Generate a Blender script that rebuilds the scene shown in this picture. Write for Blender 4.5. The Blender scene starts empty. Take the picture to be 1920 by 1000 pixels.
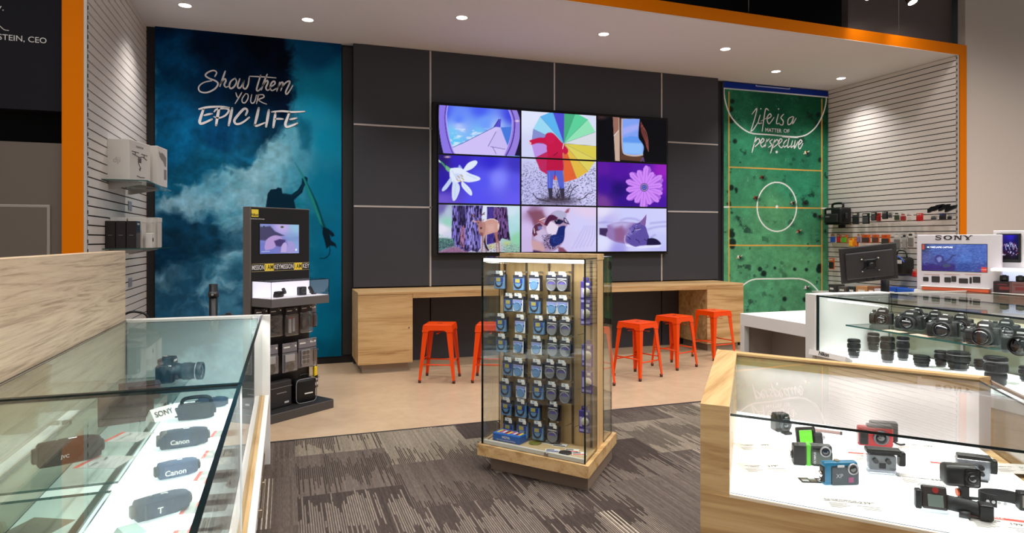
import bpy, bmesh, math, random
import numpy as np
from mathutils import Matrix, Vector
R=math.radians; PI=math.pi
SC=bpy.context.scene; COL=SC.collection
# ------------------------------------------------------------------ camera, world, large lights, exposure
FPX=1225.; HOR=451.; EYE=1.5; YAW=math.atan(425/FPX)
cam=bpy.data.cameras.new('camera'); camo=bpy.data.objects.new('camera',cam); COL.objects.link(camo)
camo.location=(0,0,EYE); camo.rotation_euler=(R(90),0,-YAW)
cam.sensor_fit='HORIZONTAL'; cam.sensor_width=36; cam.lens=FPX/1920*36
cam.shift_y=-(500-HOR)/1920; cam.clip_start=.05; cam.clip_end=100
SC.camera=camo
w=bpy.data.worlds.new('store_ambient'); SC.world=w; w.use_nodes=True
w.node_tree.nodes['Background'].inputs[0].default_value=(1,.985,.97,1)
w.node_tree.nodes['Background'].inputs[1].default_value=.33
SC.view_settings.view_transform='Standard'; SC.view_settings.look='None'
SC.view_settings.exposure=0.0; SC.view_settings.gamma=1; SC.view_settings.use_curve_mapping=False
SC.cycles.transparent_max_bounces=24; SC.cycles.max_bounces=8; SC.cycles.diffuse_bounces=3
SC.cycles.caustics_reflective=False; SC.cycles.caustics_refractive=False
def lamp(kind,name,loc,energy,color=(1,1,1),target=None,**k):
    l=bpy.data.lights.new(name,kind); l.energy=energy; l.color=color
    for a,b in k.items(): setattr(l,a,b)
    o=bpy.data.objects.new(name,l); o.location=loc; COL.objects.link(o)
    d=(Vector(target)-Vector(loc)) if target else Vector((0,0,-1))
    o.rotation_euler=d.to_track_quat('-Z','Y').to_euler(); return o
# unseen overhead area lights, added to brighten the shop floor and the alcove
FILL_XY=[(-2.5,-.6),(1.2,-.8),(4.8,-.6),(-2.6,2.6),(.9,2.6),(4.4,2.4),(7.6,2.2),(2.6,3.4),(6.6,3.3),(-1.6,3.4),(9.8,2.6),(9.0,-.2)]
for (x,y) in FILL_XY:
    lamp('AREA','overhead_fill_light',(x,y,5.6),(58 if x<0 else 76 if x<4 else 104),(1,.965,.925),shape='DISK',size=1.8,spread=R(132))
# ------------------------------------------------------------------ survey helpers: where a point seen at pixel (u,v) lies on a known plane
FW=(math.sin(YAW),math.cos(YAW)); RT=(math.cos(YAW),-math.sin(YAW))
def ray(u,v):
    a=(u-960)/FPX; return Vector((FW[0]+a*RT[0],FW[1]+a*RT[1],-(v-HOR)/FPX))
def onZ(u,v,z):
    r=ray(u,v); return Vector((0,0,EYE))+r*((z-EYE)/r.z)
def onY(u,v,y):
    r=ray(u,v); return Vector((0,0,EYE))+r*(y/r.y)
def onX(u,v,x):
    r=ray(u,v); return Vector((0,0,EYE))+r*(x/r.x)
def onP(u,v,p,n):
    r=ray(u,v); p=Vector(p); n=Vector(n); o=Vector((0,0,EYE))
    return o+r*((p-o).dot(n)/r.dot(n))
# ------------------------------------------------------------------ materials
def lin(c): 
    c=np.asarray(c,float)/255.; return np.where(c<=.04045,c/12.92,((c+.055)/1.055)**2.4)
def L4(c): return tuple(float(x) for x in lin(c))+(1,)
MATS={}
def mat(name,c,rough=.5,metal=0,spec=.5,emit=0,ec=None,coat=0):
    if name in MATS: return MATS[name]
    m=bpy.data.materials.new(name); m.use_nodes=True; b=m.node_tree.nodes['Principled BSDF']
    b.inputs['Base Color'].default_value=L4(c); b.inputs['Roughness'].default_value=rough
    b.inputs['Metallic'].default_value=metal; b.inputs['Specular IOR Level'].default_value=spec
    b.inputs['Coat Weight'].default_value=coat
    if emit: b.inputs['Emission Color'].default_value=L4(ec or c); b.inputs['Emission Strength'].default_value=emit
    MATS[name]=m; return m
def N(m,t,**k):
    n=m.node_tree.nodes.new(t)
    for a,b in k.items(): setattr(n,a,b)
    return n
def mth(m,op,a,b=None,c=None):
    n=N(m,'ShaderNodeMath',operation=op)
    for i,x in enumerate((a,b,c)):
        if x is None: continue
        if isinstance(x,(int,float)): n.inputs[i].default_value=x
        else: m.node_tree.links.new(x,n.inputs[i])
    return n.outputs[0]
def mixc(m,f,a,b,mode='MIX'):
    n=N(m,'ShaderNodeMix',data_type='RGBA',blend_type=mode); lk=m.node_tree.links.new
    for s,x in ((n.inputs[0],f),(n.inputs[6],a),(n.inputs[7],b)):
        if isinstance(x,(int,float)): s.default_value=x
        elif isinstance(x,tuple): s.default_value=x
        else: lk(x,s)
    return n.outputs[2]
def ramp(m,f,stops):
    n=N(m,'ShaderNodeValToRGB'); e=n.color_ramp.elements
    while len(e)<len(stops): e.new(.5)
    for i,(p,c) in enumerate(stops): e[i].position=p; e[i].color=L4(c)
    m.node_tree.links.new(f,n.inputs[0]); return n.outputs[0]
def noise(m,vec,scale=5,detail=4,rough=.55,dist=0):
    n=N(m,'ShaderNodeTexNoise'); n.inputs['Scale'].default_value=scale; n.inputs['Detail'].default_value=detail
    n.inputs['Roughness'].default_value=rough; n.inputs['Distortion'].default_value=dist
    m.node_tree.links.new(vec,n.inputs['Vector']); return n.outputs[0]
def mapping(m,vec,sc,loc=(0,0,0)):
    n=N(m,'ShaderNodeMapping'); n.inputs['Scale'].default_value=sc; n.inputs['Location'].default_value=loc
    m.node_tree.links.new(vec,n.inputs['Vector']); return n.outputs[0]
def wood(name,axis,stops,sx=1.0,rough=.42,cath=1.0,al=.75):
    if name in MATS: return MATS[name]
    m=mat(name,(200,160,110),rough); lk=m.node_tree.links.new; b=m.node_tree.nodes['Principled BSDF']
    tc=N(m,'ShaderNodeTexCoord').outputs['Object']
    s=[9*sx]*3; s[axis]=al*sx
    big=noise(m,mapping(m,tc,s),1,5,.6,1.1*cath)
    s2=[85*sx]*3; s2[axis]=2.2*sx
    fine=noise(m,mapping(m,tc,s2),1,3,.6,.2)
    s3=[2.5*sx]*3; s3[axis]=.35*sx
    wide=noise(m,mapping(m,tc,s3),1,2,.5,.5)
    f=mth(m,'ADD',mth(m,'MULTIPLY',big,.66),mth(m,'MULTIPLY',fine,.2)); f=mth(m,'ADD',f,mth(m,'MULTIPLY',wide,.14))
    lk(ramp(m,f,stops),b.inputs['Base Color'])
    bp=N(m,'ShaderNodeBump'); bp.inputs['Strength'].default_value=.06; lk(fine,bp.inputs['Height']); lk(bp.outputs[0],b.inputs['Normal'])
    return m
OAK=[(.30,(138,102,60)),(.42,(176,137,88)),(.50,(200,163,112)),(.60,(214,180,130)),(.72,(178,140,92))]
PALE=[(.30,(136,112,88)),(.40,(172,147,119)),(.48,(202,177,147)),(.60,(216,192,162)),(.74,(186,161,132))]
oakX=wood('oak_grain_x',0,OAK); oakY=wood('oak_grain_y',1,OAK); oakZ=wood('oak_grain_z',2,OAK)
pale=wood('pale_oak',1,PALE,2.6,.38,2.2,.34)
def glass(name,tint=(.92,.97,.95),base=.035,rough=.0,power=5,gain=1.0):
    if name in MATS: return MATS[name]
    m=bpy.data.materials.new(name); m.use_nodes=True; nt=m.node_tree; nt.nodes.clear(); lk=nt.links.new
    out=N(m,'ShaderNodeOutputMaterial'); tr=N(m,'ShaderNodeBsdfTransparent'); gl=N(m,'ShaderNodeBsdfGlossy'); mx=N(m,'ShaderNodeMixShader')
    tr.inputs[0].default_value=(*tint,1); gl.inputs['Roughness'].default_value=rough
    lw=N(m,'ShaderNodeLayerWeight'); lw.inputs[0].default_value=.5
    f=mth(m,'POWER',lw.outputs['Facing'],power); f=mth(m,'MULTIPLY_ADD',f,(1-base)*gain,base)
    lk(f,mx.inputs[0]); lk(tr.outputs[0],mx.inputs[1]); lk(gl.outputs[0],mx.inputs[2]); lk(mx.outputs[0],out.inputs[0])
    MATS[name]=m; return m
GLASS=glass('clear_glass',(.955,.98,.97)); GREENGLASS=glass('green_tinted_glass',(.93,.965,.955),.03,gain=.6)
SHELFG=glass('shelf_glass',(.93,.97,.955)); ACRYL=glass('clear_acrylic',(.97,.97,.98),.04,.03)
BAG=glass('clear_plastic',(.93,.93,.95),.2,.18,3); CLEARP=glass('housing_plastic',(.8,.82,.85),.08,.05)
EDGE=mat('dark_glass_edge',(8,24,24),.15); EDGEG=mat('green_glass_edge',(40,84,80),.15)
def attr_mat(name,emit=False,rough=.5,spec=.3,strength=1):
    m=bpy.data.materials.new(name); m.use_nodes=True; b=m.node_tree.nodes['Principled BSDF']
    a=N(m,'ShaderNodeAttribute'); a.attribute_name='pic'
    b.inputs['Roughness'].default_value=rough; b.inputs['Specular IOR Level'].default_value=spec
    if emit:
        b.inputs['Base Color'].default_value=(.004,.004,.005,1); b.inputs['Emission Strength'].default_value=strength
        m.node_tree.links.new(a.outputs['Color'],b.inputs['Emission Color'])
    else: m.node_tree.links.new(a.outputs['Color'],b.inputs['Base Color'])
    return m
SCREEN=attr_mat('lit_screen',True,.2,.15,1.0); PRINT=attr_mat('printed_mural',False,.5,.04)
white=mat('white_laminate',(226,222,220),.4); offwhite=mat('off_white_paint',(214,206,198),.7)
black=mat('black_plastic',(12,12,14),.42,spec=.4); blackm=mat('black_matte',(16,15,16),.8); blackr=mat('black_rubber',(22,22,24),.6)
dgrey=mat('dark_grey_plastic',(44,43,46),.45); grey=mat('grey_plastic',(120,118,120),.45); lgrey=mat('light_grey',(190,188,188),.45)
steel=mat('brushed_steel',(176,170,166),.32,1); chrome=mat('chrome',(220,220,222),.12,1); brass=mat('brushed_nickel',(186,172,150),.35,1)
lens_m=mat('coated_lens_glass',(6,6,16),.04,0,.9,coat=.6); gold=mat('gold_ring',(196,160,70),.3,1)
orange=mat('orange_enamel',(232,70,2),.3,spec=.3,coat=.12); frame_or=mat('orange_paint',(222,116,0),.6,spec=.06)
red=mat('red_plastic',(176,18,28),.3); blue=mat('blue_plastic',(30,112,150),.3); green=mat('green_plastic',(96,200,40),.35)
yellow=mat('yellow_plastic',(250,214,20),.4); orp=mat('orange_plastic',(226,92,24),.45); sblue=mat('sky_blue_plastic',(40,96,200),.4)
purple=mat('purple_card',(62,48,140),.45); cardb=mat('blue_card',(26,62,150),.3); cardw=mat('white_card',(226,230,236),.45); cardl=mat('pale_blue_card',(104,148,196),.25)
paper=mat('paper',(232,226,222),.8); gpaper=mat('beige_card',(206,196,190),.8); ink=mat('ink',(46,42,42),.8); redink=mat('red_header',(214,84,72),.7)  # gpaper is a beige card stock
cream=mat('cream_paint',(206,194,180),.7); silver=mat('silver_plastic',(176,172,176),.35,.4)
# ------------------------------------------------------------------ mesh builder
class B:
    def __init__(s): s.bm=bmesh.new(); s.T=Matrix.Identity(4); s.mi=0
    def fin(s,fs,mi,smooth):
        for f in fs: f.material_index=s.mi if mi is None else mi; f.smooth=smooth
    def box(s,x0,x1,y0,y1,z0,z1,bev=0,seg=1,mi=None,smooth=False):
        P=[(x0,y0,z0),(x1,y0,z0),(x1,y1,z0),(x0,y1,z0),(x0,y0,z1),(x1,y0,z1),(x1,y1,z1),(x0,y1,z1)]
        vs=[s.bm.verts.new(Vector(p)) for p in P]
        fs=[s.bm.faces.new([vs[i] for i in q]) for q in ((3,2,1,0),(4,5,6,7),(0,1,5,4),(1,2,6,5),(2,3,7,6),(3,0,4,7))]
        if bev:
            es=list({e for f in fs for e in f.edges})
            r=bmesh.ops.bevel(s.bm,geom=es,offset=bev,segments=seg,affect='EDGES',profile=.5)
            allv=set(vs)|set(r['verts']); allv={v for v in allv if v.is_valid}
            fs=list({f for v in allv for f in v.link_faces}); vs=list(allv)
        for v in vs: v.co=s.T@v.co
        s.fin(fs,mi,smooth); return s
    def cbox(s,c,d,bev=0,seg=1,mi=None,smooth=False):
        return s.box(c[0]-d[0]/2,c[0]+d[0]/2,c[1]-d[1]/2,c[1]+d[1]/2,c[2]-d[2]/2,c[2]+d[2]/2,bev,seg,mi,smooth)
    def lathe(s,prof,o=(0,0,0),axis=(0,0,1),n=20,mi=None,smooth=True,cap=True,segmi=None):
        ax=Vector(axis).normalized(); q=ax.to_track_quat('Z','Y').to_matrix(); o=Vector(o); rings=[]
        for r,z in prof:
            rings.append([s.bm.verts.new(s.T@(o+q@Vector((r*math.cos(2*PI*i/n),r*math.sin(2*PI*i/n),z)))) for i in range(n)])
        for k in range(len(rings)-1):
            a,b=rings[k],rings[k+1]; fs=[]
            for i in range(n):
                try: fs.append(s.bm.faces.new((a[i],a[(i+1)%n],b[(i+1)%n],b[i])))
                except ValueError: pass
            s.fin(fs,segmi[k] if segmi else mi,smooth)
        if cap:
            fs=[s.bm.faces.new(rings[0][::-1]),s.bm.faces.new(rings[-1])]
            s.fin([fs[0]],segmi[0] if segmi else mi,False); s.fin([fs[1]],segmi[-1] if segmi else mi,False)
        return s
    def cyl(s,p0,p1,r0,r1=None,n=14,mi=None,smooth=True):
        p0=Vector(p0); d=Vector(p1)-p0
        return s.lathe([(r0,0),(r0 if r1 is None else r1,d.length)],p0,d,n,mi,smooth)
    def tube(s,pts,r,n=8,mi=None,closed=False):
        P=[Vector(p) for p in pts]; rings=[]; up=Vector((.13,.21,.97)); m=len(P)
        for i,p in enumerate(P):
            a=P[(i-1)%m] if (closed or i>0) else p; b=P[(i+1)%m] if (closed or i<m-1) else p
            t=(b-a).normalized(); x=t.cross(up)
            if x.length<1e-3: x=t.cross(Vector((1,0,0)))
            x.normalize(); y=t.cross(x)
            rings.append([s.bm.verts.new(s.T@(p+x*r*math.cos(2*PI*k/n)+y*r*math.sin(2*PI*k/n))) for k in range(n)])
        fs=[]
        for k in range(m if closed else m-1):
            a,b=rings[k],rings[(k+1)%m]
            for i in range(n): fs.append(s.bm.faces.new((a[i],a[(i+1)%n],b[(i+1)%n],b[i])))
        if not closed: fs+= [s.bm.faces.new(rings[0][::-1]),s.bm.faces.new(rings[-1])]
        s.fin(fs,mi,True); return s
    def prism(s,pts,a,b,fr=None,mi=None,smooth=False):
        fr=fr or (lambda x,y,z:Vector((x,y,z)))
        lo=[s.bm.verts.new(s.T@fr(x,y,a)) for x,y in pts]; hi=[s.bm.verts.new(s.T@fr(x,y,b)) for x,y in pts]; n=len(pts)
        fs=[s.bm.faces.new(lo[::-1]),s.bm.faces.new(hi)]; s.fin(fs,mi,False)
        s.fin([s.bm.faces.new((lo[i],lo[(i+1)%n],hi[(i+1)%n],hi[i])) for i in range(n)],mi,smooth); return s
    def ball(s,c,r,n=14,m=8,mi=None):
        r=(r,r,r) if isinstance(r,(int,float)) else r; c=Vector(c)
        rows=[[s.bm.verts.new(s.T@(c+Vector((r[0]*math.sin(PI*j/m)*math.cos(2*PI*i/n),r[1]*math.sin(PI*j/m)*math.sin(2*PI*i/n),-r[2]*math.cos(PI*j/m))))) for i in range(n)] for j in range(1,m)]
        b=s.bm.verts.new(s.T@(c-Vector((0,0,r[2])))); t=s.bm.verts.new(s.T@(c+Vector((0,0,r[2])))); fs=[]
        for j in range(m-2):
            for i in range(n): fs.append(s.bm.faces.new((rows[j][i],rows[j][(i+1)%n],rows[j+1][(i+1)%n],rows[j+1][i])))
        for i in range(n):
            fs.append(s.bm.faces.new((b,rows[0][(i+1)%n],rows[0][i]))); fs.append(s.bm.faces.new((t,rows[-1][i],rows[-1][(i+1)%n])))
        s.fin(fs,mi,True); return s
    def geo(s,V,F,M,mi=None):
        vs=[s.bm.verts.new(s.T@(M@Vector(v))) for v in V]; fs=[]
        for f in F:
            try: fs.append(s.bm.faces.new([vs[i] for i in f]))
            except ValueError: pass
        s.fin(fs,mi,False); return s
    def pane(s,x0,x1,y0,y1,z0,z1):
        # a glass sheet: material 0 on the two large faces, 1 on the cut edges
        k=min(range(3),key=lambda i:(x1-x0,y1-y0,z1-z0)[i]); n0=len(s.bm.faces); s.box(x0,x1,y0,y1,z0,z1,mi=1)
        s.bm.faces.ensure_lookup_table(); big=sorted(list(s.bm.faces)[n0:],key=lambda f:-f.calc_area())[:2]
        for f in big: f.material_index=0
        return s
    def text(s,body,M,size,mi=None,th=.0006,bold=0,xs=1):
        V,F=text_geo(body,bold); return s.geo([(v[0]*size*xs,v[1]*size,th) for v in V],F,M,mi)
TG={}
def text_geo(body,bold=0):
    if (body,bold) in TG: return TG[(body,bold)]
    c=bpy.data.curves.new('t','FONT'); c.body=body; c.align_x='CENTER'; c.align_y='CENTER'; c.resolution_u=3; c.offset=bold
    o=bpy.data.objects.new('t',c); COL.objects.link(o); me=o.to_mesh()
    r=([tuple(v.co) for v in me.vertices],[tuple(p.vertices) for p in me.polygons])
    o.to_mesh_clear(); bpy.data.objects.remove(o); bpy.data.curves.remove(c); TG[(body,bold)]=r; return r
def obj(name,b,mats,parent=None,kind=None,loc=None,rot=None,norm=True):
    me=bpy.data.meshes.new(name)
    if norm: bmesh.ops.recalc_face_normals(b.bm,faces=b.bm.faces)
    b.bm.to_mesh(me); b.bm.free()
    for m in (mats if isinstance(mats,(list,tuple)) else [mats]): me.materials.append(m)
    o=bpy.data.objects.new(name,me); COL.objects.link(o)
    if parent: o.parent=parent
    if kind: o['kind']=kind
    if loc is not None: o.location=loc
    if rot is not None: o.rotation_euler=rot
    return o
def tag(o,label,cat,group=None):
    o['label']=label; o['category']=cat
    if group: o['group']=group
    return o
def thing(name,label,cat,loc=(0,0,0),rz=0,group=None,scale=1):
    o=bpy.data.objects.new(name,None); COL.objects.link(o); o.location=loc; o.rotation_euler=(0,0,rz); o.empty_display_size=.05
    o.scale=(scale,)*3
    return tag(o,label,cat,group)
def dup(root,label,loc,rz=None,group=None,scale=None):
    r=root.copy(); COL.objects.link(r); r.location=loc
    if rz is not None: r.rotation_euler=(0,0,rz)
    if scale: r.scale=(scale,)*3
    r['label']=label
    if group: r['group']=group
    def rec(a,b):
        for ch in list(a.children):
            c=ch.copy(); COL.objects.link(c); c.parent=b; rec(ch,c)
    rec(root,r); return r
def struct(name,b,mats,parent=None): return obj(name,b,mats,parent,None if parent else 'structure')
# ------------------------------------------------------------------ picture painting (prints and screens): colours per vertex of a fine grid
_P=np.random.RandomState(7).permutation(256); _V=np.random.RandomState(8).rand(256)
def vn(x,y,sd=0):
    xi=np.floor(x).astype(int); yi=np.floor(y).astype(int); fx=x-xi; fy=y-yi; fx=fx*fx*(3-2*fx); fy=fy*fy*(3-2*fy)
    h=lambda a,b:_V[_P[(a+_P[(b+sd*37)&255])&255]]
    return (h(xi,yi)*(1-fx)+h(xi+1,yi)*fx)*(1-fy)+(h(xi,yi+1)*(1-fx)+h(xi+1,yi+1)*fx)*fy
def fbm(x,y,o=5,sd=0):
    s=0;a=.5;t=0
    for i in range(o): s=s+a*vn(x*2**i+i*17.3,y*2**i+i*9.1,sd+i); t+=a; a*=.55
    return s/t
class Pic:
    # grid on the plane through P00 with axes A (right) and Bv (up), nx*nz vertices, shapes given in survey pixels
    def __init__(s,P00,A,Bv,nx,nz):
        s.P00=Vector(P00); s.A=Vector(A); s.Bv=Vector(Bv); s.nx=nx; s.nz=nz
        a=np.linspace(0,1,nx); b=np.linspace(0,1,nz); s.a,s.b=np.meshgrid(a,b)
        s.co=np.array(s.P00)[None,None]+s.a[...,None]*np.array(s.A)+s.b[...,None]*np.array(s.Bv)
        X,Y,Z=s.co[...,0],s.co[...,1],s.co[...,2]-EYE
        d=X*FW[0]+Y*FW[1]; r=X*RT[0]+Y*RT[1]
        s.u=960+FPX*r/d; s.v=HOR-FPX*Z/d; s.c=np.zeros((nz,nx,3)); s.px=(abs(s.u[0,-1]-s.u[0,0])/nx)
    def blend(s,m,col):
        col=np.asarray(col,float); m=np.clip(m,0,1)[...,None]; s.c=s.c*(1-m)+col*m
    def rbf(s,pts,warp=0,freq=.02,p=3.2,sd=0,oct=5):
        u,v=s.u,s.v
        if warp:
            u=u+warp*(fbm(s.u*freq,s.v*freq,oct,sd)-.5)*2; v=v+warp*(fbm(s.u*freq+50,s.v*freq+50,oct,sd+3)-.5)*2
        W=0;C=0
        for (a,b,c) in pts:
            k=1/((u-a)**2+(v-b)**2+9)**(p/2); W=W+k; C=C+k[...,None]*np.asarray(c,float)
        s.c=C/W[...,None]
    def sdf(s,poly,closed=True):
        P=[np.array(q,float) for q in poly]; D=np.full(s.u.shape,1e9); ins=np.zeros(s.u.shape,bool); n=len(P)
        for i in range(n if closed else n-1):
            a,b=P[i],P[(i+1)%n]; e=b-a; L=max(e@e,1e-9); t=np.clip(((s.u-a[0])*e[0]+(s.v-a[1])*e[1])/L,0,1)
            D=np.minimum(D,np.hypot(s.u-a[0]-t*e[0],s.v-a[1]-t*e[1]))
            if closed and a[1]!=b[1]:
                c=((a[1]>s.v)!=(b[1]>s.v))&(s.u<(b[0]-a[0])*(s.v-a[1])/(b[1]-a[1])+a[0]); ins^=c
        return np.where(ins,-D,D)
    def fill(s,poly,col,soft=.8,al=1,tex=None):
        m=np.clip(.5-s.sdf(poly)/soft,0,1)*al
        if tex is not None: m=m*tex
        s.blend(m,col)
    def line(s,pts,w,col,soft=.7,al=1,closed=False):
        D=np.abs(s.sdf(pts,closed)); s.blend(np.clip(.5-(D-w/2)/soft,0,1)*al,col)
    def ell(s,cx,cy,rx,ry,col,soft=.8,al=1,rot=0):
        du=s.u-cx; dv=s.v-cy; c,n=math.cos(rot),math.sin(rot); x=du*c+dv*n; y=-du*n+dv*c
        k=np.sqrt((x/rx)**2+(y/ry)**2); s.blend(np.clip(.5-(k-1)*min(rx,ry)/soft,0,1)*al,col)
    def gain(s,f): s.c=np.clip(s.c*f[...,None],0,255)
    def build(s,name,m,parent,E=1.0,cap=.95):
        c=np.clip(lin(np.clip(s.c,0,255))/E,0,cap); nx,nz=s.nx,s.nz
        me=bpy.data.meshes.new(name); me.vertices.add(nx*nz); me.vertices.foreach_set('co',s.co.reshape(-1).astype(np.float32))
        i=np.arange(nx*nz).reshape(nz,nx); q=np.stack([i[:-1,:-1],i[:-1,1:],i[1:,1:],i[1:,:-1]],-1).reshape(-1,4)
        me.loops.add(q.size); me.loops.foreach_set('vertex_index',q.reshape(-1).astype(np.int32))
        me.polygons.add(len(q)); me.polygons.foreach_set('loop_start',np.arange(0,q.size,4).astype(np.int32))
        me.update(calc_edges=True)
        at=me.color_attributes.new('pic','FLOAT_COLOR','POINT')
        at.data.foreach_set('color',np.concatenate([c,np.ones((nz,nx,1))],-1).reshape(-1).astype(np.float32))
        me.materials.append(m); o=bpy.data.objects.new(name,me); COL.objects.link(o)
        if parent: o.parent=parent
        return o
def cat(P,k=4):
    # Catmull-Rom smoothing of a stroke
    P=[np.array(p,float) for p in P]
    if len(P)<3: return P
    out=[]
    for i in range(len(P)-1):
        p0=P[max(i-1,0)];p1=P[i];p2=P[i+1];p3=P[min(i+2,len(P)-1)]
        for j in range(k):
            t=j/k; out.append(.5*((2*p1)+(-p0+p2)*t+(2*p0-5*p1+4*p2-p3)*t*t+(-p0+3*p1-3*p2+p3)*t**3))
    return out+[P[-1]]
def brush(b,pts,w,y,th,sharp=False):
    # a brush stroke as a raised flat ribbon on the plane Y=y, points in survey pixels
    Q=[onY(p[0],p[1],y) for p in (pts if sharp else cat(pts))]; Q=[(q.x,q.z) for q in Q]; n=len(Q); Lf=[];Rt=[]
    for i in range(n):
        a=Q[max(i-1,0)];c=Q[min(i+1,n-1)]; t=np.array([c[0]-a[0],c[1]-a[1]]); t=t/(np.linalg.norm(t)+1e-9)
        k=i/(n-1); ww=w*(.72+.28*math.sin(PI*min(1,max(0,k*1.1))))/2; nn=np.array([-t[1],t[0]])*ww
        Lf.append((Q[i][0]+nn[0],Q[i][1]+nn[1])); Rt.append((Q[i][0]-nn[0],Q[i][1]-nn[1]))
    for i in range(n-1):
        b.prism([Lf[i],Lf[i+1],Rt[i+1],Rt[i]],y-th,y,lambda x,z,yy:Vector((x,yy,z)))
    for q in (Q[0],Q[-1]): b.cyl((q[0],y-th,q[1]),(q[0],y,q[1]),w*.37,n=8)
# ================================================================== SETTING
CEIL=3.90; XL=-1.47; XR=8.22; YB=8.26; YM=8.22; YP=8.13; YT=8.03
def YF(x): return 5.92+(x+1.62)*.0175          # front line of the alcove
# --- floors
vin=mat('beige_vinyl_tile',(196,166,134),.34)
m=vin; lk=m.node_tree.links.new; P=N(m,'ShaderNodeTexCoord').outputs['Object']
b1=N(m,'ShaderNodeTexBrick'); b1.offset=.5
for k,v in (('Scale',1),('Mortar Size',.0015),('Brick Width',.92),('Row Height',.46),('Bias',0)): b1.inputs[k].default_value=v
b1.inputs['Color1'].default_value=L4((186,160,131)); b1.inputs['Color2'].default_value=L4((180,152,123)); b1.inputs['Mortar'].default_value=L4((176,148,120))
lk(P,b1.inputs['Vector'])
n1=noise(m,P,1.6,6,.65,.4); n2=noise(m,P,9,5,.7,.3)
c=mixc(m,.55,b1.outputs[0],ramp(m,n1,[(.3,(174,147,118)),(.5,(190,163,132)),(.7,(203,177,146))]))
c=mixc(m,.22,c,ramp(m,n2,[(.3,(170,140,112)),(.6,(216,190,160))])); lk(c,m.node_tree.nodes['Principled BSDF'].inputs['Base Color'])
car=mat('carpet_tile',(90,84,80),.95,0,.1)
m=car; lk=m.node_tree.links.new; P=N(m,'ShaderNodeTexCoord').outputs['Object']
sp=N(m,'ShaderNodeSeparateXYZ'); lk(P,sp.inputs[0]); X,Y=sp.outputs[0],sp.outputs[1]
cx=mth(m,'DIVIDE',mth(m,'SUBTRACT',X,.065),.61); ci=mth(m,'FLOOR',cx); fx=mth(m,'FRACT',cx)
ry=mth(m,'DIVIDE',mth(m,'ADD',mth(m,'SUBTRACT',Y,4.77),mth(m,'MULTIPLY',mth(m,'FLOORED_MODULO',ci,2),.385)),.76); ri=mth(m,'FLOOR',ry); fy=mth(m,'FRACT',ry)
def cmb(a,b,c=0.0):
    n=N(m,'ShaderNodeCombineXYZ')
    for i,x in enumerate((a,b,c)):
        if isinstance(x,(int,float)): n.inputs[i].default_value=x
        else: lk(x,n.inputs[i])
    return n.outputs[0]
wn=N(m,'ShaderNodeTexWhiteNoise',noise_dimensions='2D'); lk(cmb(ci,ri),wn.inputs['Vector']); rv=wn.outputs['Value']
wn2=N(m,'ShaderNodeTexWhiteNoise',noise_dimensions='2D'); lk(cmb(mth(m,'ADD',ci,31.7),ri),wn2.inputs['Vector']); rv2=wn2.outputs['Value']
base=ramp(m,rv,[(.0,(66,58,56)),(.30,(74,66,64)),(.32,(90,82,78)),(.60,(98,89,85)),(.62,(128,119,108)),(1,(136,127,116))])
strk=ramp(m,rv,[(.0,(128,119,112)),(.30,(120,111,105)),(.32,(126,117,110)),(.58,(60,53,51)),(.62,(58,52,50)),(1,(64,57,55))])
# streaks: thin yarn lines of random length, clustered along the short edges or the middle of each tile
lx=mth(m,'DIVIDE',X,.0125); li=mth(m,'FLOOR',lx); lf=mth(m,'FRACT',lx)
w3=N(m,'ShaderNodeTexWhiteNoise',noise_dimensions='3D'); lk(cmb(li,ri,ci),w3.inputs['Vector']); lr=w3.outputs['Value']
w4=N(m,'ShaderNodeTexWhiteNoise',noise_dimensions='3D'); lk(cmb(mth(m,'ADD',li,517.3),ri,ci),w4.inputs['Vector']); lr2=w4.outputs['Value']
big=noise(m,cmb(mth(m,'MULTIPLY',X,7),mth(m,'MULTIPLY',Y,2.2),mth(m,'MULTIPLY',rv,23)),1,2,.5)
cen=mth(m,'ROUND',mth(m,'MULTIPLY',rv2,2)); cen=mth(m,'MULTIPLY',cen,.5)
dist=mth(m,'ABSOLUTE',mth(m,'SUBTRACT',fy,mth(m,'ADD',cen,mth(m,'MULTIPLY',mth(m,'SUBTRACT',lr2,.5),.30))))
reach=mth(m,'ADD',mth(m,'MULTIPLY',lr,.40),mth(m,'MULTIPLY',mth(m,'SUBTRACT',big,.47),1.5))
k=mth(m,'MULTIPLY',mth(m,'LESS_THAN',dist,reach),mth(m,'LESS_THAN',lf,.62))
col=mixc(m,mth(m,'MULTIPLY',k,.9),base,strk)
# narrow pale pin stripes on some tiles
ps=mth(m,'LESS_THAN',mth(m,'FRACT',mth(m,'MULTIPLY',fx,26)),.33)
band=mth(m,'LESS_THAN',mth(m,'ABSOLUTE',mth(m,'SUBTRACT',fx,mth(m,'ADD',mth(m,'MULTIPLY',rv2,.5),.3))),.085)
on=mth(m,'GREATER_THAN',mth(m,'FRACT',mth(m,'MULTIPLY',rv2,7.3)),.62)
col=mixc(m,mth(m,'MULTIPLY',mth(m,'MULTIPLY',ps,band),on),col,L4((190,180,166)))
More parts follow.
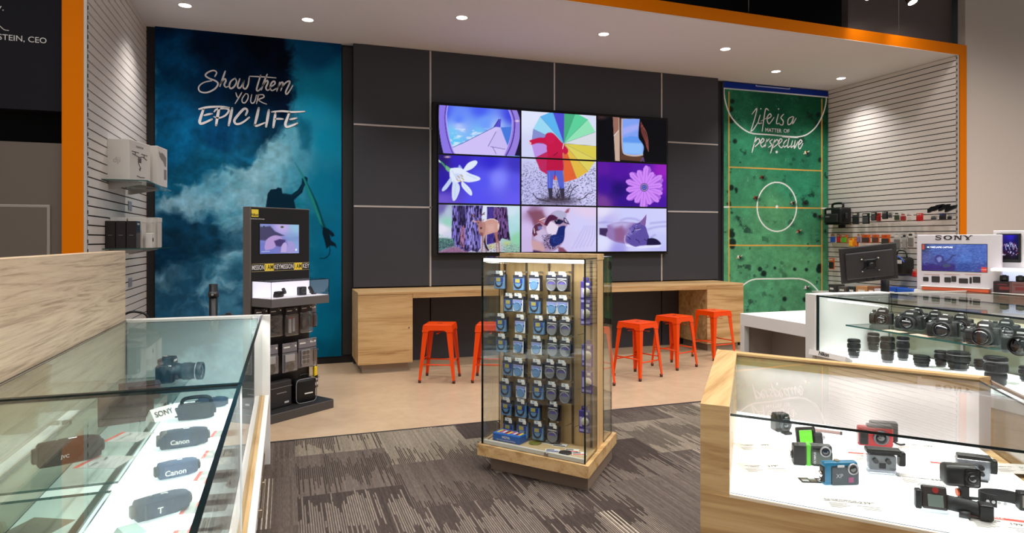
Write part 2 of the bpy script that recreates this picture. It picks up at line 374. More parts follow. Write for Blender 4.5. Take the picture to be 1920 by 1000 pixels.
# pile speckle and fine ribs
pile=noise(m,P,260,3,.7); rib=noise(m,cmb(mth(m,'MULTIPLY',X,230),mth(m,'MULTIPLY',Y,16)),1,2,.6)
lnv=mth(m,'MULTIPLY',mth(m,'SUBTRACT',lr2,.5),.11)
col=mixc(m,.75,col,ramp(m,mth(m,'ADD',lnv,mth(m,'ADD',mth(m,'MULTIPLY',pile,.55),mth(m,'MULTIPLY',rib,.45))),[(.34,(70,66,64)),(.5,(150,146,142)),(.68,(230,226,222))]),'MULTIPLY')
col=mixc(m,1.0,col,(1.72,1.68,1.62,1),'MULTIPLY')
lk(col,m.node_tree.nodes['Principled BSDF'].inputs['Base Color'])
bp=N(m,'ShaderNodeBump'); bp.inputs['Strength'].default_value=.35; bp.inputs['Distance'].default_value=.004; lk(pile,bp.inputs['Height']); lk(bp.outputs[0],m.node_tree.nodes['Principled BSDF'].inputs['Normal'])
struct('floor',B().box(-5,12,5.17,8.6,-.06,0),vin); struct('floor',B().box(-5,12,-1.5,5.17,-.06,0),car)
tm=struct('trim_1',B().box(-5,12,5.16,5.18,-.01,.002),dgrey)
# --- alcove ceiling with orange frame
alc=mat('ceiling_paint',(226,223,228),.85)
b=B(); b.prism([(XL-.16,YF(XL-.16)+.0185),(XR+.16,YF(XR+.16)+.0185),(XR+.16,8.5),(XL-.16,8.5)],CEIL,CEIL+.1); struct('ceiling',b,alc)
b=B(); xa,xb=XL-.165,XR+.16
b.prism([(xa,YF(xa)),(xb,YF(xb)),(xb,YF(xb)+.018),(xa,YF(xa)+.018)],CEIL,CEIL+.14); struct('trim_2',b,frame_or)
b=B(); b.prism([(xa,YF(xa)),(XL-.02,YF(XL)),(XL-.02,YF(XL)+.16),(xa,YF(xa)+.16)],0,CEIL); struct('trim_3',b,frame_or)
b=B(); b.prism([(XR+.035,YF(XR)),(xb,YF(xb)),(xb,YF(xb)+.16),(XR+.035,YF(XR)+.16)],0,CEIL); struct('trim_4',b,frame_or)
# pale edge line under the fascia
b=B(); b.prism([(xa+.15,YF(xa)-.004),(XR,YF(XR)-.004),(XR,YF(XR)+.01),(xa+.15,YF(xa)+.01)],CEIL-.006,CEIL); struct('trim_5',b,offwhite)
# --- slatwall sides: real boards with dark grooves, slotted steel upright at the front edge
slat=mat('slatwall_white',(226,219,214),.5); groove=mat('slatwall_groove',(34,28,26),.8)
def slatwall(name,x,side):
    y0=YF(x)+.03; y1=YB; b=B(); xs=sorted((x,x+side*.016)); xd=sorted((x+side*.013,x+side*.05))
    b.box(xd[0],xd[1],y0,y1,0,CEIL,mi=1)
    z=.02; P_=.0765
    while z<CEIL-.01:
        z1=min(z+P_-.0115,CEIL-.004); b.box(xs[0],xs[1],y0,y1,z,z1,mi=0); z+=P_
    o=struct(name,b,[slat,groove])
    b=B(); xs=sorted((x+side*.02,x-side*.002)); b.box(xs[0],xs[1],y0-.028,y0-.004,0,CEIL-.005,mi=0)
    zz=.1
    while zz<CEIL-.05:
        xm=x-side*.004; b.box(min(xm,xm+.004),max(xm,xm+.004),y0-.022,y0-.010,zz,zz+.030,mi=1); zz+=.0765
    struct('trim_6' if side<0 else 'trim_7',b,[mat('upright_light',(196,188,182),.4,.2),mat('slot_dark',(60,52,50),.7)])
slatwall('wall_left',XL,-1); slatwall('wall_right',XR,1)
# --- back wall, charcoal panels with bright strips
wallb=mat('black_wall',(20,19,20),.6); char=mat('charcoal_panel',(53,53,60),.5)
struct('wall_back',B().box(-5,12,YB,YB+.1,0,6),wallb)
cols=[.782,1.73,3.424,5.086,6.047]; rows=[.0,.92,1.916,2.914,CEIL-.004]
b=B(); g=.008
b.box(.784,6.045,YP+.03,YB,0,CEIL-.002,mi=1)
for i in range(4):
    for j in range(4): b.box(cols[i]+g*(i>0),cols[i+1]-g*(i<3),YP,YP+.035,rows[j]+g*(j>0),rows[j+1]-g*(j<3),mi=0)
struct('wall_panelling',b,[char,blackm])
strip=mat('satin_strip',(206,196,192),.35,.5); k=8
for i in (1,2,3):
    struct('trim_%d'%k,B().box(cols[i]-.011,cols[i]+.011,YP-.006,YP+.03,.92,CEIL-.006,.002),strip); k+=1
for j in (2,3):
    struct('trim_%d'%k,B().box(.785,6.044,YP-.006,YP+.03,rows[j]-.011,rows[j]+.011,.002),strip); k+=1
struct('baseboard_back',B().box(XL,.78,YB-.02,YB,0,.1),blackm)
struct('baseboard_back',B().box(6.05,XR,YB-.02,YB,0,.1),blackm)
b=B(); b.box(.66,.78,YB-.03,YB,.1,CEIL-.03); struct('wall_return',b,mat('black_return',(34,33,34),.45))
# --- wall left of the orange post: dark sign wall over a black gap, grey wall with a flat panel
y=YF(xa)+.05
zt=onY(60,206,y).z; zb=onY(60,267,y).z
upw=mat('dark_sign_wall',(34,33,37),.9,spec=.08); gw=mat('grey_wall',(100,88,79),.6)
o=struct('wall_front_upper',B().box(-5,xa-.002,y,y+.1,zt,6),upw)
b=B(); p0=onY(32,72,y)
M=lambda q:Matrix.Translation(Vector((q.x,y-.001,q.z)))@Matrix.Rotation(R(90),4,'X')
b.text('N STEIN, CEO',M(onY(33,72.5,y)),.062,xs=1.0,bold=.004); b.text('y.',M(onY(1,14,y)),.075)
b.tube([onY(u,v,y) for u,v in cat([(-6,44),(2,51),(8,56),(17,57.5)])],.0035,6)
struct('wall_lettering',b,mat('sign_letters',(206,200,196),.6),o)
struct('wall_front_gap',B().box(-5,xa-.002,y+.35,y+.4,zb-.1,zt+.1),mat('black_gap',(6,6,7),.9))
struct('wall_front_gap',B().box(-5,xa-.002,y+.1,y+.35,zt+.02,zt+.1),blackm)
struct('wall_front_lower',B().box(-5,xa-.002,y,y+.35,0,zb),gw)
q0=onY(0,383,y); q1=onY(95,384.5,y)
b=B(); b.box(-4.2,q1.x,y-.02,y,.05,q1.z,.004,mi=0); b.box(-4.2,q1.x-.02,y-.024,y-.02,.07,q1.z-.02,mi=1)
struct('door_1',b,[mat('panel_edge',(150,140,133),.5),gw])
# --- right: beige wall running past and above the alcove
bw=mat('beige_wall',(206,190,178),.8)
b=B(); yw=YF(xb)+.02
b.box(xb+.001,12,yw,yw+.1,0,6); struct('wall_right_front',b,bw)
struct('wall_right_upper',B().box(6.6,xb+.001,yw+.18,yw+.28,CEIL+.02,6),mat('beige_wall_darkened',(100,88,85),.8))  # same beige wall; darker colour stands in for the lack of light up here
struct('ceiling',B().box(-5,12,-1.5,8.5,6,6.1),mat('open_ceiling_black',(22,20,20),.9))
b=B(); 
for i in range(9): b.box(-5,12,-1+i*1.0,-.93+i*1.0,5.55,5.75)
struct('ceiling_joists',b,mat('joist_black',(16,15,15),.8))
# hanging wires above the fascia
for u,v in ((1235,5),(1403.6,29),(1685,70)):
    q=onP(u,v,(0,YF(0)+.06,0),(-.0175,1,0))
    o=obj('hanging_wire',B().cyl((q.x,q.y,CEIL+.14),(q.x,q.y,6),.003,n=6),steel)
    tag(o,'thin steel wire holding the orange fascia, '+{1235:'leftmost of the three',1403.6:'middle of the three',1685:'rightmost, below the spotlights'}[u],'wire','fascia hanging wires')
# --- recessed downlights of the alcove
def downlight(loc,label,first=[None]):
    if first[0] is None:
        t=thing('recessed_downlight',label,'ceiling light',loc,0,'downlights in the alcove ceiling'); first[0]=t
        obj('trim_ring',B().lathe([(.058,-.002),(.068,-.004),(.07,0)],n=28,cap=False),offwhite,t)
        obj('lamp_disc',B().cyl((0,0,-.003),(0,0,0),.058,n=28),mat('lamp_glow',(255,250,240),.5,emit=9),t)
    else: t=dup(first[0],label,loc)
    lamp('SPOT','downlight_beam',(loc[0],loc[1],loc[2]-.03),98,(1,.96,.925),spot_size=R(112),spot_blend=1.0,shadow_soft_size=.06)
LT=[((347,10),'recessed downlight at the left end, near the white slat wall'),((577,37),'recessed downlight above the blue storm mural'),
 ((866,33),'recessed downlight in front of the video wall, left of centre'),((1132,64),'recessed downlight in front of the video wall, right of centre'),
 ((1360,92),'recessed downlight right of the video wall, nearest the orange fascia'),((1455,134),'recessed downlight above the green mural'),
 ((1577,147),'recessed downlight at the right end, by the slat wall corner')]
for (u,v),l in LT: downlight(tuple(onZ(u,v,CEIL)),l)
# --- two track spotlights above the fascia
for (u,v),l in (((1630,-6),'left of the two black track spotlights above the fascia'),((1711,4),'right of the two black track spotlights, shining brightest')):
    q=onY(u,v,5.75); t=thing('track_spotlight',l,'spotlight',q,R(20),'track spotlights above the fascia')
    obj('lamp_head',B().lathe([(.03,.16),(.055,.1),(.06,0),(.052,0)],n=20,axis=(0,.45,1),cap=True),black,t)
    obj('lamp_lens',B().cyl((0,-.003,-.006),(0,0,.001),.05,n=20),mat('lamp_hot',(255,246,232),.5,emit=30),t)
    obj('yoke',B().tube([(-.065,0,.06),(-.065,.06,.2),(0,.09,.24),(.065,.06,.2),(.065,0,.06)],.007),black,t)
    obj('stem',B().cyl((0,.09,.24),(0,.09,5.55-q.z),.012),black,t)
    lamp('SPOT','track_beam',(q.x,q.y-.02,q.z-.02),14,(1,.9,.8),target=(q.x+.9,6.4,3.2),spot_size=R(100),spot_blend=.8,shadow_soft_size=.05)
# ================================================================== MURALS
EM=.74
def mural(name,label,x0,x1,z0,z1,nx,nz,paint,edge):
    t=thing(name,label,'mural',((x0+x1)/2,YM+.02,z0),0)
    lx=t.location
    obj('backing_board',B().box(x0-lx.x,x1-lx.x,YM+.001-lx.y,YB-.001-lx.y,0,z1-z0),edge,t)
    p=Pic((x0,YM,z0),(x1-x0,0,0),(0,0,z1-z0),nx,nz); paint(p)
    o=p.build('printed_face',PRINT,t,EM,.9); o.location=-Vector(lx); return t
def k1(x,y): return (360+x/7.69,120+y/7.69)
def k3(x,y): return (480+x/4.35,290+y/4.35)
def ridge(x,y,o=5,sd=0):
    s=0;a=.5;t=0
    for k in range(o): s=s+a*(1-np.abs(2*vn(x*2**k+k*13.1,y*2**k+k*7.7,sd+k)-1)); t+=a; a*=.55
    return s/t
def storm(p):
    u,v=p.u,p.v; wx=(fbm(u*.022,v*.022,4,61)-.5)*46; wy=(fbm(u*.022+40,v*.022+9,4,63)-.5)*46
    D=[(300,385,(120,165,186)),(340,372,(104,156,180)),(400,352,(76,136,160)),(440,345,(92,150,170)),(480,325,(116,164,180)),(515,290,(110,162,180)),(548,262,(84,152,176)),(560,300,(60,130,156)),(300,520,(70,116,146)),(330,560,(48,98,130)),(400,520,(46,104,134)),(440,480,(70,128,154)),(450,400,(70,132,156)),(470,360,(100,152,172)),(380,580,(36,86,118)),(440,560,(60,112,142)),(300,600,(28,76,108)),(440,610,(50,100,130)),
     (600,90,(4,64,104)),(625,60,(2,34,72)),(632,160,(8,116,152)),(592,180,(14,124,158)),(612,260,(10,120,152)),(575,240,(20,118,148)),(600,350,(8,104,136)),(632,350,(5,100,136)),(590,420,(10,92,122)),(622,450,(5,96,132)),(600,500,(4,88,120)),(632,560,(1,82,114)),(610,620,(1,92,124)),(600,665,(0,74,102)),(560,400,(20,106,130)),(592,540,(6,90,120))]
    p.rbf(D,20,.02,3.4,0,4)
    lt=p.c.copy()
    A_=[(285,30,(2,30,60)),(330,110,(3,54,92)),(300,200,(4,62,98)),(300,300,(5,64,96)),(340,250,(5,72,108)),(330,340,(10,70,98)),(400,80,(1,18,40)),(480,80,(0,7,18)),(540,120,(1,8,22)),(545,200,(2,16,36)),(400,170,(3,32,62)),(460,180,(2,20,42)),(420,240,(5,50,84)),(470,260,(8,58,88)),(520,240,(6,44,70)),(400,300,(10,72,100)),(460,310,(16,76,104))]
    p.rbf(A_,26,.022,3.4,3,4); ca=p.c*(.62+.76*ridge((u+wx)*.016,(v+wy)*.022,5,5))[...,None]
    p.c=lt
    # wisps in the pale lower half
    wsp=np.clip((ridge((u+wx*1.3)*.02,(v+wy)*.034,5,17)-.60)*4.2,0,1)*np.clip((600-u)/90,0,1); p.blend(wsp*.55*np.clip((v-300)/80,0,1),(136,180,200))
    drk=np.clip((fbm((u+wx)*.016,(v+wy)*.02,5,27)-.50)*5,0,1)*np.clip((v-380)/50,0,1)*np.clip((590-u)/60,0,1); p.blend(drk*.62,(12,54,82))
    def cloud(poly,col,amp,soft,al=1):
        n=(ridge((u+wx)*.03,(v+wy)*.03,5,33)-.55)*2*amp
        m=np.clip(.5-(p.sdf(poly)+n)/soft,0,1)*al; p.blend(m,col)
    cloud([(280,20),(540,60),(556,110),(548,165),(556,215),(540,240),(516,258),(486,300),(462,322),(430,318),(405,330),(360,344),(325,368),(280,392)],ca,17,16)
    p.rbf([(300,420,(8,48,72)),(350,410,(6,38,60)),(400,430,(10,52,78)),(330,470,(5,34,56)),(380,480,(8,44,66))],16,.03,3,9,4); cb=p.c*(.6+.8*ridge((u+wx)*.022,(v+wy)*.03,5,45))[...,None]
    p.c=p.c*0; p.rbf(D,20,.02,3.4,0,4); p.blend(wsp*.55*np.clip((v-300)/80,0,1),(136,180,200)); p.blend(drk*.62,(12,54,82))
    cloud([(280,20),(540,60),(556,110),(548,165),(556,215),(540,240),(516,258),(486,300),(462,322),(430,318),(405,330),(360,344),(325,368),(280,392)],ca,17,16)
    cloud([(280,404),(325,394),(362,408),(395,400),(418,425),(424,458),(400,486),(366,498),(330,494),(300,512),(280,516)],cb,15,18,.92)
    cloud([(560,215),(580,232),(588,262),(580,285),(566,280),(560,250)],(8,78,104),8,14,.7)
    cloud([(430,500),(470,470),(480,520),(440,545)],(18,70,98),10,16,.6)
    p.gain(1+(fbm(u*.09,v*.09,4,71)-.5)*.35*np.clip((600-u)/60,.15,1))
    sil=(6,34,52)
    p.fill([k3(*q) for q in [(60,640),(80,425),(95,320),(120,285),(165,280),(178,268),(210,275),(215,315),(290,325),(340,290),(372,240),(375,195),(400,178),(422,190),(418,222),(390,265),(378,310),(332,350),(310,372),(322,430),(330,640)]],sil,1.2)
    p.fill([k3(*q) for q in [(316,62),(385,165),(425,240),(500,395),(545,530),(590,640),(604,725),(585,745),(560,650),(520,560),(480,460),(425,320),(392,215)]],(8,62,74),1)
    p.fill([k3(*q) for q in [(316,62),(385,165),(415,235),(470,360),(520,500),(545,590),(520,560),(480,460),(425,320),(392,215)]],(28,122,120),1)
    p.fill([k3(*q) for q in [(548,590),(590,605),(632,640),(642,662),(618,672),(600,650),(612,700),(650,728),(660,766),(640,748),(604,742),(575,770),(558,700),(540,640)]],(9,28,40),1)
    p.line(cat([k3(*q) for q in [(600,745),(603,790),(590,825),(560,846),(522,848)]]),1.6,(8,30,42))
    p.line(cat([k3(*q) for q in [(372,195),(385,240),(365,285),(330,320),(290,330),(220,320)]]),1.0,(14,70,90),1.5,.7)
mural('storm_mural','tall blue storm cloud mural with a surfer silhouette and white brush lettering',-1.378,.648,.087,3.9,250,470,storm,mat('mural_edge',(120,130,140),.4,.3))
let=mat('raised_white_letters',(238,236,238),.5)
mu=bpy.data.objects['storm_mural']
def letters(strokes,parent,y,words):
    k=0
    for n in words:
        b=B()
        for pts,w,*s in strokes[k:k+n]: brush(b,pts,w,y,.006,bool(s))
        k+=n; o=obj('brush_lettering',b,let,parent); o.location=-Vector(parent.location)
w1=.0185;w2=.014;w3=.031
S=[([(330,180),(356,125),(310,95),(225,125),(195,170),(255,212),(340,245),(375,290),(330,360),(220,412),(130,405),(95,362),(112,310),(180,265),(282,243)],w1),
 ([(480,105),(450,190),(402,325)],w1),([(408,285),(470,215),(488,245),(465,300),(488,335),(522,325)],w1),
 ([(625,205),(562,250),(538,320),(562,355),(610,325),(642,258),(622,203)],w1),([(690,215),(658,318),(682,350),(722,310),(752,225)],w1),([(752,225),(736,330),(772,360),(810,300),(824,195)],w1),
 ([(832,178),(1000,186),(1212,202)],w1*.75),([(990,165),(960,260),(932,368),(955,388),(1000,345)],w1),
 ([(1085,150),(1042,250),(1000,375)],w1),([(1010,325),(1078,240),(1095,272),(1066,340),(1085,380),(1125,365)],w1),
 ([(1122,340),(1192,292),(1190,252),(1152,268),(1126,338),(1152,385),(1215,355)],w1),
 ([(1265,265),(1222,392)],w1),([(1232,345),(1290,268),(1312,285),(1280,385)],w1),([(1288,345),(1350,272),(1402,248),(1405,285),(1352,400),(1366,437),(1410,385),(1452,312)],w1),
 ([(632,415),(648,465),(668,490)],w2),([(718,412),(672,492),(622,572)],w2),([(772,428),(726,498),(726,550),(765,560),(806,500),(806,440),(772,428)],w2),
 ([(862,442),(846,530),(862,566),(896,555),(918,500),(928,448)],w2),([(958,442),(945,510),(930,572)],w2),([(940,452),(1020,444),(1036,480),(962,516),(1012,556),(1075,580)],w2),
 ([(102,652),(160,638),(260,622),(420,618),(535,632)],w3*.8),([(165,655),(130,760),(112,835),(145,862),(285,800)],w3),([(178,742),(235,728),(290,718)],w3*.75),
 ([(392,640),(368,760),(348,885)],w3),([(320,690),(362,652),(480,642),(532,668),(485,740),(392,780),(318,764)],w3*.7),([(580,640),(556,760),(530,885)],w3),
 ([(775,738),(798,672),(752,648),(662,740),(610,820),(642,868),(725,848),(825,772)],w3*.9),
 ([(962,638),(936,760),(905,878)],w3),([(905,885),(940,893),(1052,848)],w3*.75),([(1108,668),(1090,780),(1068,905)],w3),
 ([(1150,692),(1300,682),(1450,694),(1622,686)],w3*.75),([(1202,715),(1190,800),(1172,915)],w3),([(1205,795),(1260,792),(1312,796)],w3*.75),
 ([(1402,705),(1368,800),(1345,870),(1378,910),(1515,858)],w3*.95),([(1412,800),(1460,792),(1508,782)],w3*.75)]
letters([([k1(*q) for q in pts],w) for pts,w in S],mu,YM-.0005,(6,7,6,8,99))
def k4(x,y): return (1350+x/4.876,145+y/4.876)
def k5(x,y): return (1350+x/3.848,340+y/3.848)
def court(p):
    p.rbf([(1370,200,(34,98,74)),(1450,200,(22,74,54)),(1530,200,(18,66,46)),(1400,280,(48,118,88)),(1500,290,(34,98,72)),(1400,350,(58,126,92)),(1500,350,(46,122,92)),(1450,400,(78,138,98)),(1540,420,(56,116,84)),(1400,480,(76,136,98)),(1500,500,(78,138,98)),(1420,560,(72,134,100)),(1500,560,(70,128,94))],14,.03,3)
    p.gain(1+(fbm(p.u*.09,p.v*.09,5,31)-.5)*.35+(vn(p.u*.9,p.v*.9,3)-.5)*.12)
    dk=np.clip((fbm(p.u*.06+9,p.v*.06,5,41)-.67)*14,0,1)*np.clip(.3+np.abs(p.u-1455)/110,0,1); p.blend(dk*.8,(22,42,36))
    sp=np.clip((vn(p.u*.45,p.v*.45,13)-.93)*30,0,1); p.blend(sp*.35,(170,205,190))
    for (u,v,r) in ((1370,205,5),(1371,225,6),(1373,190,4),(1372,440,6),(1373,455,7),(1373,462,5),(1432,513,5),(1425,505,4),(1537,500,5),(1536,506,6),(1453,503,2.5),(1490,505,3),(1512,506,3),(1512,380,4),(1528,404,4),(1538,300,4),(1471,561,4),(1509,562,4),(1378,265,4),(1380,355,3),(1381,358,2),(1371,352,5),(1534,215,4)):
        p.ell(u,v,r,r*1.1,(18,32,30),2.5,.9)
    og=(206,150,66); wh=(226,228,222)
    p.fill([(1350,140),(1556,140),(1556,182.5),(1350,165)],(22,44,128),.8)
    p.gain(1+0*p.u); p.line([(1352,165),(1556,183)],2.0,wh)
    p.line([k4(330,62),k4(332,80),k4(635,108),k4(640,92)],1.3,(190,196,214))
    for u in (1366.8,1541.0): p.line([(u,172 if u<1400 else 186),(u,600)],2,og)
    p.line([(1367,313.6),(1541,320.4)],2,og); p.line([(1358,388),(1550,390.7)],2,og); p.line([(1367,460),(1541,461)],2.2,og)
    p.line([(1350,388),(1367,388.1)],2.2,wh); p.line([(1541,390.6),(1556,391)],2.2,wh)
    p.line(cat([k4(*q) for q in [(36,100),(44,200),(85,330),(150,420),(230,485),(300,514),(400,522),(520,532),(640,542),(720,544),(800,520),(880,450),(940,340),(968,240),(972,185)]]),2.2,wh)
    th=np.linspace(0,2*PI,49)[:-1]; p.line([(1456.6+37*math.cos(a),388+46*math.sin(a)) for a in th],2.2,wh,closed=True); p.ell(1456.6,388,2.5,2.8,wh)
    p.line(cat([k5(*q) for q in [(130,790),(180,740),(250,708),(400,705),(560,703),(630,722),(680,760),(725,815)]]),2.2,wh)
    p.ell(*k4(518,683),2.2,2.4,wh)
    def pl(u,v,c1,c2):
        p.ell(u+3,v+3,6,4,(20,50,40),4,.6); p.ell(u,v,3.6,2.6,(22,20,22),1,1,.6); p.ell(u-1.5,v-.5,2,3,c1,1,1,-.4); p.line([(u-5,v+2),(u,v),(u+5,v-3)],1.3,c2); p.ell(u+.5,v-.3,1.5,1.5,(40,26,20))
    pl(*k4(790,690),(220,190,150),(230,210,190)); pl(*k4(385,915),(120,50,40),(40,24,24)); pl(*k5(258,120),(150,50,36),(30,22,24)); pl(*k5(525,158),(180,150,140),(50,32,28))
    pl(*k5(568,362),(120,70,54),(200,150,120)); pl(*k5(140,548),(226,226,226),(200,170,130)); pl(*k5(625,768),(226,206,226),(210,190,205)); pl(*k5(610,158),(40,44,44),(40,60,54)); pl(*k5(715,255),(70,80,76),(40,52,50))
mural('court_mural','tall green sports court mural seen from above with white brush lettering',6.215,8.205,.1,3.885,210,420,court,mat('mural_edge',(120,130,140)))
w4=.017
S=[([(292,338),(335,285),(318,370),(278,500)],w4),([(278,500),(310,470),(352,400)],w4*.8),([(366,345),(348,418),(380,418)],w4),([(442,302),(416,290),(400,380),(384,495)],w4),([(372,402),(438,366)],w4*.7),
 ([(432,382),(466,358),(455,334),(428,372),(446,426),(492,368)],w4),([(532,338),(514,420),(542,420)],w4),([(580,338),(556,370),(577,402),(570,436),(545,432)],w4),([(664,358),(625,380),(620,432),(650,418),(672,360),(662,428),(694,375)],w4),
 ([(326,548),(308,620),(290,690)],w4),([(306,612),(345,560),(360,592),(318,636)],w4),([(365,612),(400,580),(388,560),(368,600),(385,640),(418,608)],w4),([(428,566),(410,636)],w4),([(414,602),(450,563)],w4),([(478,568),(454,590),(470,620),(440,642)],w4),
 ([(500,568),(480,630),(460,695)],w4),([(484,612),(520,570),(530,602),(488,642)],w4),([(535,612),(566,580),(550,563),(533,612),(560,646),(584,612)],w4),([(610,572),(582,602),(586,640),(618,615)],w4),([(632,545),(614,640),(640,628)],w4),([(568,546),(640,550),(714,554)],w4*.8),
 ([(662,580),(645,642),(672,625)],w4),([(686,578),(676,652),(712,588)],w4),([(715,622),(748,590),(732,573),(713,622),(728,656),(756,606)],w4)]
mu=bpy.data.objects['court_mural']; letters([([k4(*q) for q in pts],w) for pts,w in S],mu,YM-.0005,(6,2,1,99))
for u,v in (k4(372,288),k4(534,290)):
    b=B(); q=onY(u,v,YM); b.cyl((q.x,YM-.006,q.z),(q.x,YM,q.z),.011,n=10); o=obj('letter_dot',b,let,mu); o.location=-Vector(mu.location)
for tx,x0_,x1_,dz in (('MATTER',412,560,0),('OF',580,634,0)):
    q0=onY(*k4(x0_,484+(x0_-412)*.045),YM); q1=onY(*k4(x1_,484+(x1_-412)*.045),YM); M=Matrix.Translation(Vector(((q0.x+q1.x)/2,YM-.002,(q0.z+q1.z)/2)))@Matrix.Rotation(R(90),4,'X')
    V,F=text_geo(tx,.012); wd=max(v[0] for v in V)-min(v[0] for v in V); b=B(); b.text(tx,M,.083,bold=.012,xs=(q1.x-q0.x)/wd/.083); o=obj('small_lettering',b,let,mu); o.location=-Vector(mu.location)
# ================================================================== VIDEO WALL: nine displays
ul=onY(821,196,YT); lr=onY(1251,473.5,YT); zt=onY(821,195,YT).z; zb=onY(821,475.5,YT).z
TW=(lr.x-ul.x)/3; TH=(zt-zb)/3
def c6(x,y): return (800+x/6.25,180+y/6.25)
def c7(x,y): return (970+x/5,200+y/5)
def c8(x,y): return (1110+x/5.26,210+y/5.26)
def d1(x,y): return (800+x/8.335,370+y/8.335)
def d2(x,y): return (970+x/10,380+y/10)
def d3(x,y): return (1110+x/10,380+y/10)
def f2(x,y): return (480+x/2,y/2)
def PL(f,L): return [f(*q) for q in L]
def wing(p):
    p.rbf([(830,210,(70,90,236)),(900,205,(72,96,240)),(960,215,(64,70,224)),(860,225,(92,130,248)),(910,232,(110,156,250)),(860,237,(176,196,250)),(930,240,(166,190,250)),(850,248,(120,196,246)),(850,265,(96,196,244)),(900,250,(120,190,244)),(955,255,(110,160,236))],0,.02,3)
    cl=np.clip((fbm(p.u*.09,p.v*.22,4,5)-.52)*6,0,1)*np.clip((p.v-240)/3,0,1); p.blend(cl*.8,(222,234,252))
    p.fill(PL(c6,[(865,370),(1000,360),(1000,520),(950,590)]),(70,120,220),1)
    p.fill(PL(c6,[(300,605),(430,550),(800,365),(865,370),(900,470),(950,590),(915,700),(320,680)]),(206,192,246),.8)
    p.fill(PL(c6,[(720,590),(810,420),(865,370),(950,590),(940,625),(900,620)]),(196,182,242),.8,.7)
    for L in ([(720,590),(812,420)],[(750,595),(920,625)],[(770,595),(815,680)]): p.line(PL(c6,L),.8,(72,58,130))
    p.line(PL(c6,[(300,605),(430,550),(800,362)]),.9,(60,66,150))
    p.fill(PL(c6,[(790,362),(845,275),(872,268),(865,368)]),(84,74,206),.7); p.line(PL(c6,[(788,364),(845,275)]),1.1,(24,30,100))
    ring=(138,118,228)
    Lo=[(150,90),(140,250),(150,420),(175,580),(200,680)]; Li=[(250,90),(232,250),(255,450),(300,610),(335,680)]
    p.fill(PL(c6,[(100,80)]+Lo+[(100,690)]),(18,14,44),.8); p.fill(PL(c6,cat(Lo)+cat(Li)[::-1]),ring,.8); p.line(PL(c6,cat([(235,90),(212,250),(235,450),(280,610),(310,680)])),1.6,(74,50,150)); p.line(PL(c6,cat(Li)),1.2,(196,176,246))
    Ri=[(955,150),(1000,280),(992,440),(950,590),(905,700)]; Ro=[(1050,150),(1095,290),(1092,470),(1070,580),(1030,700)]
    p.fill(PL(c6,[(1130,140)]+Ro+[(1130,710)]),(22,18,54),.8); p.fill(PL(c6,cat(Ri)+cat(Ro)[::-1]),(150,126,222),.8); p.line(PL(c6,cat([(985,150),(1030,290),(1022,450),(985,590),(930,700)])),2.2,(70,48,150)); p.line(PL(c6,cat(Ri)),1.2,(190,172,244))
    p.ell(*c6(1060,294),3,1.2,(255,236,226),3)
def brolly(p):
    p.rbf([(985,215,(222,228,250)),(1050,215,(226,230,250)),(1115,220,(214,222,246)),(985,290,(206,212,246)),(1115,290,(220,224,246)),(985,310,(196,196,240)),(1115,330,(206,206,246)),(1000,350,(190,188,238)),(1100,360,(206,204,246)),(1050,380,(170,166,214))],0,.02,3)
    m=np.clip((vn(p.u*.55,p.v*.9,5)*.6+vn(p.u*1.1,p.v*1.6,8)*.4-.58)*9,0,1)*np.clip((p.v-300)/25,0,1); p.blend(m*.75,(64,58,96))
    c=(435,345); O=[(330,45),(440,30),(545,58),(660,120),(732,238),(748,372),(738,500),(662,612),(556,676),(437,712),(350,690),(285,640),(215,598),(165,480),(132,345),(148,210),(214,92)]
    K=[(70,66,206),(60,168,120),(84,206,150),(140,226,178),(214,218,226),(216,200,70),(220,206,84),(226,184,60),(226,92,40),(230,140,70),(214,40,90),(190,28,84),(190,28,84),(186,140,226),(130,138,206),(150,214,242),(84,176,238)]
    for i in range(len(O)):
        p.fill(PL(c7,[c,O[i],O[(i+1)%len(O)]]),K[i],.7,.95); p.line(PL(c7,[c,O[i]]),.5,(60,66,110),.6,.6)
    jk=(196,20,72)
    p.fill(PL(c7,cat([(112,318),(200,292),(255,290),(270,255),(310,243),(350,262),(420,340),(470,395),(474,430),(448,448),(425,440),(430,600),(350,605),(275,600),(285,480),(275,400),(270,360),(205,340),(130,360)])),jk,.9)
    p.fill(PL(c7,[(275,480),(340,440),(420,470),(430,600),(275,600)]),(180,14,64),2,.6); p.ell(*c7(310,300),9,10,(206,26,84),3,.6); p.ell(*c7(120,345),2.4,2.4,(226,190,196))
    p.line(PL(c7,[(435,345),(425,395)]),1.3,(226,226,236)); p.line(PL(c7,[(340,460),(380,430)]),1.1,(90,10,50))
    p.fill(PL(c7,[(280,600),(428,600),(440,770),(395,775),(365,650),(340,640),(330,770),(282,770)]),(82,96,206),.9); p.line(PL(c7,[(355,605),(350,660)]),.8,(34,40,120)); p.line(PL(c7,[(300,620),(305,760)]),1.5,(120,132,232),1.5,.7)
    for L in ([(285,765),(330,765),(330,870),(300,870)],[(395,770),(440,765),(442,860),(415,870)]): p.fill(PL(c7,L),(52,46,70),.9)
    for a in range(26):
        t=-PI*(.05+.9*a/25); r=70+(a*53%90); x0=380+30*math.cos(t*3); p.line(PL(c7,[(x0+(a%5)*12-20,880),(x0+r*1.3*math.cos(t),880+r*.9*math.sin(t))]),1.0,(46,36,50),.8,.75)
    p.ell(*c7(380,885),34,6,(62,50,66),6,.7)
    for L in ([(480,870),(510,790),(545,750),(570,740)],[(560,870),(620,860),(660,820),(690,815)],[(150,820),(200,870),(300,890)],[(470,800),(500,730)]): p.line(cat(PL(c7,L)),1.5,(50,40,52))
